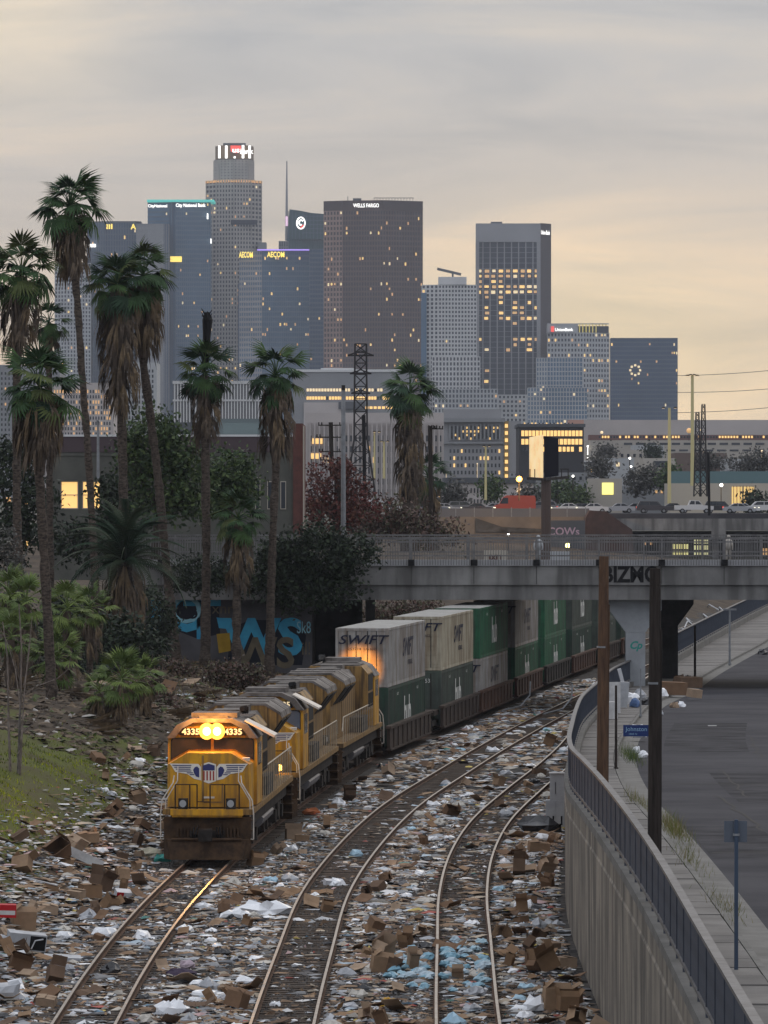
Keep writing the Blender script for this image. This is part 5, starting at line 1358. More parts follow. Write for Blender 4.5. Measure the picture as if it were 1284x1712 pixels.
# blue street name sign
x, y = G(1088, 1285, 3.1); t = thing('street_name_sign', 'blue street name sign on a white post beside the dark pole', 'street sign', (x, y, SWZ(y)))
s = F/y; h = PZ(1212, y)-SWZ(y); b = MB(); b.tube([(0,0,-.1),(0,0,h+.1)], .035, 8); part('post', b, [CW2[1]], t, local=True)
b = MB(); b.box(-46/s,-.04,-.012,.012,h-.40,h); pnl = part('blade', b, [mat('street sign blue', (.022,.04,.13), .4)], t, local=True)
lettering('lettering', 'Johnston', .21, mat('sign lettering', (.25,.40,.55), .5), pnl, (-24/s, -.016, h-.15), (R(90),0,0)); lettering('lettering', '1800 N', .10, mat('sign lettering small', (.22,.36,.5), .5), pnl, (-30/s, -.016, h-.32), (R(90),0,0))
for k, (px, pt, pb, zb, m, lab, rr) in enumerate([(1030,1146,1283,3.0,M['poled'],'thin dark post on the sidewalk right of the brown pole',.045),(1071,1118,1195,2.1,M['galv'],'thin grey post on the sidewalk near the bridge pier',.04),(1162,1046,1140,1.25,M['poled'],'thin black post on the sidewalk beyond the bridge',.07),(1220,1020,1110,1.2,M['galv'],'grey lamp post beside the far sidewalk fence',.07)]):
    x, y = G(px, pb, zb); t = thing('street_post', lab, 'post', (x, y, SWZ(y))); h = PZ(pt, y)-SWZ(y)
    b = MB(); b.tube([(0,0,-.1),(0,0,h)], [rr*1.1, rr*.9], 8); part('shaft', b, [m], t, local=True)
    b = MB(); b.box(-rr*1.8,rr*1.8,-rr*1.8,rr*1.8,-.02,.05); part('foot_plate', b, [m], t, local=True)
    if k == 3: b = MB(); b.box(-.45,.45,-.1,.1,h-.02,h+.1); part('lamp_arm', b, [m], t, local=True)
# grey cabinets on the track side of the wall
x, y = G(929, 1386, GRD); M['cabinet'] = mat('pale grey cabinet', (.40,.41,.42), .6, vscale=1.5, col2=(.31,.315,.33))
s = F/y; t = thing('signal_cabinet', 'pale grey railway cabinet standing against the retaining wall', 'cabinet', (x, y, GRD))
h1 = (1386-1338)/s; h2 = (1338-1294)/s
b = MB(); b.box(-16/s,16/s,0,.55,0,h1); lo = part('lower_cabinet', b, [M['cabinet']], t, local=True)
b = MB(); b.box(-16/s+.04,-.02,-.018,-.001,.06,h1-.05); put('cabinet_door', b.mesh('cabinet_door', [M['cabinet']]), lo)
b = MB(); b.box(.02,16/s-.04,-.018,-.001,.06,h1-.05); put('cabinet_door', b.mesh('cabinet_door', [M['cabinet']]), lo)
for xx in (-.12,.2): b = MB(); b.box(xx,xx+.06,-.03,-.019,.15,.5); put('vent_slot', b.mesh('vent_slot', [M['black']]), lo)
b = MB(); b.box(-9/s,16/s,.02,.5,h1+.002,h1+h2); up = part('upper_cabinet', b, [M['cabinet']], t, local=True)
b = MB(); b.box(-9/s-.03,16/s+.03,-.03,.53,h1+h2+.001,h1+h2+.05); put('cabinet_lid', b.mesh('cabinet_lid', [CW2[0]]), up)
b = MB(); b.box(-.02,.0,-.01,.018,h1+.25,h1+.7); put('door_handle', b.mesh('door_handle', [M['under']]), up)
# heap of dumped things beside the pier
def dump(name, label, cat, px, py, zb, w, d, h, m, rot):
    x, y = G(px, py, zb); b = MB(); b.box(-w/2,w/2,-d/2,d/2,0,h); o = put(name, b.mesh(name, [m]), None, (x,y,SWZ(y)+.03), rot); tag(o, label, cat)
dump('white_board','leaning white board left of the dumped pile by the pier','board',1028,1190,2.1,.55,.1,1.5,CW2[0],(0,0,.2))
dump('white_board','second leaning white board right next to the first one','board',1040,1180,2.0,.5,.1,1.3,CW2[1],(.15,.05,.4))
dump('white_board','slanting white board propped against the dumped pile','board',1050,1175,1.9,.18,.1,1.9,CW2[2],(.1,-.28,.2))
dump('white_crate','low white crate at the fence near the leaning boards','crate',1021,1200,2.2,.5,.5,.8,CW2[0],(0,0,.4))
dump('brown_sofa','brown discarded couch block beside the bridge pier','furniture',1120,1165,1.5,1.7,.9,.7,CB[1],(.03,.05,.3))
dump('dark_chest','dark brown chest lying behind the discarded couch','furniture',1150,1150,1.4,1.5,.8,.6,CB[3],(.05,.02,.5))
dump('ochre_carton','ochre carton by the roadside edge of the dumped pile','carton',1160,1172,1.5,.7,.5,.45,CB[4],(.1,.1,.6))
for k, (px, py, m, sz, lab) in enumerate([(1058,1165,BAGC[0][1],.8,'white bag in the dumped pile left of the dark pole'),(1070,1160,BAGC[1][1],.9,'grey bag in the dumped pile left of the dark pole'),(1062,1178,mat('blue bag',(.08,.13,.25),.5),.7,'blue bag low in the dumped pile'),(1082,1172,BAGC[2][1],.8,'black bag behind the dark pole'),(1108,1152,BAGC[0][1],.7,'white bag on top of the couch side of the pile'),(1140,1178,BAGC[0][1],.5,'small white bag at the road edge of the pile'),(1128,1180,CB[4],.5,'tan bundle at the road edge of the pile'),(1135,1122,CB[1],.9,'brown bundle against the far fence'),(1150,1120,BAGC[2][1],.7,'black bundle against the far fence'),(1275,1075,BAGC[2][1],.8,'dark bundle far along the sidewalk'),(1090,1200,BAGC[0][1],.3,'white scrap in the gutter beside the dark pole'),(1104,1196,CW2[1],.35,'grey scrap in the gutter beyond the dark pole'),(1064,1250,BAGC[0][1],.4,'white rag under the street name sign'),(1075,1262,BAGC[0][1],.4,'white strap bundle under the street name sign'),(1068,1215,W0,.9,'white tarp heap behind the street name sign')]):
    x, y = G(px, py, SWZ(240) if py < 1200 else 2.9); o = put('rubbish_bag', lump(500+k, .5, .42, .45).mesh('rubbish_bag', [m]), None, (x, y, SWZ(y)+.04), (0,0,k), (sz,sz,sz)); tag(o, lab, 'rubbish')
# loose bent rails and pipes beyond the bridge
for k in range(4):
    y0 = 325+k*16; x0 = WX(y0)-1.3-k*.3; b = MB()
    b.tube([(x0,y0,.3),(x0+1.6,y0+14,.4),(x0+3.6,y0+30,.35)], .09, 6); solo('loose_rail', b, [M['rail']], ['nearest','second','third','farthest'][k]+' loose rail lying along the fence beyond the bridge', 'rail', 'loose rails beyond the bridge', org=(x0,y0,0))
for k, (px, py) in enumerate([(1150,1042),(1185,1035),(1200,1018),(1165,1060)]):
    x, y = G(px, py, .2); b = MB(); b.tube([(-.7,-6,.0),(-.1,-1,.5),(.5,1,.1),(.1,4,.7),(.9,8,.2)], .07, 6)
    o = put('bent_pipe', b.mesh('bent_pipe', [CW2[1]]), None, (x,y,-.1), (0,0,.1*k)); tag(o, ['pale bent pipe nearest the far fence post','second pale bent pipe beyond the bridge','farthest pale bent pipe beyond the bridge','pale bent pipe low by the far fence'][k], 'pipe', 'bent pipes beyond the bridge')
for k, (px, py) in enumerate([(870,1185),(940,1190)]):
    x, y = G(px, py, 0); b = MB(); b.tube([(-1.6,-3,.1),(-.4,-.6,.3),(.15,0,.9),(.2,.3,1.7)], .05, 6); o = put('bent_rod', b.mesh('bent_rod', [M['galv']]), None, (x+.4,y,-.1)); tag(o, ['bent metal rod sticking up beside the third stack','bent metal rod sticking up near the end of the wall'][k], 'metal rod')
# ================================================================ HOUSE AND NEAR BUILDINGS
def win_mat(name, col, s): return mat(name, col, .5, emit=col, estr=s)
WARM = win_mat('warm lit window', (1,.62,.22), .80); WARM2 = win_mat('pale lit window', (1,.76,.45), .62); WARM3 = win_mat('dim lit window', (.9,.52,.22), .38)
SIGNW = win_mat('white sign light', (1,.98,.93), 1.6); SIGNY = win_mat('yellow sign light', (1,.72,.14), 1.1); SIGNR = win_mat('red sign light', (.95,.10,.08), .75)
SIGNP = win_mat('violet led', (.45,.30,.95), .8); SIGNT = win_mat('teal led', (.10,.55,.48), .55); LAMPY = win_mat('sodium lamp', (1,.52,.10), 3.2); LAMPG = win_mat('greenish lamp', (1,.95,.30), 5); LAMPW = win_mat('white lamp', (1,.97,.88), 5)
M['olive'] = mat('olive grey stucco', (.115,.115,.10), .9, vscale=.6, col2=(.085,.085,.075), bump=.2, bscale=12)
M['mauve'] = mat('dark parapet roof', (.085,.065,.07), .9, vscale=1)
M['brickred'] = mat('dull brick', (.13,.058,.048), .9, vscale=2, col2=(.09,.045,.04))
M['cream'] = mat('cream trim', (.42,.38,.32), .8); M['whiteroof'] = mat('white roof edge', (.6,.6,.6), .8)
M['darkwin'] = mat('dark window', (.03,.035,.042), .15, spec=.6)
YH = 330.0
hx0, hx1 = PX(80,YH), PX(490,YH); zb = 7.0
hs = thing('house', 'olive grey flat roofed house with two lit yellow windows behind the palms', 'house', ((hx0+hx1)/2, YH, zb))
holes = [(101,131,804,851),(137,168,804,851)]
b = MB(); zt = PZ(756,YH)
def zy(p): return PZ(p,YH)
xa = [PX(v,YH) for v in (101,131,137,168)]
b.box(hx0, xa[0], YH, YH+.3, zb, zt); b.box(xa[1], xa[2], YH, YH+.3, zb, zt); b.box(xa[3], hx1, YH, YH+.3, zb, zt)
for i in (0,2): b.box(xa[i], xa[i+1], YH, YH+.3, zb, zy(851)); b.box(xa[i], xa[i+1], YH, YH+.3, zy(804), zt)
b.box(hx0, hx1, YH+.31, YH+12, zb, zt-.02)
part('wall', b, [M['olive']], hs)
b = MB(); b.box(hx0-.1, hx1, YH-.05, YH+12.1, zt+.002, zy(730)); part('parapet', b, [M['mauve']], hs)
b = MB(); b.box(hx0-.15, hx1+.1, YH-.1, YH+12.2, zy(730)+.002, zy(730)+.14); part('coping', b, [M['whiteroof']], hs)
b = MB(); b.box(hx0, hx1, YH-.06, YH-.002, zt-.24, zt-.1); part('string_course', b, [M['olive']], hs)
b = MB(); b.box(PX(370,YH), PX(470,YH), YH+3, YH+8, zy(730)+.15, zy(706)); part('roof_box', b, [mat('teal roof box', (.16,.20,.20), .8)], hs)
for x0, x1, y0, y1 in holes:
    X0, X1, Z0, Z1 = PX(x0,YH), PX(x1,YH), zy(y1), zy(y0)
    b = MB(); b.box(X0,X1,YH+.12,YH+.17,Z0,Z0+.07); b.box(X0,X1,YH+.12,YH+.17,Z1-.07,Z1); b.box(X0,X0+.07,YH+.121,YH+.169,Z0+.07,Z1-.07); b.box(X1-.07,X1,YH+.121,YH+.169,Z0+.07,Z1-.07); b.box(X0+.07,X1-.07,YH+.122,YH+.168,(Z0+Z1)/2-.03,(Z0+Z1)/2+.03)
    w = part('window', b, [M['cream']], hs)
    b = MB(); b.box(X0+.07,X1-.07,YH+.2,YH+.22,Z0+.07,Z1-.07); sub('pane', b, [WARM], w)
for x0, x1, y0, y1 in ((428,434,800,850),(448,455,806,850),(470,477,806,850)):
    X0, X1, Z0, Z1 = PX(x0,YH), PX(x1,YH), zy(y1), zy(y0)
    b = MB(); b.box(X0-.05,X1+.05,YH-.06,YH-.002,Z0-.06,Z1+.06); w = part('window', b, [M['cream']], hs)
    b = MB(); b.box(X0,X1,YH-.07,YH-.061,Z0,Z1); sub('pane', b, [M['darkwin']], w)
b = MB(); b.box(hx1+.003, PX(506,YH), YH-.3, YH+12, zb, zy(708)); part('brick_end', b, [M['brickred']], hs)
b = MB(); b.tube([(PX(508,YH),YH-.35,zb),(PX(508,YH),YH-.35,zy(712))], .05, 6); part('downpipe', b, [M['cream']], hs)
# far-left lit houses glimpsed through brush
for k, (px, py) in enumerate([(12,838),(42,838)]):
    X, Z = P(px, py, 322); b = MB(); b.box(X-.25,X+.25,321.9,322,Z-.25,Z+.25); o = solo('lit_window', b, [WARM3], ['dim lit window at the left edge behind brush','dim lit window just right of the one at the left edge'][k], 'window', org=(X,322,Z))
X, Z = P(45, 908, 300); b = MB(); b.sphere((0,0,0), .14, 8, 6); b.box(-.04,.04,-.04,.3,-.25,-.1); o = solo('porch_lamp', b, [WARM], 'small glowing porch lamp low on the left behind the palms', 'lamp'); o.location = (X,300,Z)

# ================================================================ CITY
def facade(gm, lm, A, B, z0, z1, nx, ny, pier, span, dp, lit, q, lm2=None, lm3=None, org=None, pm=0, sm=0, litrows=None, base_skip=0):
    A, B = Vector((A[0],A[1],0)), Vector((B[0],B[1],0)); d = (B-A); Ln = d.length; d.normalize(); n = Vector((d.y,-d.x,0))
    def bx(u0,u1,w0,w1,za,zb_,mb,m):
        pts = []
        for z in (za, zb_):
            for u, w in ((u0,w0),(u1,w0),(u1,w1),(u0,w1)):
                p = A + d*u + n*w; pts.append((p.x,p.y,z))
        mb.add(pts, [(3,2,1,0),(4,5,6,7),(0,1,5,4),(1,2,6,5),(2,3,7,6),(3,0,4,7)], m)
    if pier:
        for i in range(nx+1):
            u = Ln*i/nx; bx(max(0,u-pier/2), min(Ln,u+pier/2), dp, -.05, z0, z1, gm, pm)
    if span:
        for j in range(ny+1):
            z = z0+(z1-z0)*j/ny; bx(0, Ln, dp*.82, -.05, max(z0,z-span/2), min(z1,z+span/2), gm, sm)
    cw, ch = Ln/nx, (z1-z0)/ny
    for j in range(base_skip, ny):
        rf = litrows[j] if litrows and j in litrows else (q.choice((.2,.4,1,1.2,2.6)) if lit else 0)
        run = 0
        for i in range(nx):
            run = run*.6 + (.6 if q.random() < lit*rf else 0)
            if q.random() < lit*rf + run*.35*min(1, lit*8):
                u0 = cw*i+max(pier/2,q.uniform(.12,.30)*cw)+.02; u1 = cw*(i+1)-max(pier/2,q.uniform(.12,.30)*cw)-.02; za = z0+ch*j+max(span/2,q.uniform(.18,.34)*ch); zb_ = z0+ch*(j+1)-max(span/2,.22*ch)
                if u1 <= u0 or zb_ <= za: continue
                p = []
                w = .06 if pier or span else .25
                for u, z in ((u0,za),(u1,za),(u1,zb_),(u0,zb_)):
                    v = A + d*u + n*w; p.append((v.x,v.y,z))
                (lm if lm2 is None else q.choices([lm, lm2, lm3], (3,2,4))[0]).add(p, [(0,1,2,3)])
def tower(name, label, cat, Y, front, ytop, glass, depth=35, faces=(), zb=None, seed=1, roofmat=None, group=None, parapet=1.2):
    """front: [(px, dy)...]; faces: dicts per front edge (or None); z from ground to ytop"""
    q = random.Random(seed); zb = FGZ(Y) if zb is None else zb
    pts = [(PX(p,Y+dy), Y+dy) for p, dy in front]
    t = thing(name, label, cat, ((pts[0][0]+pts[-1][0])/2, Y, zb), 0, group); z1 = PZ(ytop,Y)
    poly = pts + [(pts[-1][0]-.5, Y+depth+front[-1][1]), (pts[0][0]+.5, Y+depth+front[0][1])]
    b = MB(); b.prism(poly, zb, z1); part('body', b, [glass], t)
    gm, lm, lm2, lm3 = {}, MB(), MB(), MB()
    for (A, B), f in zip(zip(pts, pts[1:]), faces):
        if not f: continue
        key = f['m'].name
        if key not in gm: gm[key] = (MB(), f['m'])
        facade(gm[key][0], lm, A, B, f.get('z0') and PZ(f['z0'],Y) or zb+.5, (PZ(f['z1'],Y) if 'z1' in f else z1), f['nx'], f['ny'], f.get('pier',0), f.get('span',0), f.get('dp',.5), f.get('lit',0), q, lm2, lm3, litrows=f.get('rows'))
    for k, (mb, m) in gm.items():
        if mb.v: part('facade_grid', mb, [m], t, kind='stuff')
    if lm.v: part('lit_windows', lm, [WARM], t, kind='stuff')
    if lm2.v: part('pale_lit_windows', lm2, [WARM2], t, kind='stuff')
    if lm3.v: part('dim_lit_windows', lm3, [WARM3], t, kind='stuff')
    if roofmat:
        b = MB(); b.prism([(x,y-.4 if i < len(pts) else y) for i,(x,y) in enumerate(poly)], z1+.05, z1+parapet); part('parapet', b, [roofmat], t)
    return t
def sign(t, txt, hpx, m, px, py, Y, off=1.0, wpx=None, offset=.0):
    """lettering of a given height and width in px, standing off the facade"""
    X, Z = P(px, py, Y-off); me = text_mesh(txt, 10, m, offset=offset)
    xs = [v.co.x for v in me.vertices]; zs_ = [v.co.y for v in me.vertices]
    w, h = max(xs)-min(xs), max(zs_)-min(zs_); cx_, cz_ = (max(xs)+min(xs))/2, (max(zs_)+min(zs_))/2
    me.transform(Matrix.Diagonal((wpx*Y/F/w, hpx*Y/F/h, 1, 1)) @ Matrix.Translation((-cx_, -cz_, 0)))
    return put('sign_lettering', me, t, (X-t.location.x, Y-off-t.location.y, Z-t.location.z), (R(90),0,0))
def pbox(t, name, Y, px0, px1, py0, py1, d0, d1, m, kind=None):
    b = MB(); b.box(PX(px0,Y), PX(px1,Y), Y+d0, Y+d1, PZ(py1,Y), PZ(py0,Y)); return part(name, b, [m], t, kind=kind)
g_ = lambda n, c, r=.35, s=.3: mat(n, c, r, spec=s, vscale=.02, col2=tuple(v*.75 for v in c))
M['gdark'] = g_('dark tower glass', (.010,.018,.034)); M['gblue'] = g_('blue tower glass', (.06,.135,.22)); M['gblue2'] = g_('deep blue tower glass', (.028,.07,.14)); M['gteal'] = g_('teal tower glass', (.02,.075,.09))
M['stone'] = g_('tower stone', (.40,.37,.34), .8); M['stone2'] = g_('grey tower stone', (.30,.30,.31), .8); M['gmull'] = g_('blue mullion', (.125,.185,.25), .5); M['gmull2'] = g_('slate mullion', (.09,.125,.165), .5)
M['brown'] = g_('brown granite', (.115,.072,.060), .7); M['brown2'] = g_('light brown granite', (.30,.20,.165), .7); M['brownglass'] = g_('brown tower glass', (.028,.024,.03))
M['white'] = g_('white tower grid', (.58,.575,.57), .8); M['white2'] = g_('greyish white tower grid', (.44,.45,.46), .8); M['grey'] = g_('grey tower wall', (.26,.265,.275), .8)
M['beige'] = g_('beige wall', (.45,.41,.36), .9); M['pinkbeige'] = g_('pinkish wall', (.50,.45,.43), .9); M['slate'] = g_('slate wall', (.10,.105,.115), .9)
YT = 4600.0
# --- far left
tower('skyscraper','pale residential tower at the far left behind the palm crowns','skyscraper',4500,[(92,0),(112,-8),(152,0)],440,M['gdark'],faces=(dict(m=M['white2'],nx=4,ny=56,pier=1.3,span=1.4,lit=.03),dict(m=M['white2'],nx=8,ny=56,pier=1.2,span=1.4,lit=.05)),seed=3)
t = tower('skyscraper','grey blue tower with two yellow roof signs behind the tallest palm','skyscraper',4560,[(146,6),(176,0),(228,0),(236,4)],372,M['gblue2'],faces=(dict(m=M['gmull2'],nx=8,ny=44,pier=1.1,span=.9,lit=.05),dict(m=M['gmull2'],nx=12,ny=44,pier=1.1,span=.9,lit=.06),None),seed=4,roofmat=M['slate'])
sign(t,'III',8,SIGNY,183,379,4560,1.5,10,.25); sign(t,'A',9,SIGNY,223,379,4560,1.5,9,.25); pbox(t,'white_light',4560,146,160,408,413,-1,8,SIGNW)
# --- city bank tower, stepped
t = tower('skyscraper','blue glass stepped tower with white bank signs and a teal roof edge','skyscraper',YT-80,[(247,10),(284,2),(294,0),(352,6)],338,M['gblue'],depth=40,faces=(dict(m=M['gmull2'],nx=10,ny=60,span=1.2,lit=.006),dict(m=M['gblue2'],nx=2,ny=60,pier=.8),dict(m=M['gmull'],nx=18,ny=60,pier=.5,span=1.3,lit=.03)),seed=5)
Yc = YT-80
pbox(t,'roof_edge',Yc,246,358,334,337.5,-2,40,SIGNT); pbox(t,'corner_fin',Yc,287,288.2,338,640,-1.2,.5,M['gmull']); pbox(t,'corner_fin',Yc,293.4,294.6,338,640,-1.2,.5,M['gmull'])
sign(t,'City National Bank',7.5,SIGNW,319,344,Yc,2.2,50,.22); sign(t,'CityNational',6.5,SIGNW,263.5,345,Yc,2.0,32,.22)
pbox(t,'yellow_sign',Yc,285,304,429,438,-1.8,-.8,SIGNY); pbox(t,'white_light',Yc,346,348,357,366,-1,4,SIGNW); pbox(t,'white_light',Yc,352,353.5,399,407,-1,4,SIGNW)
tower('skyscraper','lower grey shoulder block left of the bank signed blue tower','skyscraper',YT-100,[(228,4),(247,0),(274,0),(283,2)],374,M['grey'],faces=(dict(m=M['grey'],nx=6,ny=48,span=1.6),dict(m=M['grey'],nx=8,ny=48,span=1.4,dp=.3),dict(m=M['gblue2'],nx=3,ny=48,pier=.5)),seed=6)
# --- round crowned tower
Yu = YT
oct_ = lambda a,b_,c,d: [(a,14),(b_,2),((b_+c)/2,-2),(c,2),(d,14)]
t = tower('skyscraper','tallest pale stone tower with a lit glass crown','skyscraper',Yu,oct_(345,362,420,437),301,M['gdark'],depth=44,faces=tuple(dict(m=M['stone'],nx=n,ny=70,pier=1.35,span=1.7,lit=l,dp=.8) for n,l in ((3,.04),(6,.07),(6,.07),(3,.04))),seed=7)
up = [(PX(p,Yu+dy),Yu+dy) for p,dy in oct_(358,368,414,424)]; poly = up+[(up[-1][0],Yu+38),(up[0][0],Yu+38)]
b = MB(); b.prism(poly, PZ(301,Yu), PZ(266,Yu)); part('upper_shaft', b, [M['gdark']], t)
gb, lb = MB(), MB(); qq = random.Random(8)
for A,B in zip(up,up[1:]): facade(gb, lb, A, B, PZ(301,Yu), PZ(267,Yu), 4, 7, 2.0, 2.0, .8, 0, qq)
part('upper_grid', gb, [M['stone']], t, kind='stuff')
for A,B in zip([(PX(p,Yu+dy),Yu+dy) for p,dy in oct_(345,362,420,437)],[(PX(p,Yu+dy),Yu+dy) for p,dy in oct_(345,362,420,437)][1:]):
    b = MB(); facade(b, b, A, B, PZ(305,Yu), PZ(301,Yu), 7, 1, .6, .3, 1.0, .55, qq); 
    if b.v: part('lit_ledge', b, [WARM3], t, kind='stuff')
cr = [(PX(p,Yu+dy),Yu+dy) for p,dy in oct_(360,369,414,423.5)]; b = MB(); b.prism(cr+[(cr[-1][0],Yu+36),(cr[0][0],Yu+36)], PZ(266,Yu)+.05, PZ(243,Yu)); part('crown', b, [mat('crown glass', (.16,.11,.06), .4)], t)
b = MB(); b.prism([(PX(p,Yu+dy),Yu+dy) for p,dy in ((373,2),(411,2),(411,32),(373,32))], PZ(243,Yu)+.05, PZ(239,Yu)); part('crown_cap', b, [M['slate']], t)
for p, w, y0 in ((367,2,244),(378.5,2,244),(392.5,1.6,262),(406.5,2,243),(417.5,2,244)): pbox(t,'crown_light',Yu,p-w,p+w,y0,265,-2.9,-2.2,SIGNW)
b = MB(); X,Z = P(394,249,Yu-4); w_ = 9*Yu/F; b.ext_y([(X-w_*.95,Z+w_*.6),(X-w_*.9,Z-w_*.45),(X,Z-w_*.75),(X+w_*.9,Z-w_*.45),(X+w_*.95,Z+w_*.6)], Yu-4.2, Yu-3.2); part('crown_shield', b, [SIGNR], t)
sign(t,'us',6,SIGNW,394.5,252,Yu,5,12,.2); sign(t,'bank',8.5,SIGNW,412.5,253,Yu,4,22,.2)
pbox(t,'recess_slot',Yu,398,421,474,640,-3.0,-1.6,M['gblue2']); pbox(t,'wing_block',Yu,432,445,405,700,2,30,M['stone2']); pbox(t,'recess_slot',Yu,386,430,368,376,-3.2,-1.4,M['gdark'])
# --- sail topped tower with spire
Ys_ = YT+150
t = tower('skyscraper','dark teal glass tower with a sloped sail top and tall spire','skyscraper',Ys_,[(479,0),(545,6)],400,M['gteal'],faces=(dict(m=M['gteal'],nx=16,ny=50,pier=.3,span=.4,lit=.01),),seed=9)
b = MB(); b.ext_y([(PX(480,Ys_),PZ(400,Ys_)),(PX(545,Ys_),PZ(400,Ys_)),(PX(545,Ys_),PZ(358,Ys_)),(PX(520,Ys_),PZ(356,Ys_)),(PX(500,Ys_),PZ(352,Ys_)),(PX(484,Ys_),PZ(350,Ys_))], Ys_, Ys_+14); part('sail_top', b, [M['gteal']], t)
for k in range(11): b = MB(); x_ = PX(482+6*k,Ys_); b.box(x_,x_+.5,Ys_-.6,Ys_-.05,PZ(400,Ys_),PZ(353+.6*k,Ys_)); part('sail_rib', b, [M['gmull2']], t)
for k in range(5): b = MB(); b.box(PX(505,Ys_),PX(544,Ys_),Ys_-.5,Ys_-.06,PZ(362+7*k,Ys_),PZ(361+7*k,Ys_)); part('sail_band', b, [M['gmull2']], t)
b = MB(); b.tube([(PX(479,Ys_),Ys_+3,PZ(402,Ys_)),(PX(479.3,Ys_),Ys_+3,PZ(330,Ys_)),(PX(479.5,Ys_),Ys_+3,PZ(269,Ys_))], [1.5,1.1,.5], 8); part('spire', b, [M['stone2']], t)
pbox(t,'spire_light',Ys_,477.5,481,362,378,-.5,2,win_mat('pinkish led',(.85,.55,.75),.7))
X,Z = P(503,373,Ys_-2); rr_ = 9.5*Ys_/F
b = MB(); b.tube([(X+rr_*.72*math.cos(a),Ys_-2,Z+rr_*math.sin(a)) for a in [2*math.pi*i/20 for i in range(21)]], rr_*.13, 6); part('emblem_ring', b, [SIGNW], t)
b = MB(); b.tube([(X+rr_*.5*math.cos(a)*(1-.10*i),Ys_-2.4,Z+rr_*.55*math.sin(a)*(1-.06*i)) for i,a in enumerate([R(40+40*i) for i in range(8)])], rr_*.14, 6); part('emblem_swirl', b, [SIGNW], t)
b = MB(); b.tube([(X-rr_*.1,Ys_-2.5,Z-rr_*.9),(X+rr_*.5,Ys_-2.5,Z-rr_*.35)], rr_*.13, 5); part('emblem_flame', b, [SIGNR], t)
tower('skyscraper','narrow slate block left of the spire','skyscraper',YT+100,[(466,0),(482,0)],403,M['slate'],faces=(dict(m=M['stone2'],nx=4,ny=40,pier=.8,span=1),),seed=10)
tower('skyscraper','dark violet blue block between the yellow signed tower and the brown one','skyscraper',YT-20,[(500,0),(545,0)],416,M['gblue2'],faces=(dict(m=M['gmull2'],nx=10,ny=52,span=1.5,pier=.4,lit=.03),),seed=11)
# --- yellow signed glass tower
Ya = YT-250
t = tower('skyscraper','blue glass tower with two yellow roof signs and a violet light line','skyscraper',Ya,[(400,8),(438,0),(517,5)],419,M['gblue'],depth=38,faces=(dict(m=M['stone2'],nx=10,ny=46,pier=.8,span=1.9,lit=.012,dp=.4),dict(m=M['gmull'],nx=22,ny=46,pier=.35,span=1.25,lit=.05)),seed=12)
sign(t,'AECOM',10,SIGNY,411,426,Ya,2,23,.25); sign(t,'AECOM',9.5,SIGNY,461,425.5,Ya,2,29,.25)
pbox(t,'violet_line',Ya,430,517,416.8,418.6,-1.2,4,SIGNP)
# --- brown tower
Yw = YT-300
t = tower('skyscraper','broad brown granite tower with a white roof sign','skyscraper',Yw,[(541.5,9),(573,0),(640,-6),(706.5,10)],336,M['brownglass'],depth=45,faces=(dict(m=M['brown2'],nx=6,ny=54,pier=1.3,span=1.7,lit=.05,z1=352),dict(m=M['brown'],nx=15,ny=54,pier=.9,span=1.5,lit=.035,z1=352),dict(m=M['brown'],nx=15,ny=54,pier=.9,span=1.5,lit=.075,z1=352)),seed=13)
for A,B in (((541.5,9),(573,0)),((573,0),(640,-6)),((640,-6),(706.5,10))):
    b = MB(); facade(b, b, (PX(A[0],Yw+A[1]),Yw+A[1]), (PX(B[0],Yw+B[1]),Yw+B[1]), PZ(352,Yw), PZ(335.5,Yw), 1, 1, 0, 30, .7, 0, qq); part('top_band', b, [M['brown']], t)
sign(t,'WELLS FARGO',6.5,SIGNW,612,343.5,Yw,9,43,.12)
b = MB()
for k in range(14): x_ = PX(625+5*k,Yw); b.box(x_,x_+.4,Yw+8,Yw+8.4,PZ(336,Yw),PZ(330,Yw))
b.box(PX(625,Yw),PX(692,Yw),Yw+8,Yw+8.4,PZ(330.6,Yw),PZ(329.6,Yw)); part('roof_railing', b, [M['slate']], t, kind='stuff')
pbox(t,'roof_plant',Yw,590,604,331,336,5,14,M['slate']); pbox(t,'roof_mast',Yw,581,582,328,337,5,6,M['slate'])
# --- white residential tower with crane jib
Yr = YT-500
t = tower('skyscraper','white stepped apartment tower with a crane jib on its roof','skyscraper',Yr,[(705,4),(733,0),(797,2)],476,M['gdark'],depth=28,faces=(dict(m=M['white'],nx=4,ny=48,pier=1.6,span=1.3,lit=.01),dict(m=M['white'],nx=12,ny=48,pier=1.1,span=1.5,lit=.004)),seed=14)
pbox(t,'roof_block',Yr,733,780,463,475.8,-.8,20,M['white']); pbox(t,'blue_flank',Yr,704,713,490,690,-1.2,1,M['gblue'])
tower('apartment_block','lower white wing stepping down from the apartment tower','building',Yr-40,[(722,0),(803,0)],596,M['gdark'],depth=30,faces=(dict(m=M['white'],nx=14,ny=26,pier=1.3,span=1.4,lit=.01),),seed=15)
tower('apartment_block','lowest white wing at the foot of the apartment tower','building',Yr-80,[(726,0),(832,0)],650,M['gdark'],depth=30,faces=(dict(m=M['white2'],nx=18,ny=20,pier=1.3,span=1.4,lit=.04),),seed=16)
b = MB(); b.bar((PX(731,Yr),Yr+5,PZ(449,Yr)),(PX(771,Yr),Yr+5,PZ(458.5,Yr)),1.1,2.2); b.bar((PX(757,Yr),Yr+5,PZ(463,Yr)),(PX(757,Yr),Yr+5,PZ(455,Yr)),1.5); solo('crane_jib', b, [M['slate']], 'crane jib slanting above the white apartment tower', 'crane', org=(PX(757,Yr),Yr+5,PZ(463,Yr)))
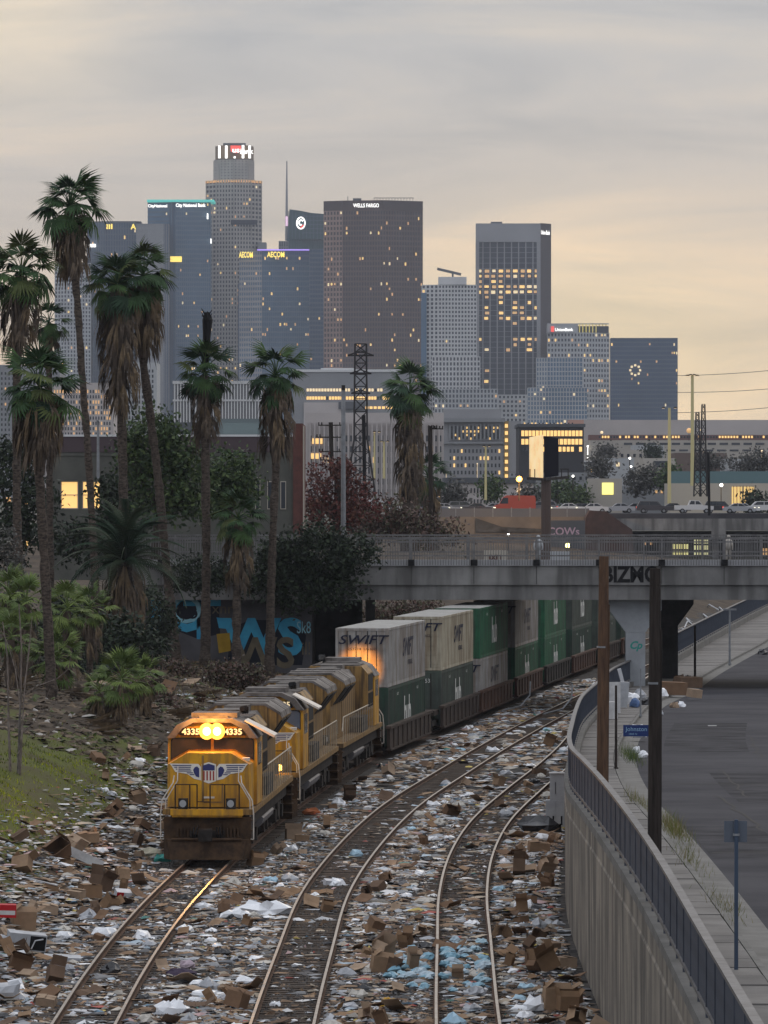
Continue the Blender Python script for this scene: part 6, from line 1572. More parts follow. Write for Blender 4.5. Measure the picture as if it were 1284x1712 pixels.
# --- ribbed dark tower
Yb_ = YT-150
t = tower('skyscraper','dark ribbed tower with a blank top band and yellow lit floors','skyscraper',Yb_,[(795.5,0),(903,-4),(920.5,9)],374,M['gdark'],depth=38,faces=(dict(m=M['stone2'],nx=9,ny=46,pier=1.0,span=.3,lit=.05,z1=405,rows={44:0,43:0,42:0,41:1.5,40:26,39:26,38:2,37:24,36:26,35:3,34:2,33:8,32:8,31:6,30:1,29:1,28:1,27:10,26:4,25:4,16:4,15:5,14:3,11:7,10:8,9:6,8:2,6:4}),None),seed=17)
pbox(t,'top_band',Yb_,795.3,903.4,374,405,-4.6,.4,M['stone2'])
A_,B_ = (PX(903,Yb_-4),Yb_-4),(PX(920.5,Yb_+9),Yb_+9); b = MB(); facade(b,b,A_,B_,FGZ(Yb_),PZ(373.5,Yb_),1,1,60,0,.6,0,qq); part('blank_flank', b, [mat('brownish blank wall', (.13,.105,.10), .9)], t)
pbox(t,'edge_pier',Yb_,795,801,405.2,700,-4.5,.5,M['stone2']); pbox(t,'edge_pier',Yb_,897,903.3,405.2,700,-5.6,-3,M['stone2'])
lettering('sign_lettering','Union Bank',5.2,SIGNW,t,(PX(911.8,Yb_)-t.location.x,1.0,PZ(389,Yb_)-t.location.z),(R(90),0,R(53)),offset=.14,sx=.55)
pbox(t,'roof_plant',Yb_,821,840,370,373.4,8,20,M['slate'])
# --- punched tower with red logo
Yk = YT-200
t = tower('skyscraper','pale gridded tower with a glowing column crown and small red logo','skyscraper',Yk,[(915,0),(965,-3),(1018.5,8)],556,M['gdark'],depth=34,faces=(dict(m=M['white2'],nx=9,ny=30,pier=1.4,span=2.0,lit=.10),dict(m=M['white2'],nx=11,ny=30,pier=1.2,span=2.0,lit=.10)),seed=18)
pbox(t,'sign_band',Yk,915,966,541,556.2,-3.5,20,M['white2']); pbox(t,'crown_wall',Yk,966,1018,545,556,4,22,M['gdark'])
for k in range(9): pbox(t,'crown_column',Yk,968+5.6*k,969.6+5.6*k,541.5,556,-2+1.1*k,1+1.1*k,mat('crown column %d'%k,(.5,.42,.12),.6,emit=(1,.8,.2),estr=.28))
pbox(t,'crown_rail',Yk,966,1018,540.4,542,2,8,M['white2']); pbox(t,'red_logo',Yk,921,926,546,555,-4.4,-3.7,SIGNR); sign(t,'UnionBank',5,SIGNW,943,551,Yk,4.6,30,.1)
# --- dark glass slab
Yd = YT-350
t = tower('skyscraper','wide dark glass slab at the right end of the skyline','skyscraper',Yd,[(1021,0),(1133,0)],565,M['gblue2'],depth=30,faces=(dict(m=M['gmull2'],nx=30,ny=34,pier=.25,span=1.0,lit=.035,dp=.3),),seed=19)
X,Z = P(1062,619,Yd-1.5)
for k in range(8): b = MB(); a = k*math.pi/4; b.box(X+4.2*math.cos(a)-.9,X+4.2*math.cos(a)+.9,Yd-1.6,Yd-1.2,Z+4.2*math.sin(a)-.9,Z+4.2*math.sin(a)+.9); part('logo_dot', b, [WARM2], t)
# --- blue white stepped apartments
t = tower('apartment_block','pale blue glass stepped apartment block before the ribbed tower','building',4000,[(897,4),(915,0),(974,0)],598,M['gblue'],depth=30,faces=(dict(m=M['white2'],nx=4,ny=28,pier=1.0,span=1.2,lit=.05),dict(m=M['white2'],nx=12,ny=28,pier=.7,span=.8,lit=.01)),seed=20)
tower('apartment_block','lower wing of the pale blue stepped apartment block','building',3960,[(882,0),(912,0),(982,0)],648,M['gblue'],depth=30,faces=(dict(m=M['white2'],nx=6,ny=22,pier=1.0,span=1.0,lit=.03),dict(m=M['white2'],nx=14,ny=22,pier=.6,span=.8,lit=.02)),seed=21)
tower('office_block','small white punched window block between the two towers','building',4100,[(826,0),(886,0)],660,M['gdark'],depth=25,faces=(dict(m=M['white'],nx=9,ny=20,pier=1.6,span=1.8,lit=.05),),seed=22)
# ================================================================ MID CITY
def block(name, label, Y, px0, px1, py0, m, depth=20, wins=(), cat='building', seed=1, roof=None, zb=None, group=None):
    zb = FGZ(Y)-2 if zb is None else zb; q = random.Random(seed); t = thing(name, label, cat, (PX((px0+px1)/2,Y), Y, zb), 0, group)
    b = MB(); b.box(PX(px0,Y), PX(px1,Y), Y, Y+depth, zb, PZ(py0,Y)); part('wall', b, [m], t)
    for w in wins:
        x0,x1,y0,y1,nx,ny,fx,fy,lit,lm = w; dk, lt = MB(), MB()
        cw, ch = (x1-x0)/nx, (y1-y0)/ny
        for i in range(nx):
            for j in range(ny):
                a0 = x0+cw*(i+.5-fx/2); a1 = x0+cw*(i+.5+fx/2); b0 = y0+ch*(j+.5-fy/2); b1 = y0+ch*(j+.5+fy/2)
                (lt if q.random() < lit else dk).box(PX(a0,Y),PX(a1,Y),Y-.12,Y-.02,PZ(b1,Y),PZ(b0,Y))
        if dk.v: part('windows', dk, [M['darkwin']], t, kind='stuff')
        if lt.v: part('lit_windows', lt, [lm or WARM2], t, kind='stuff')
    if roof: b = MB(); b.box(PX(px0,Y)-.4, PX(px1,Y)+.4, Y-.5, Y+depth+.4, PZ(py0,Y)+.02, PZ(py0,Y)+.02+roof[0]); part('roof', b, [roof[1]], t)
    return t
t = block('long_office','long low white roofed building with two rows of yellow windows',2300,490,690,622,M['grey'],40,[(512,640,648,656,26,1,.72,.6,.85,WARM2),(512,672,662,669,34,1,.78,.75,.97,WARM),(610,672,678,685,9,1,.7,.6,.95,WARM)],roof=(1.2,M['whiteroof']),seed=31)
pbox(t,'roof_penthouse',2300,536,592,615,622,6,26,M['whiteroof']); pbox(t,'lower_wall',2300,508,570,673,720,-1.5,-.15,M['pinkbeige']); pbox(t,'dark_panel',2300,566,610,672,684,-2,-.2,M['slate'])
t = block('colonnade_hall','white hall with rows of tall narrow columns behind the palms',2100,290,440,640,M['darkwin'],30,[],seed=32)
for k in range(30): pbox(t,'column',2100,291+5*k,293.4+5*k,642,706,-1.5,-.1,M['white'])
pbox(t,'cornice',2100,289,441,637,642,-2,2,M['white']); pbox(t,'mid_band',2100,289,441,668,671,-1.8,-.2,M['white'])
block('low_hall','teal roofed low hall behind the olive house',900,360,440,700,mat('teal roofing',(.15,.185,.19),.8),30,[],seed=33)
block('lit_office','building with warm lit facade seen between the left palms',1500,60,190,640,M['pinkbeige'],30,[(66,186,650,730,26,9,.45,.6,.4,WARM3)],seed=34)
block('office_block','grey block at the far left between the palm trunks',1700,-10,100,610,M['grey'],30,[(0,98,620,740,16,14,.4,.5,.05,WARM3)],seed=35)
block('office_block','pale tower block between the long skirted palm and the leaning one',1900,205,262,606,M['white2'],30,[(208,258,616,720,9,12,.5,.6,.05,WARM)],seed=36)
t = block('stone_hospital','grey stone hospital block with tall columns along its top',1500,738,842,706,M['stone2'],40,[(752,836,712,734,13,1,.45,.95,0,None),(750,838,748,808,14,5,.42,.5,.12,WARM)],seed=37)
for k in range(14): pbox(t,'pilaster',1500,751+6.4*k,753.4+6.4*k,709,736,-1.0,-.14,M['grey'])
lt = MB(); qq = random.Random(5)
for k in range(13):
    for j in range(4):
        if qq.random() < .28: lt.box(PX(754+6.4*k,1500),PX(756.2+6.4*k,1500),1499.75,1499.82,PZ(717+6*j,1500),PZ(713.5+6*j,1500))
part('column_lit_windows', lt, [WARM], t, kind='stuff')
pbox(t,'cornice',1500,736,844,699,705.8,-1.6,3,M['grey']); pbox(t,'attic',1500,742,838,684,699,1,30,M['stone2']); pbox(t,'belt_course',1500,737,843,739,742,-1.0,-.1,M['grey'])
pbox(t,'stair_bay',1500,843,850,704,800,-.8,4,mat('lit stair bay',(.32,.22,.08),.8)); 
lt = MB(); [lt.box(PX(844,1500),PX(849,1500),1499.0,1499.18,PZ(715+12*j,1500),PZ(709+12*j,1500)) for j in range(8)]; part('stair_windows', lt, [WARM], t, kind='stuff')
pbox(t,'blank_bay',1500,850,871,704,790,-.5,10,M['stone2'])
t = block('hospital_wing','pale beige hospital wing behind the lattice tower',1400,510,742,690,M['pinkbeige'],40,[(516,740,724,832,30,6,.42,.55,.03,WARM),],seed=38)
lt = MB(); [lt.box(PX(a,1400),PX(a+17,1400),1399.6,1399.85,PZ(c+9,1400),PZ(c,1400)) for a,c in ((522,733),(520,758))]; part('lit_windows', lt, [WARM], t, kind='stuff')
for k in range(28): pbox(t,'pilaster',1400,517+8*k,519.4+8*k,706,836,-.9,-.16,M['pinkbeige'])
block('lit_laboratory','modern building with three bands of bright yellow windows',1250,868,976,714,mat('dark frame wall',(.05,.05,.055),.8),30,[(871,974,719,730,17,1,.8,.85,.97,WARM),(871,974,733,744,16,1,.8,.85,.92,WARM),(871,974,746,756,15,1,.7,.8,.8,WARM),(874,960,706,712,14,1,.4,.8,.5,WARM)],seed=39,roof=(.8,M['slate']))
block('pink_block','pinkish lit wall block at the left end of the long white depot',1300,951,976,702,mat('pink lit wall',(.50,.30,.24),.9),10,[],seed=40)
block('white_depot','very long low white depot below the hills',1900,976,1330,702,M['pinkbeige'],60,[(1000,1284,738,757,34,2,.62,.42,.03,WARM)],seed=41)
t = block('terrace_row','reddish strip of lit shopfronts along the white depot',1700,985,1330,727,mat('reddish roof',(.17,.10,.09),.9),10,[(1000,1284,728,733,58,1,.6,.75,.42,WARM)],seed=42)
block('beige_depot','beige two storey depot with dark strip windows',1600,985,1330,736,M['beige'],40,[(1040,1280,739,745,12,1,.7,.6,0,None),(1090,1280,750,756,9,1,.7,.5,0,None)],seed=43)
block('shed','white shed with a bright wall lamp right of the billboard',1050,1012,1060,766,M['white2'],20,[(1030,1036,773,780,1,1,.9,.9,1,WARM2)],seed=44)
block('shed','dark blue fronted shed in the middle distance',1100,1075,1130,766,M['beige'],20,[(1092,1118,770,782,1,1,.95,.9,0,None)],seed=45)
block('warehouse','wide brown roofed warehouse behind the lattice pylon',1150,1128,1215,757,mat('brown roof',(.15,.115,.10),.9),20,[],seed=46)
t = block('warehouse','white warehouse with vertical panels at the right edge',1120,1214,1330,767,M['white2'],20,[],seed=47)
for k in range(9): pbox(t,'wall_panel',1120,1216+5.5*k,1219+5.5*k,769,786,-.4,-.05,M['white'])
block('long_wall','pale long low wall building in front of the sheds',980,920,1150,812,M['grey'],16,[(930,1140,818,826,22,1,.4,.6,.1,WARM3)],seed=48)
q_ = random.Random(4)
for k in range(18):
    a = 900+q_.random()*360; w = 26+q_.random()*46; py = 766+q_.random()*34; Y = 1450-(py-760)*10+k
    block('low_building', ['whitish','grey','beige','pinkish','pale grey','slate'][k%6]+' flat roofed low building in the jumble of sheds beyond the freeway', Y, a, a+w, py, [M['white'],M['grey'],M['beige'],M['pinkbeige'],M['white2'],M['slate']][k%6], 14, [(a+2,a+w-2,py+4,py+11,int(w/5),1,.55,.6,.15,WARM)], seed=200+k, group='low buildings beyond the freeway', roof=(.5,[M['slate'],M['whiteroof'],M['stone2']][k%3]))
block('teal_roof_shed','long teal roofed shed at the right edge',940,1120,1330,788,mat('teal painted roof',(.12,.19,.20),.8),20,[],seed=49)
t = block('open_garage','garage with glowing open bays at the right edge',900,1120,1330,808,M['beige'],18,[(1222,1262,813,846,2,1,.86,.95,1,win_mat('garage glow',(1,.66,.24),.5))],seed=50)
for k in range(7): pbox(t,'bay_mullion',900,1226+5.4*k,1226.8+5.4*k,812,846,-.4,-.14,M['slate'])
t = block('lodge','small white lodge with dark paired windows behind the freeway',900,745,892,808,M['pinkbeige'],20,[(785,840,815,825,10,1,.42,.8,0,None),(785,840,834,842,10,1,.42,.8,0,None),(862,890,815,824,5,1,.4,.7,1,WARM2)],seed=51,roof=(1.0,M['slate']))
block('yellow_kiosk','small building with a glowing yellow green panel','' or 930,985,1040,800,M['beige'],10,[(1006,1026,806,828,1,1,.95,.9,1,win_mat('yellow green panel',(1,.9,.25),1.0))],seed=52)
for k,(px0,px1,py,Y) in enumerate(((900,990,790,1020),(990,1080,752,1350),(1060,1110,744,1400))):
    block('flat_roofed_building', ['grey flat roofed building right of the billboard','pale flat roofed building left of the sheds','small pale block behind the blue fronted shed'][k], Y, px0, px1, py, [M['grey'],M['beige'],M['white2']][k], 20, [(px0+4,px1-4,py+5,py+14,8,1,.4,.6,.05,WARM)], seed=60+k)
# distant trees between buildings
for k,(px,py,rx,ry,Y,kd) in enumerate([(1090,790,30,22,960,'dark'),(1118,790,22,24,950,'green'),(1066,800,22,22,955,'dark'),(1240,770,40,22,1100,'green'),(1270,760,30,30,1100,'dark'),(930,815,36,22,960,'green'),(755,820,24,22,860,'grey'),(960,825,24,18,930,'green'),(1000,775,26,18,1000,'green'),(1262,835,16,20,860,'dark'),(880,826,26,16,880,'grey'),(1180,770,30,16,1130,'dark'),(1090,752,18,14,1300,'dark'),(1010,750,20,16,1320,'grey'),(700,835,30,16,860,'grey'),(820,815,10,10,880,'green')]):
    tree('city_tree', ['dark round tree before the teal roofed shed','green tree right of the dark round one','dark tree by the glowing yellow green panel','tree at the right edge before the white warehouse','tall dark tree at the right edge','green tree right of the billboard pole','greyish tree at the left end of the white lodge','low green tree behind the white sedan','tree before the white shed','dark tree by the garage bays','greyish shrub right of the red van','dark tree before the brown warehouse','small dark tree before the beige depot','greyish tree before the beige depot','greyish scrub left of the dark sedan','small tree behind the lodge roof'][k], 'tree', px, py+ry, Y, [(px,py+ry*.3,rx*.72,ry*.62,2.5),(px+rx*.4,py+ry*.45,rx*.5,ry*.45,2)], 900, .8, 'grey' if k in (0,2,3,4,8,11) else kd, 3, 'trees among the far buildings', 80+k)  # grey leaves on some trees put distance haze into the colour

# ---- freeway
YF = 700.0; fz = 10.15
fw = thing('freeway_overpass', 'grey freeway overpass carrying the cars behind the road bridge', 'overpass', (PX(1000,YF), YF, 7))
b = MB(); b.box(PX(700,YF), PX(1420,YF), YF, YF+26, PZ(886,YF), fz); part('deck', b, [M['asphalt']], fw)
b = MB(); b.box(PX(985,YF), PX(1420,YF), YF-.5, YF-.01, PZ(887,YF), PZ(867,YF)); part('parapet', b, [M['bridgeconc']], fw)
b = MB(); b.box(PX(700,YF), PX(985,YF)-.01, YF-.4, YF-.012, PZ(890,YF)-2, PZ(864,YF)); part('side_wall', b, [mat('tan freeway wall',(.20,.165,.13),.9,vscale=.4,col2=(.15,.125,.10))], fw)
b = MB(); b.add([(PX(795,YF),YF-.42,PZ(890,YF)),(PX(905,YF),YF-.42,PZ(890,YF)),(PX(905,YF),YF-.42,PZ(884,YF)),(PX(840,YF),YF-.42,PZ(881,YF)),(PX(795,YF),YF-.42,PZ(866,YF)),(PX(795,YF),YF-.6,PZ(890,YF)),(PX(905,YF),YF-.6,PZ(890,YF)),(PX(905,YF),YF-.6,PZ(884,YF)),(PX(840,YF),YF-.6,PZ(881,YF)),(PX(795,YF),YF-.6,PZ(866,YF))],[(4,3,2,1,0),(5,6,7,8,9),(0,1,6,5),(2,3,8,7),(3,4,9,8)]); part('dark_wedge', b, [M['darkconc']], fw)
b = MB(); b.box(PX(730,YF),PX(985,YF),YF-.2,YF-.14,PZ(864,YF),PZ(850,YF)); part('mesh_guard', b, [mat('guard mesh',(.13,.13,.135),.7)], fw)
gp = MB(); gp.box(-.06,.06,-.08,.0,0,1.35); gme = gp.mesh('guard_post',[M['galv']])
for k in range(9): put('guard_post', gme, fw, (PX(731+31*k,YF)-fw.location.x, -.15, PZ(864,YF)-7))
for px0,px1 in ((1195,1204),(1000,1010)): b = MB(); b.box(PX(px0,YF),PX(px1,YF),YF+3,YF+6,0,PZ(887,YF)-.02); part('support_column', b, [M['bridgeconc']], fw)
b = MB(); b.box(PX(1196,YF)-.6,PX(1206,YF)+.6,YF-.55,YF-.505,PZ(900,YF),PZ(872,YF)); part('joint_block', b, [M['bridgeconc']], fw)
block('undercroft','dark undercroft with bright windows seen through the bridge railing',706,900,1420,888,M['darkconc'],3,[(1124,1152,908,931,5,2,.8,.7,1,win_mat('undercroft glow',(.95,.85,.35),.55)),(1160,1185,900,931,5,3,.8,.7,1,win_mat('undercroft glow two',(.9,.85,.45),.5)),(1060,1112,902,914,10,1,.6,.5,.4,WARM3),(1272,1290,915,932,3,1,.8,.8,1,WARM3)],zb=-1,seed=70)
b = MB(); b.box(PX(905,690),PX(978,690),689.5,690,PZ(900,690)-2,PZ(870,690)); gw = solo('graffiti_wall', b, [M['slate']], 'dark wall with pink white graffiti beside the billboard pole', 'wall', org=(PX(940,690),690,4))
lettering('graffiti','nCOWs',1.5,mat('pinkish paint',(.45,.32,.38),.8),gw,(-.2,-.52,PZ(889,690)-4),(R(90),0,0),offset=.03)
b = MB(); b.ext_y([(PX(975,695),3),(PX(1060,695),3),(PX(1055,695),PZ(885,695)),(PX(1030,695),PZ(868,695)),(PX(1012,695),PZ(855,695)),(PX(985,695),PZ(853,695)),(PX(978,695),PZ(865,695))], 692, 698); solo('brick_kiosk', b, [mat('reddish brick abutment',(.085,.055,.048),.9,vscale=1,col2=(.06,.042,.038))], 'reddish brown mound like abutment in front of the freeway', 'abutment', org=(PX(1015,695),695,3))

# ---- cars
M['tyre'] = mat('tyre', (.02,.02,.02), .9); M['carglass'] = mat('car glass', (.02,.024,.03), .08, spec=.7)
M['taill'] = win_mat('tail light', (1,.06,.03), .9); M['headl'] = win_mat('head light', (1,.9,.65), 1.4)
PAINT = {k: mat('car paint '+k, c, .35, spec=.5) for k, c in {'white':(.55,.55,.55),'silver':(.33,.34,.36),'grey':(.14,.145,.155),'black':(.025,.026,.03),'dark':(.05,.045,.05),'red':(.42,.055,.035),'blue':(.10,.13,.18)}.items()}
SHAPE = {'sedan': (4.7,1.45,[(-2.3,.35),(-2.34,.72),(-1.7,.86),(-.9,.92),(1.35,.95),(2.2,.92),(2.34,.7),(2.3,.35)],[(-1.0,.93),(-.35,1.40),(.75,1.43),(1.5,.96)]),
         'suv': (4.8,1.75,[(-2.35,.4),(-2.38,.85),(-1.6,1.02),(-1.1,1.06),(2.3,1.08),(2.36,.7),(2.32,.4)],[(-1.2,1.07),(-.6,1.68),(1.9,1.72),(2.25,1.09)]),
         'pickup': (5.6,1.85,[(-2.75,.5),(-2.78,1.0),(-1.7,1.12),(-1.2,1.15),(.9,1.15),(.92,1.12),(2.72,1.14),(2.76,.5)],[(-1.25,1.16),(-.7,1.82),(.55,1.86),(.85,1.16)]),
         'van': (6.0,2.55,[(-2.95,.45),(-2.98,1.05),(-2.3,1.30),(-1.7,2.3),(-1.2,2.55),(2.8,2.5),(2.95,2.1),(2.95,.45)],[(-2.2,1.36),(-1.72,2.2),(-1.0,2.2),(-1.0,1.36)])}
def car(kind, paint, px, pyb, Y, label, face=-1, tail=False):
    x, z = P(px, pyb, Y); z = fz+.02
    t = thing('car' if kind in ('sedan','suv') else ('pickup_truck' if kind == 'pickup' else 'delivery_van'), label, 'van' if kind == 'van' else ('pickup' if kind == 'pickup' else 'car'), (x, Y, z), 0 if face < 0 else math.pi, 'vehicles on the freeway')
    ln, h, bd, cb = SHAPE[kind]
    b = MB(); b.ext_y(bd, -.9, .9); part('body', b, [PAINT[paint]], t, local=True)
    if kind == 'van':
        for sy in (-1,1): b = MB(); b.ext_y(cb, sy*.91-.01, sy*.91+.01); part('cab_window', b, [M['carglass']], t, local=True)
        b = MB(); b.box(-.8,2.7,-.92,-.901,1.35,1.42); b.box(-.8,2.7,-.92,-.901,2.1,2.14); part('body_rib', b, [PAINT['red']], t, local=True)
    else:
        b = MB(); b.ext_y(cb, -.78, .78, sc=cb); part('cabin', b, [PAINT[paint]], t, local=True)
        cx_ = sum(a for a,_ in cb)/4; cz_ = sum(c for _,c in cb)/4
        in_ = [((a-cx_)*.86+cx_, (c-cz_)*.72+cz_) for a, c in cb]
        for sy in (-1,1):
            b = MB(); b.ext_y(in_, sy*.785-.008, sy*.785+.008); w = part('side_glass', b, [M['carglass']], t, local=True)
            b = MB(); b.box(cx_-.05,cx_+.05,sy*.795-.006,sy*.795+.006,in_[0][1],in_[1][1]); put('door_pillar', b.mesh('door_pillar',[PAINT[paint]]), w)
    for xx in (-ln*.31, ln*.30):
        for sy in (-1,1):
            b = MB(); b.disc((xx, sy*.82, .34), .34, 'y', 14, 0, .2); w = part('wheel', b, [M['tyre']], t, local=True)
            b = MB(); b.disc((xx, sy*.925, .34), .2, 'y', 10, 0, .02); put('rim', b.mesh('rim',[M['galv']]), w)
    b = MB(); b.box(-ln*.5+.02,-ln*.5+.2,-.91,-.6,.72,.86); part('headlamp', b, [M['headl']], t, local=True)
    if tail: b = MB(); b.box(ln*.5-.25,ln*.5-.02,-.915,-.6,.75,.95); part('tail_lamp', b, [M['taill']], t, local=True)
    return t
for a in [('pickup','white',1160,858,706,'white crew cab pickup driving right on the freeway',1,False),('van','red',861,862,713,'big red delivery van on the freeway',-1,False),('sedan','dark',800,862,709,'dark sedan just left of the red van',1,False),('sedan','silver',745,862,708,'silver sedan second left of the red van',1,False),('sedan','blue',725,866,705,'bluish car leftmost on the freeway beside the palm',1,False),
          ('sedan','white',948,862,711,'white sedan right of the billboard pole',-1,False),('sedan','white',990,864,709,'white car partly behind the reddish abutment',-1,False),('suv','dark',1092,862,707,'dark car with red tail light left of the white pickup',1,True),('suv','black',1204,860,709,'black car right of the white pickup',1,False),('sedan','white',1243,860,708,'white sedan right of the black car',1,False),('sedan','silver',1236,872,703,'nearest silver car with red tail light low at the right',1,True),('suv','grey',775,860,716,'grey car half hidden behind the dark sedan',1,False)]:
    car(*a)
for k,(px,kd,pt,f_) in enumerate([(905,'suv','grey',-1),(1035,'sedan','silver',-1),(1062,'sedan','grey',-1),(1128,'sedan','dark',1),(1270,'suv','white',-1),(970,'sedan','black',-1),(830,'sedan','silver',1)]):
    car(kd,pt,px,858,717+k*.3,['grey car just behind the billboard pole','silver car in the far lane left of centre','grey car in the far lane beside the silver one','dark low car between the dark and white vehicles','white tall car at the right edge','black car in the far lane between two white cars','silver car in the far lane behind the red van nose'][k],f_,k%2==0)
# box truck behind the brown shrub
Yt = 640.0; x, z = P(640, 846, Yt); z = 10.6; t = thing('box_truck','white truck and car transporter cab glimpsed left of the thick palm','truck',(x,Yt,z-1))
b = MB(); b.box(-1.8,.2,0,2,1,2.6); part('cargo_box', b, [PAINT['white']], t, local=True)
b = MB(); b.ext_y([(.22,1),(.22,2.4),(1.0,2.35),(1.6,1.75),(2.3,1.65),(2.4,1)], 0, 2); part('cab', b, [PAINT['white']], t, local=True)
b = MB(); b.ext_y([(.5,1.75),(.5,2.25),(.95,2.2),(1.45,1.75)], -.02, -.005); part('cab_window', b, [M['carglass']], t, local=True)

# ---- billboard
YBB = 560.0; t = thing('billboard','two faced billboard on a thick pole, one face glowing, one dark','billboard',(PX(913,YBB),YBB,6)); b = MB()
x0 = PX(913,YBB); b.tube([(x0,YBB,0),(x0,YBB,PZ(800,YBB))], .55, 12); part('pole', b, [mat('rusty billboard pole',(.09,.065,.055),.8)], t)
b = MB(); b.add([(PX(887.5,YBB),YBB+6,PZ(797,YBB)),(PX(907.5,YBB),YBB-1,PZ(799,YBB)),(PX(907.5,YBB),YBB-1,PZ(727,YBB)),(PX(887.5,YBB),YBB+6,PZ(730,YBB)),(PX(888,YBB),YBB+6.4,PZ(797,YBB)),(PX(908,YBB),YBB-.6,PZ(799,YBB)),(PX(908,YBB),YBB-.6,PZ(727,YBB)),(PX(888,YBB),YBB+6.4,PZ(730,YBB))],[(0,1,2,3),(7,6,5,4),(0,3,7,4),(3,2,6,7),(0,4,5,1),(1,5,6,2)])
bm = mat('lit billboard sheet',(.9,.75,.45),.5,vscale=.5,col2=(.75,.40,.16),emit=(1,.72,.36),estr=.55); part('lit_face', b, [bm], t)
b = MB(); b.add([(PX(910,YBB),YBB-1,PZ(799,YBB)),(PX(937,YBB),YBB+6,PZ(795,YBB)),(PX(937,YBB),YBB+6,PZ(732,YBB)),(PX(910,YBB),YBB-1,PZ(729,YBB)),(PX(909.5,YBB),YBB-.5,PZ(799,YBB)),(PX(936.5,YBB),YBB+6.5,PZ(795,YBB)),(PX(936.5,YBB),YBB+6.5,PZ(732,YBB)),(PX(909.5,YBB),YBB-.5,PZ(729,YBB))],[(0,1,2,3),(7,6,5,4),(0,3,7,4),(3,2,6,7),(0,4,5,1),(1,5,6,2)])
part('dark_face', b, [mat('dark billboard sheet',(.012,.012,.018),1.0,spec=0)], t)
b = MB()
b.bar((PX(885,YBB),YBB+5.2,PZ(800,YBB)),(PX(909,YBB),YBB-2,PZ(801.5,YBB)),.3); b.bar((PX(909,YBB),YBB-2,PZ(801.5,YBB)),(PX(952,YBB),YBB+5.4,PZ(797.5,YBB)),.3); part('catwalk', b, [M['under']], t, kind='stuff')
b = MB()
for px in (887,895,940,951): b.tube([(PX(px,YBB),YBB+2,PZ(800,YBB)),(PX(px,YBB),YBB+2,PZ(784,YBB))], .06, 5)
b.tube([(PX(937,YBB),YBB+2,PZ(784,YBB)),(PX(952,YBB),YBB+2,PZ(784,YBB))], .06, 5); part('catwalk_rail', b, [M['under']], t, kind='stuff')
# ---- lattice tower
def lattice(label, Y, pxc, pyb, pyt, wb, wt, m, arms, neck=None, r=.11, steps=11):
    zb, zt = PZ(pyb,Y), PZ(pyt,Y); k = Y/F; t = thing('lattice_tower', label, 'pylon', (PX(pxc,Y),Y,zb)); h = zt-zb
    def wid(f):
        if neck:
            fn, wn = neck; w = wb+(wn-wb)*min(1,f/fn) if f < fn else wn+(wt-wn)*(f-fn)/(1-fn)
        else: w = wb+(wt-wb)*f
        return w*k/2
    leg = MB(); br_ = MB()
    for sx in (-1,1):
        for sy in (-1,1):
            b = MB(); fs = [0, neck[0] if neck else .5, 1]
            b.tube([(sx*wid(f), sy*wid(f), h*f) for f in fs], r*1.25, 5); part('leg', b, [m], t, local=True)
    for i in range(steps):
        f0 = 1-(1-i/steps)**1.15; f1 = 1-(1-(i+1)/steps)**1.15; a, c = wid(f0), wid(f1)
        for s1,s2,s3,s4 in (((-1,-1),(1,-1),0,0),((-1,1),(1,1),0,0),((-1,-1),(-1,1),0,0),((1,-1),(1,1),0,0)):
            br_.tube([(s1[0]*a,s1[1]*a,h*f0),(s2[0]*c,s2[1]*c,h*f1)], r*.6, 4); br_.tube([(s2[0]*a,s2[1]*a,h*f0),(s1[0]*c,s1[1]*c,h*f1)], r*.6, 4)
            br_.tube([(s1[0]*c,s1[1]*c,h*f1),(s2[0]*c,s2[1]*c,h*f1)], r*.5, 4)
    part('bracing', br_, [m], t, kind='stuff', local=True)
    for f, hw_ in arms:
        b = MB(); L_ = hw_*k; b.bar((-L_,0,h*f),(L_,0,h*f),r*2.2); b.tube([(-L_,0,h*f),(0,0,h*f+L_*.35)],r*.8,4); b.tube([(L_,0,h*f),(0,0,h*f+L_*.35)],r*.8,4); part('cross_arm', b, [m], t, local=True)
    return t
M['pylon'] = mat('dark lattice steel', (.035,.033,.034), .8)
lattice('dark lattice transmission tower behind the steel pole', 560, 603, 850, 575, 56, 19, M['pylon'], [(.93,22),(.82,18),(.70,16)], (.42,22), .085, 13)
for k in range(2): lattice(['slim lattice pylon beside the tall mast light','second slim lattice pylon right of the mast light'][k], 760, [1166,1176][k], 830, [690,676][k], 12, 5, M['pylon'], [], None, .07, 12)
# ---- poles and lamps in the middle distance
YP = 345.0; b = MB(); b.tube([(PX(574,YP),YP,6),(PX(574,YP),YP,PZ(650,YP))], [.2,.15], 10); t = thing('steel_pole','tall bare grey steel pole before the red tree','pole',(PX(574,YP),YP,6)); part('shaft', b, [M['galv']], t); b = MB(); b.box(PX(571,YP),PX(577,YP),YP-.2,YP+.2,PZ(652,YP),PZ(644,YP)); part('cap', b, [M['under']], t)
YP2 = 430.0
def xpole(label, px, pyt, pyb, arms, Y, m):
    t = thing('crossarm_pole', label, 'utility pole', (PX(px,Y),Y,PZ(pyb,Y))); b = MB(); b.tube([(PX(px+2,Y),Y,PZ(pyb,Y)),(PX(px,Y),Y,PZ(pyt,Y))], .19, 8); part('shaft', b, [m], t)
    for py, w0, w1 in arms:
        b = MB(); b.box(PX(px+w0,Y),PX(px+w1,Y),Y-.2,Y-.05,PZ(py+1,Y),PZ(py-1,Y)); a = part('cross_arm', b, [m], t)
        for e in (w0+1,w0+6,w1-6,w1-1):
            b = MB(); b.tube([(PX(px+e,Y),Y-.12,PZ(py-1,Y)),(PX(px+e,Y),Y-.12,PZ(py-5,Y))], .06, 5); sub('insulator', b, [M['under']], a)
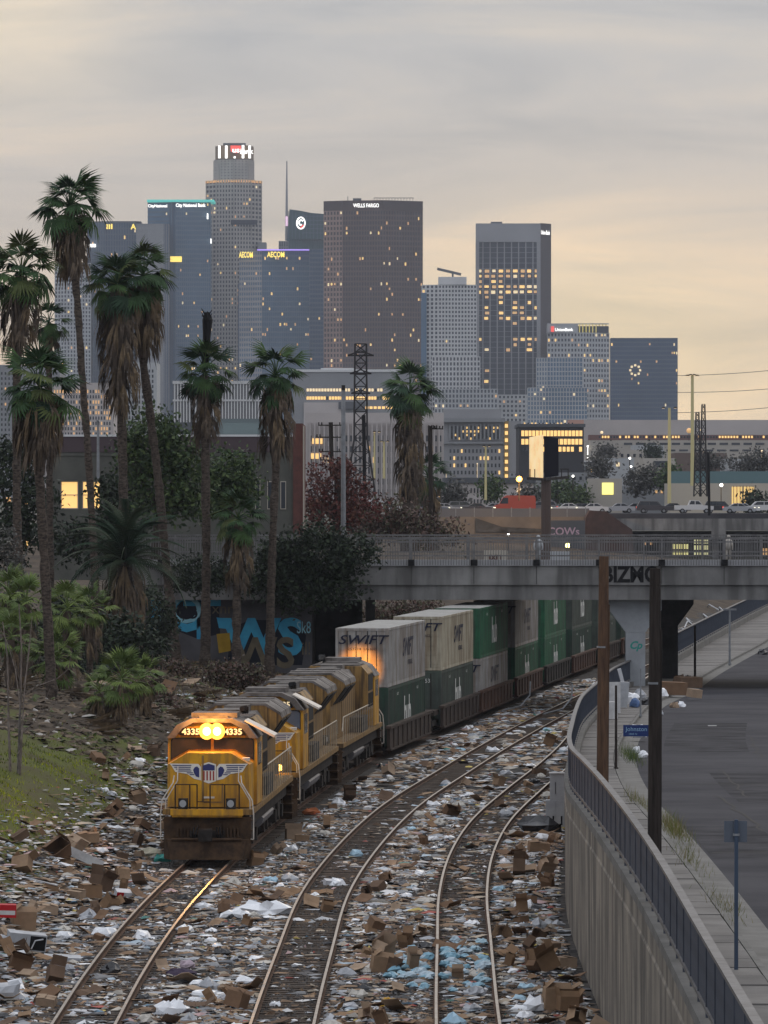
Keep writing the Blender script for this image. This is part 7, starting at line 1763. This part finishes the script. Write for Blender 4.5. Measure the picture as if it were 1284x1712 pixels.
xpole('wooden crossarm pole right of the brick wall end', 553, 706, 800, [(711,-21,21),(731,-24,24),(755,-20,20),(769,-18,20)], YP2, M['poled'])
xpole('dark crossarm pole right of the thick palm', 719, 712, 880, [(717,2,22),(716,-3,12)], YP2, M['poled'])
xpole('short dark pole standing on the freeway edge at the right', 1184, 756, 862, [], 680, M['black'])
xpole('dark slim pole inside the lattice tower', 608, 694, 850, [], 500, M['black'])
def mast(label, px, pyt, pyb, Y, heads, lampm, r=.3, warm=True):
    t = thing('light_mast', label, 'street lamp', (PX(px,Y),Y,PZ(pyb,Y))); b = MB(); b.tube([(PX(px,Y),Y,PZ(pyb,Y)),(PX(px,Y),Y,PZ(pyt,Y))], [r,r*.7], 8); part('shaft', b, [mat('lit mast paint', (.55,.48,.25), .6) if warm else M['galv']], t)
    for dx, dy in heads:
        b = MB(); w = 3.2*Y/F; X, Z = P(px+dx, pyt+dy, Y); b.ext_y([(X-w,Z-w*.15),(X+w,Z-w*.15),(X+w*.5,Z+w*.5),(X-w*.5,Z+w*.5)], Y-.5, Y+.3); hd = part('lamp_head', b, [M['under'] if warm else M['galv']], t)
        if lampm: b = MB(); b.box(X-w*.6,X+w*.6,Y-.4,Y+.2,Z-w*.3,Z-w*.16); sub('lamp', b, [lampm], hd)
    return t
mast('tall mast light with a ring of dark floodlights at the right', 1157.5, 628, 812, 820, [(-8,0),(-3,-1),(3,-1),(8,0)], WARM2, .33)
mast('double headed street lamp left of the tall mast light', 1119, 682, 842, 720, [(-10,0),(10,0)], WARM2, .28)
mast('slim street lamp behind the billboard at the lodge', 812, 746, 836, 760, [(-3,0),(6,0)], WARM2, .2)
mast('pale lamp post left of the thick palm', 642, 738, 800, 600, [(-4,0),(6,0)], WARM2, .16)
mast('second pale lamp post left of the thick palm', 626, 722, 800, 620, [(0,0),(8,0)], WARM2, .14)
mast('grey lamp pole rising over the olive house roof', 164, 704, 800, 318, [(0,0)], None, .10, False)
def glow(label, px, py, Y, r, m, en=0, col=(1,.7,.3)):
    X, Z = P(px, py, Y); t = thing('flood_lamp', label, 'lamp', (X,Y,Z-3)); b = MB(); b.sphere((X,Y,Z), r, 10, 7); part('bulb', b, [m], t, smooth=True)
    b = MB(); b.tube([(X,Y+.6,Z-3),(X,Y+.6,Z+.2),(X,Y+.1,Z+.2)], .1, 6); part('arm', b, [M['under']], t)
    if en: lamp('lamp_light', 'POINT', (X,Y-1.5,Z), en, col, None, .5)
glow('bright orange flood lamp above the red van', 868, 801, 690, .42, LAMPY, 2500, (1,.55,.18))
glow('yellow green lamp behind the bridge railing', 949, 912, 420, .20, LAMPG, 250, (1,.9,.3))
glow('white lamp under the freeway behind the bridge railing', 850, 894, 640, .16, LAMPW)
glow('white wall lamp at the right garage', 1206, 811, 890, .3, LAMPW, 700, (1,.85,.5))
glow('small white lamp right of the billboard', 958, 796, 900, .2, LAMPW); glow('white lamp by the white shed', 1055, 780, 1000, .2, LAMPW); glow('lamp above the white shed roof', 1053, 766, 1000, .22, LAMPW); glow('orange wall lamp before the hills', 1152, 720, 1500, .8, WARM3); glow('white lamp on the pylon', 1172, 719, 1400, .3, WARM2); glow('small warm lamp at the depot end', 1006, 723, 1650, .5, WARM2)
glow('teal signal lamp between the left palms', 209, 681, 600, .14, win_mat('teal lamp',(.2,.9,.8),2))
# ---- wires
def wire(label, pts, Y, r):
    b = MB(); P_ = [(PX(a,Y),Y,PZ(c,Y)) for a,c in pts]; n = 8; (x0,y0,z0),(x1,y1,z1) = P_
    b.tube([(x0+(x1-x0)*i/n, Y, z0+(z1-z0)*i/n-4*.012*(x1-x0)*(i/n)*(1-i/n)) for i in range(n+1)], r, 4)
    solo('power_line', b, [M['slate']], label, 'power line', 'power lines at the right', org=P_[0])
for k,(a,c) in enumerate(((628,618),(656,649),(690,680))): wire(['highest power line crossing the sky at the right','middle power line crossing the sky at the right','lowest power line crossing the sky at the right'][k], [(1130,a),(1300,c)], 860, .045)
# bridge clutter seen through the railing
b = MB(); b.box(PX(809,300),PX(848,300),299.8,299.9,8.55,PZ(920,300)); o = solo('road_barrier', b, [M['cream']], 'cream coloured barrier board on the bridge deck', 'barrier', org=(PX(828,300),300,8.55))
lettering('lettering','IXI I',.45,M['brickred'],o,(0,-.23,.3),(R(90),0,0),offset=.02)
b = MB(); b.box(PX(920,301),PX(952,301),300.8,301.2,8.55,PZ(922,301)); solo('road_barrier', b, [M['white2']], 'greyish white barrier board on the bridge deck', 'barrier', org=(PX(936,301),301,8.55))
for k,(px,m) in enumerate(((900,M['white2']),(1218,M['beige']))):
    x = PX(px,303); b = MB(); b.tube([(x-.1,303,8.55),(x-.08,303,9.3),(x,303,9.4)],[.07,.09,.1],7); b.tube([(x+.1,303,8.55),(x+.08,303,9.3),(x,303,9.4)],[.07,.09,.1],7); b.tube([(x,303,9.3),(x,303,9.6),(x,303,9.9),(x,303,9.97)],[.16,.19,.2,.08],8); b.sphere((x,303,10.1),.115,8,6); b.tube([(x-.2,303,9.85),(x-.26,303,9.5),(x-.2,302.9,9.3)],[.06,.05,.04],6); b.tube([(x+.2,303,9.85),(x+.26,303,9.5),(x+.22,302.9,9.3)],[.06,.05,.04],6)
    solo('person', b, [m], ['person in grey walking on the bridge behind the railing','person in tan standing on the bridge at the right'][k], 'person', org=(x,303,8.55), smooth=True)

# ---- many small lamps of the streets beyond the freeway
q = random.Random(77)
for k in range(26):
    px = q.uniform(690, 1280); py = q.uniform(742, 846); Y = 900 + (846-py)*7; X, Z = P(px, py, Y); r = .00022*Y*q.uniform(.6,1.1)
    b = MB(); b.sphere((0,0,0), r, 7, 5); b.tube([(0,.2,0),(0,.2,-4)], r*.3, 4); o = put('street_light', b.mesh('street_light', [[WARM2,WARM,LAMPW][k % 3], M['under']]), None, (X,Y,Z)); tag(o, 'small lit street light among the buildings beyond the freeway', 'street light', 'street lights beyond the freeway')
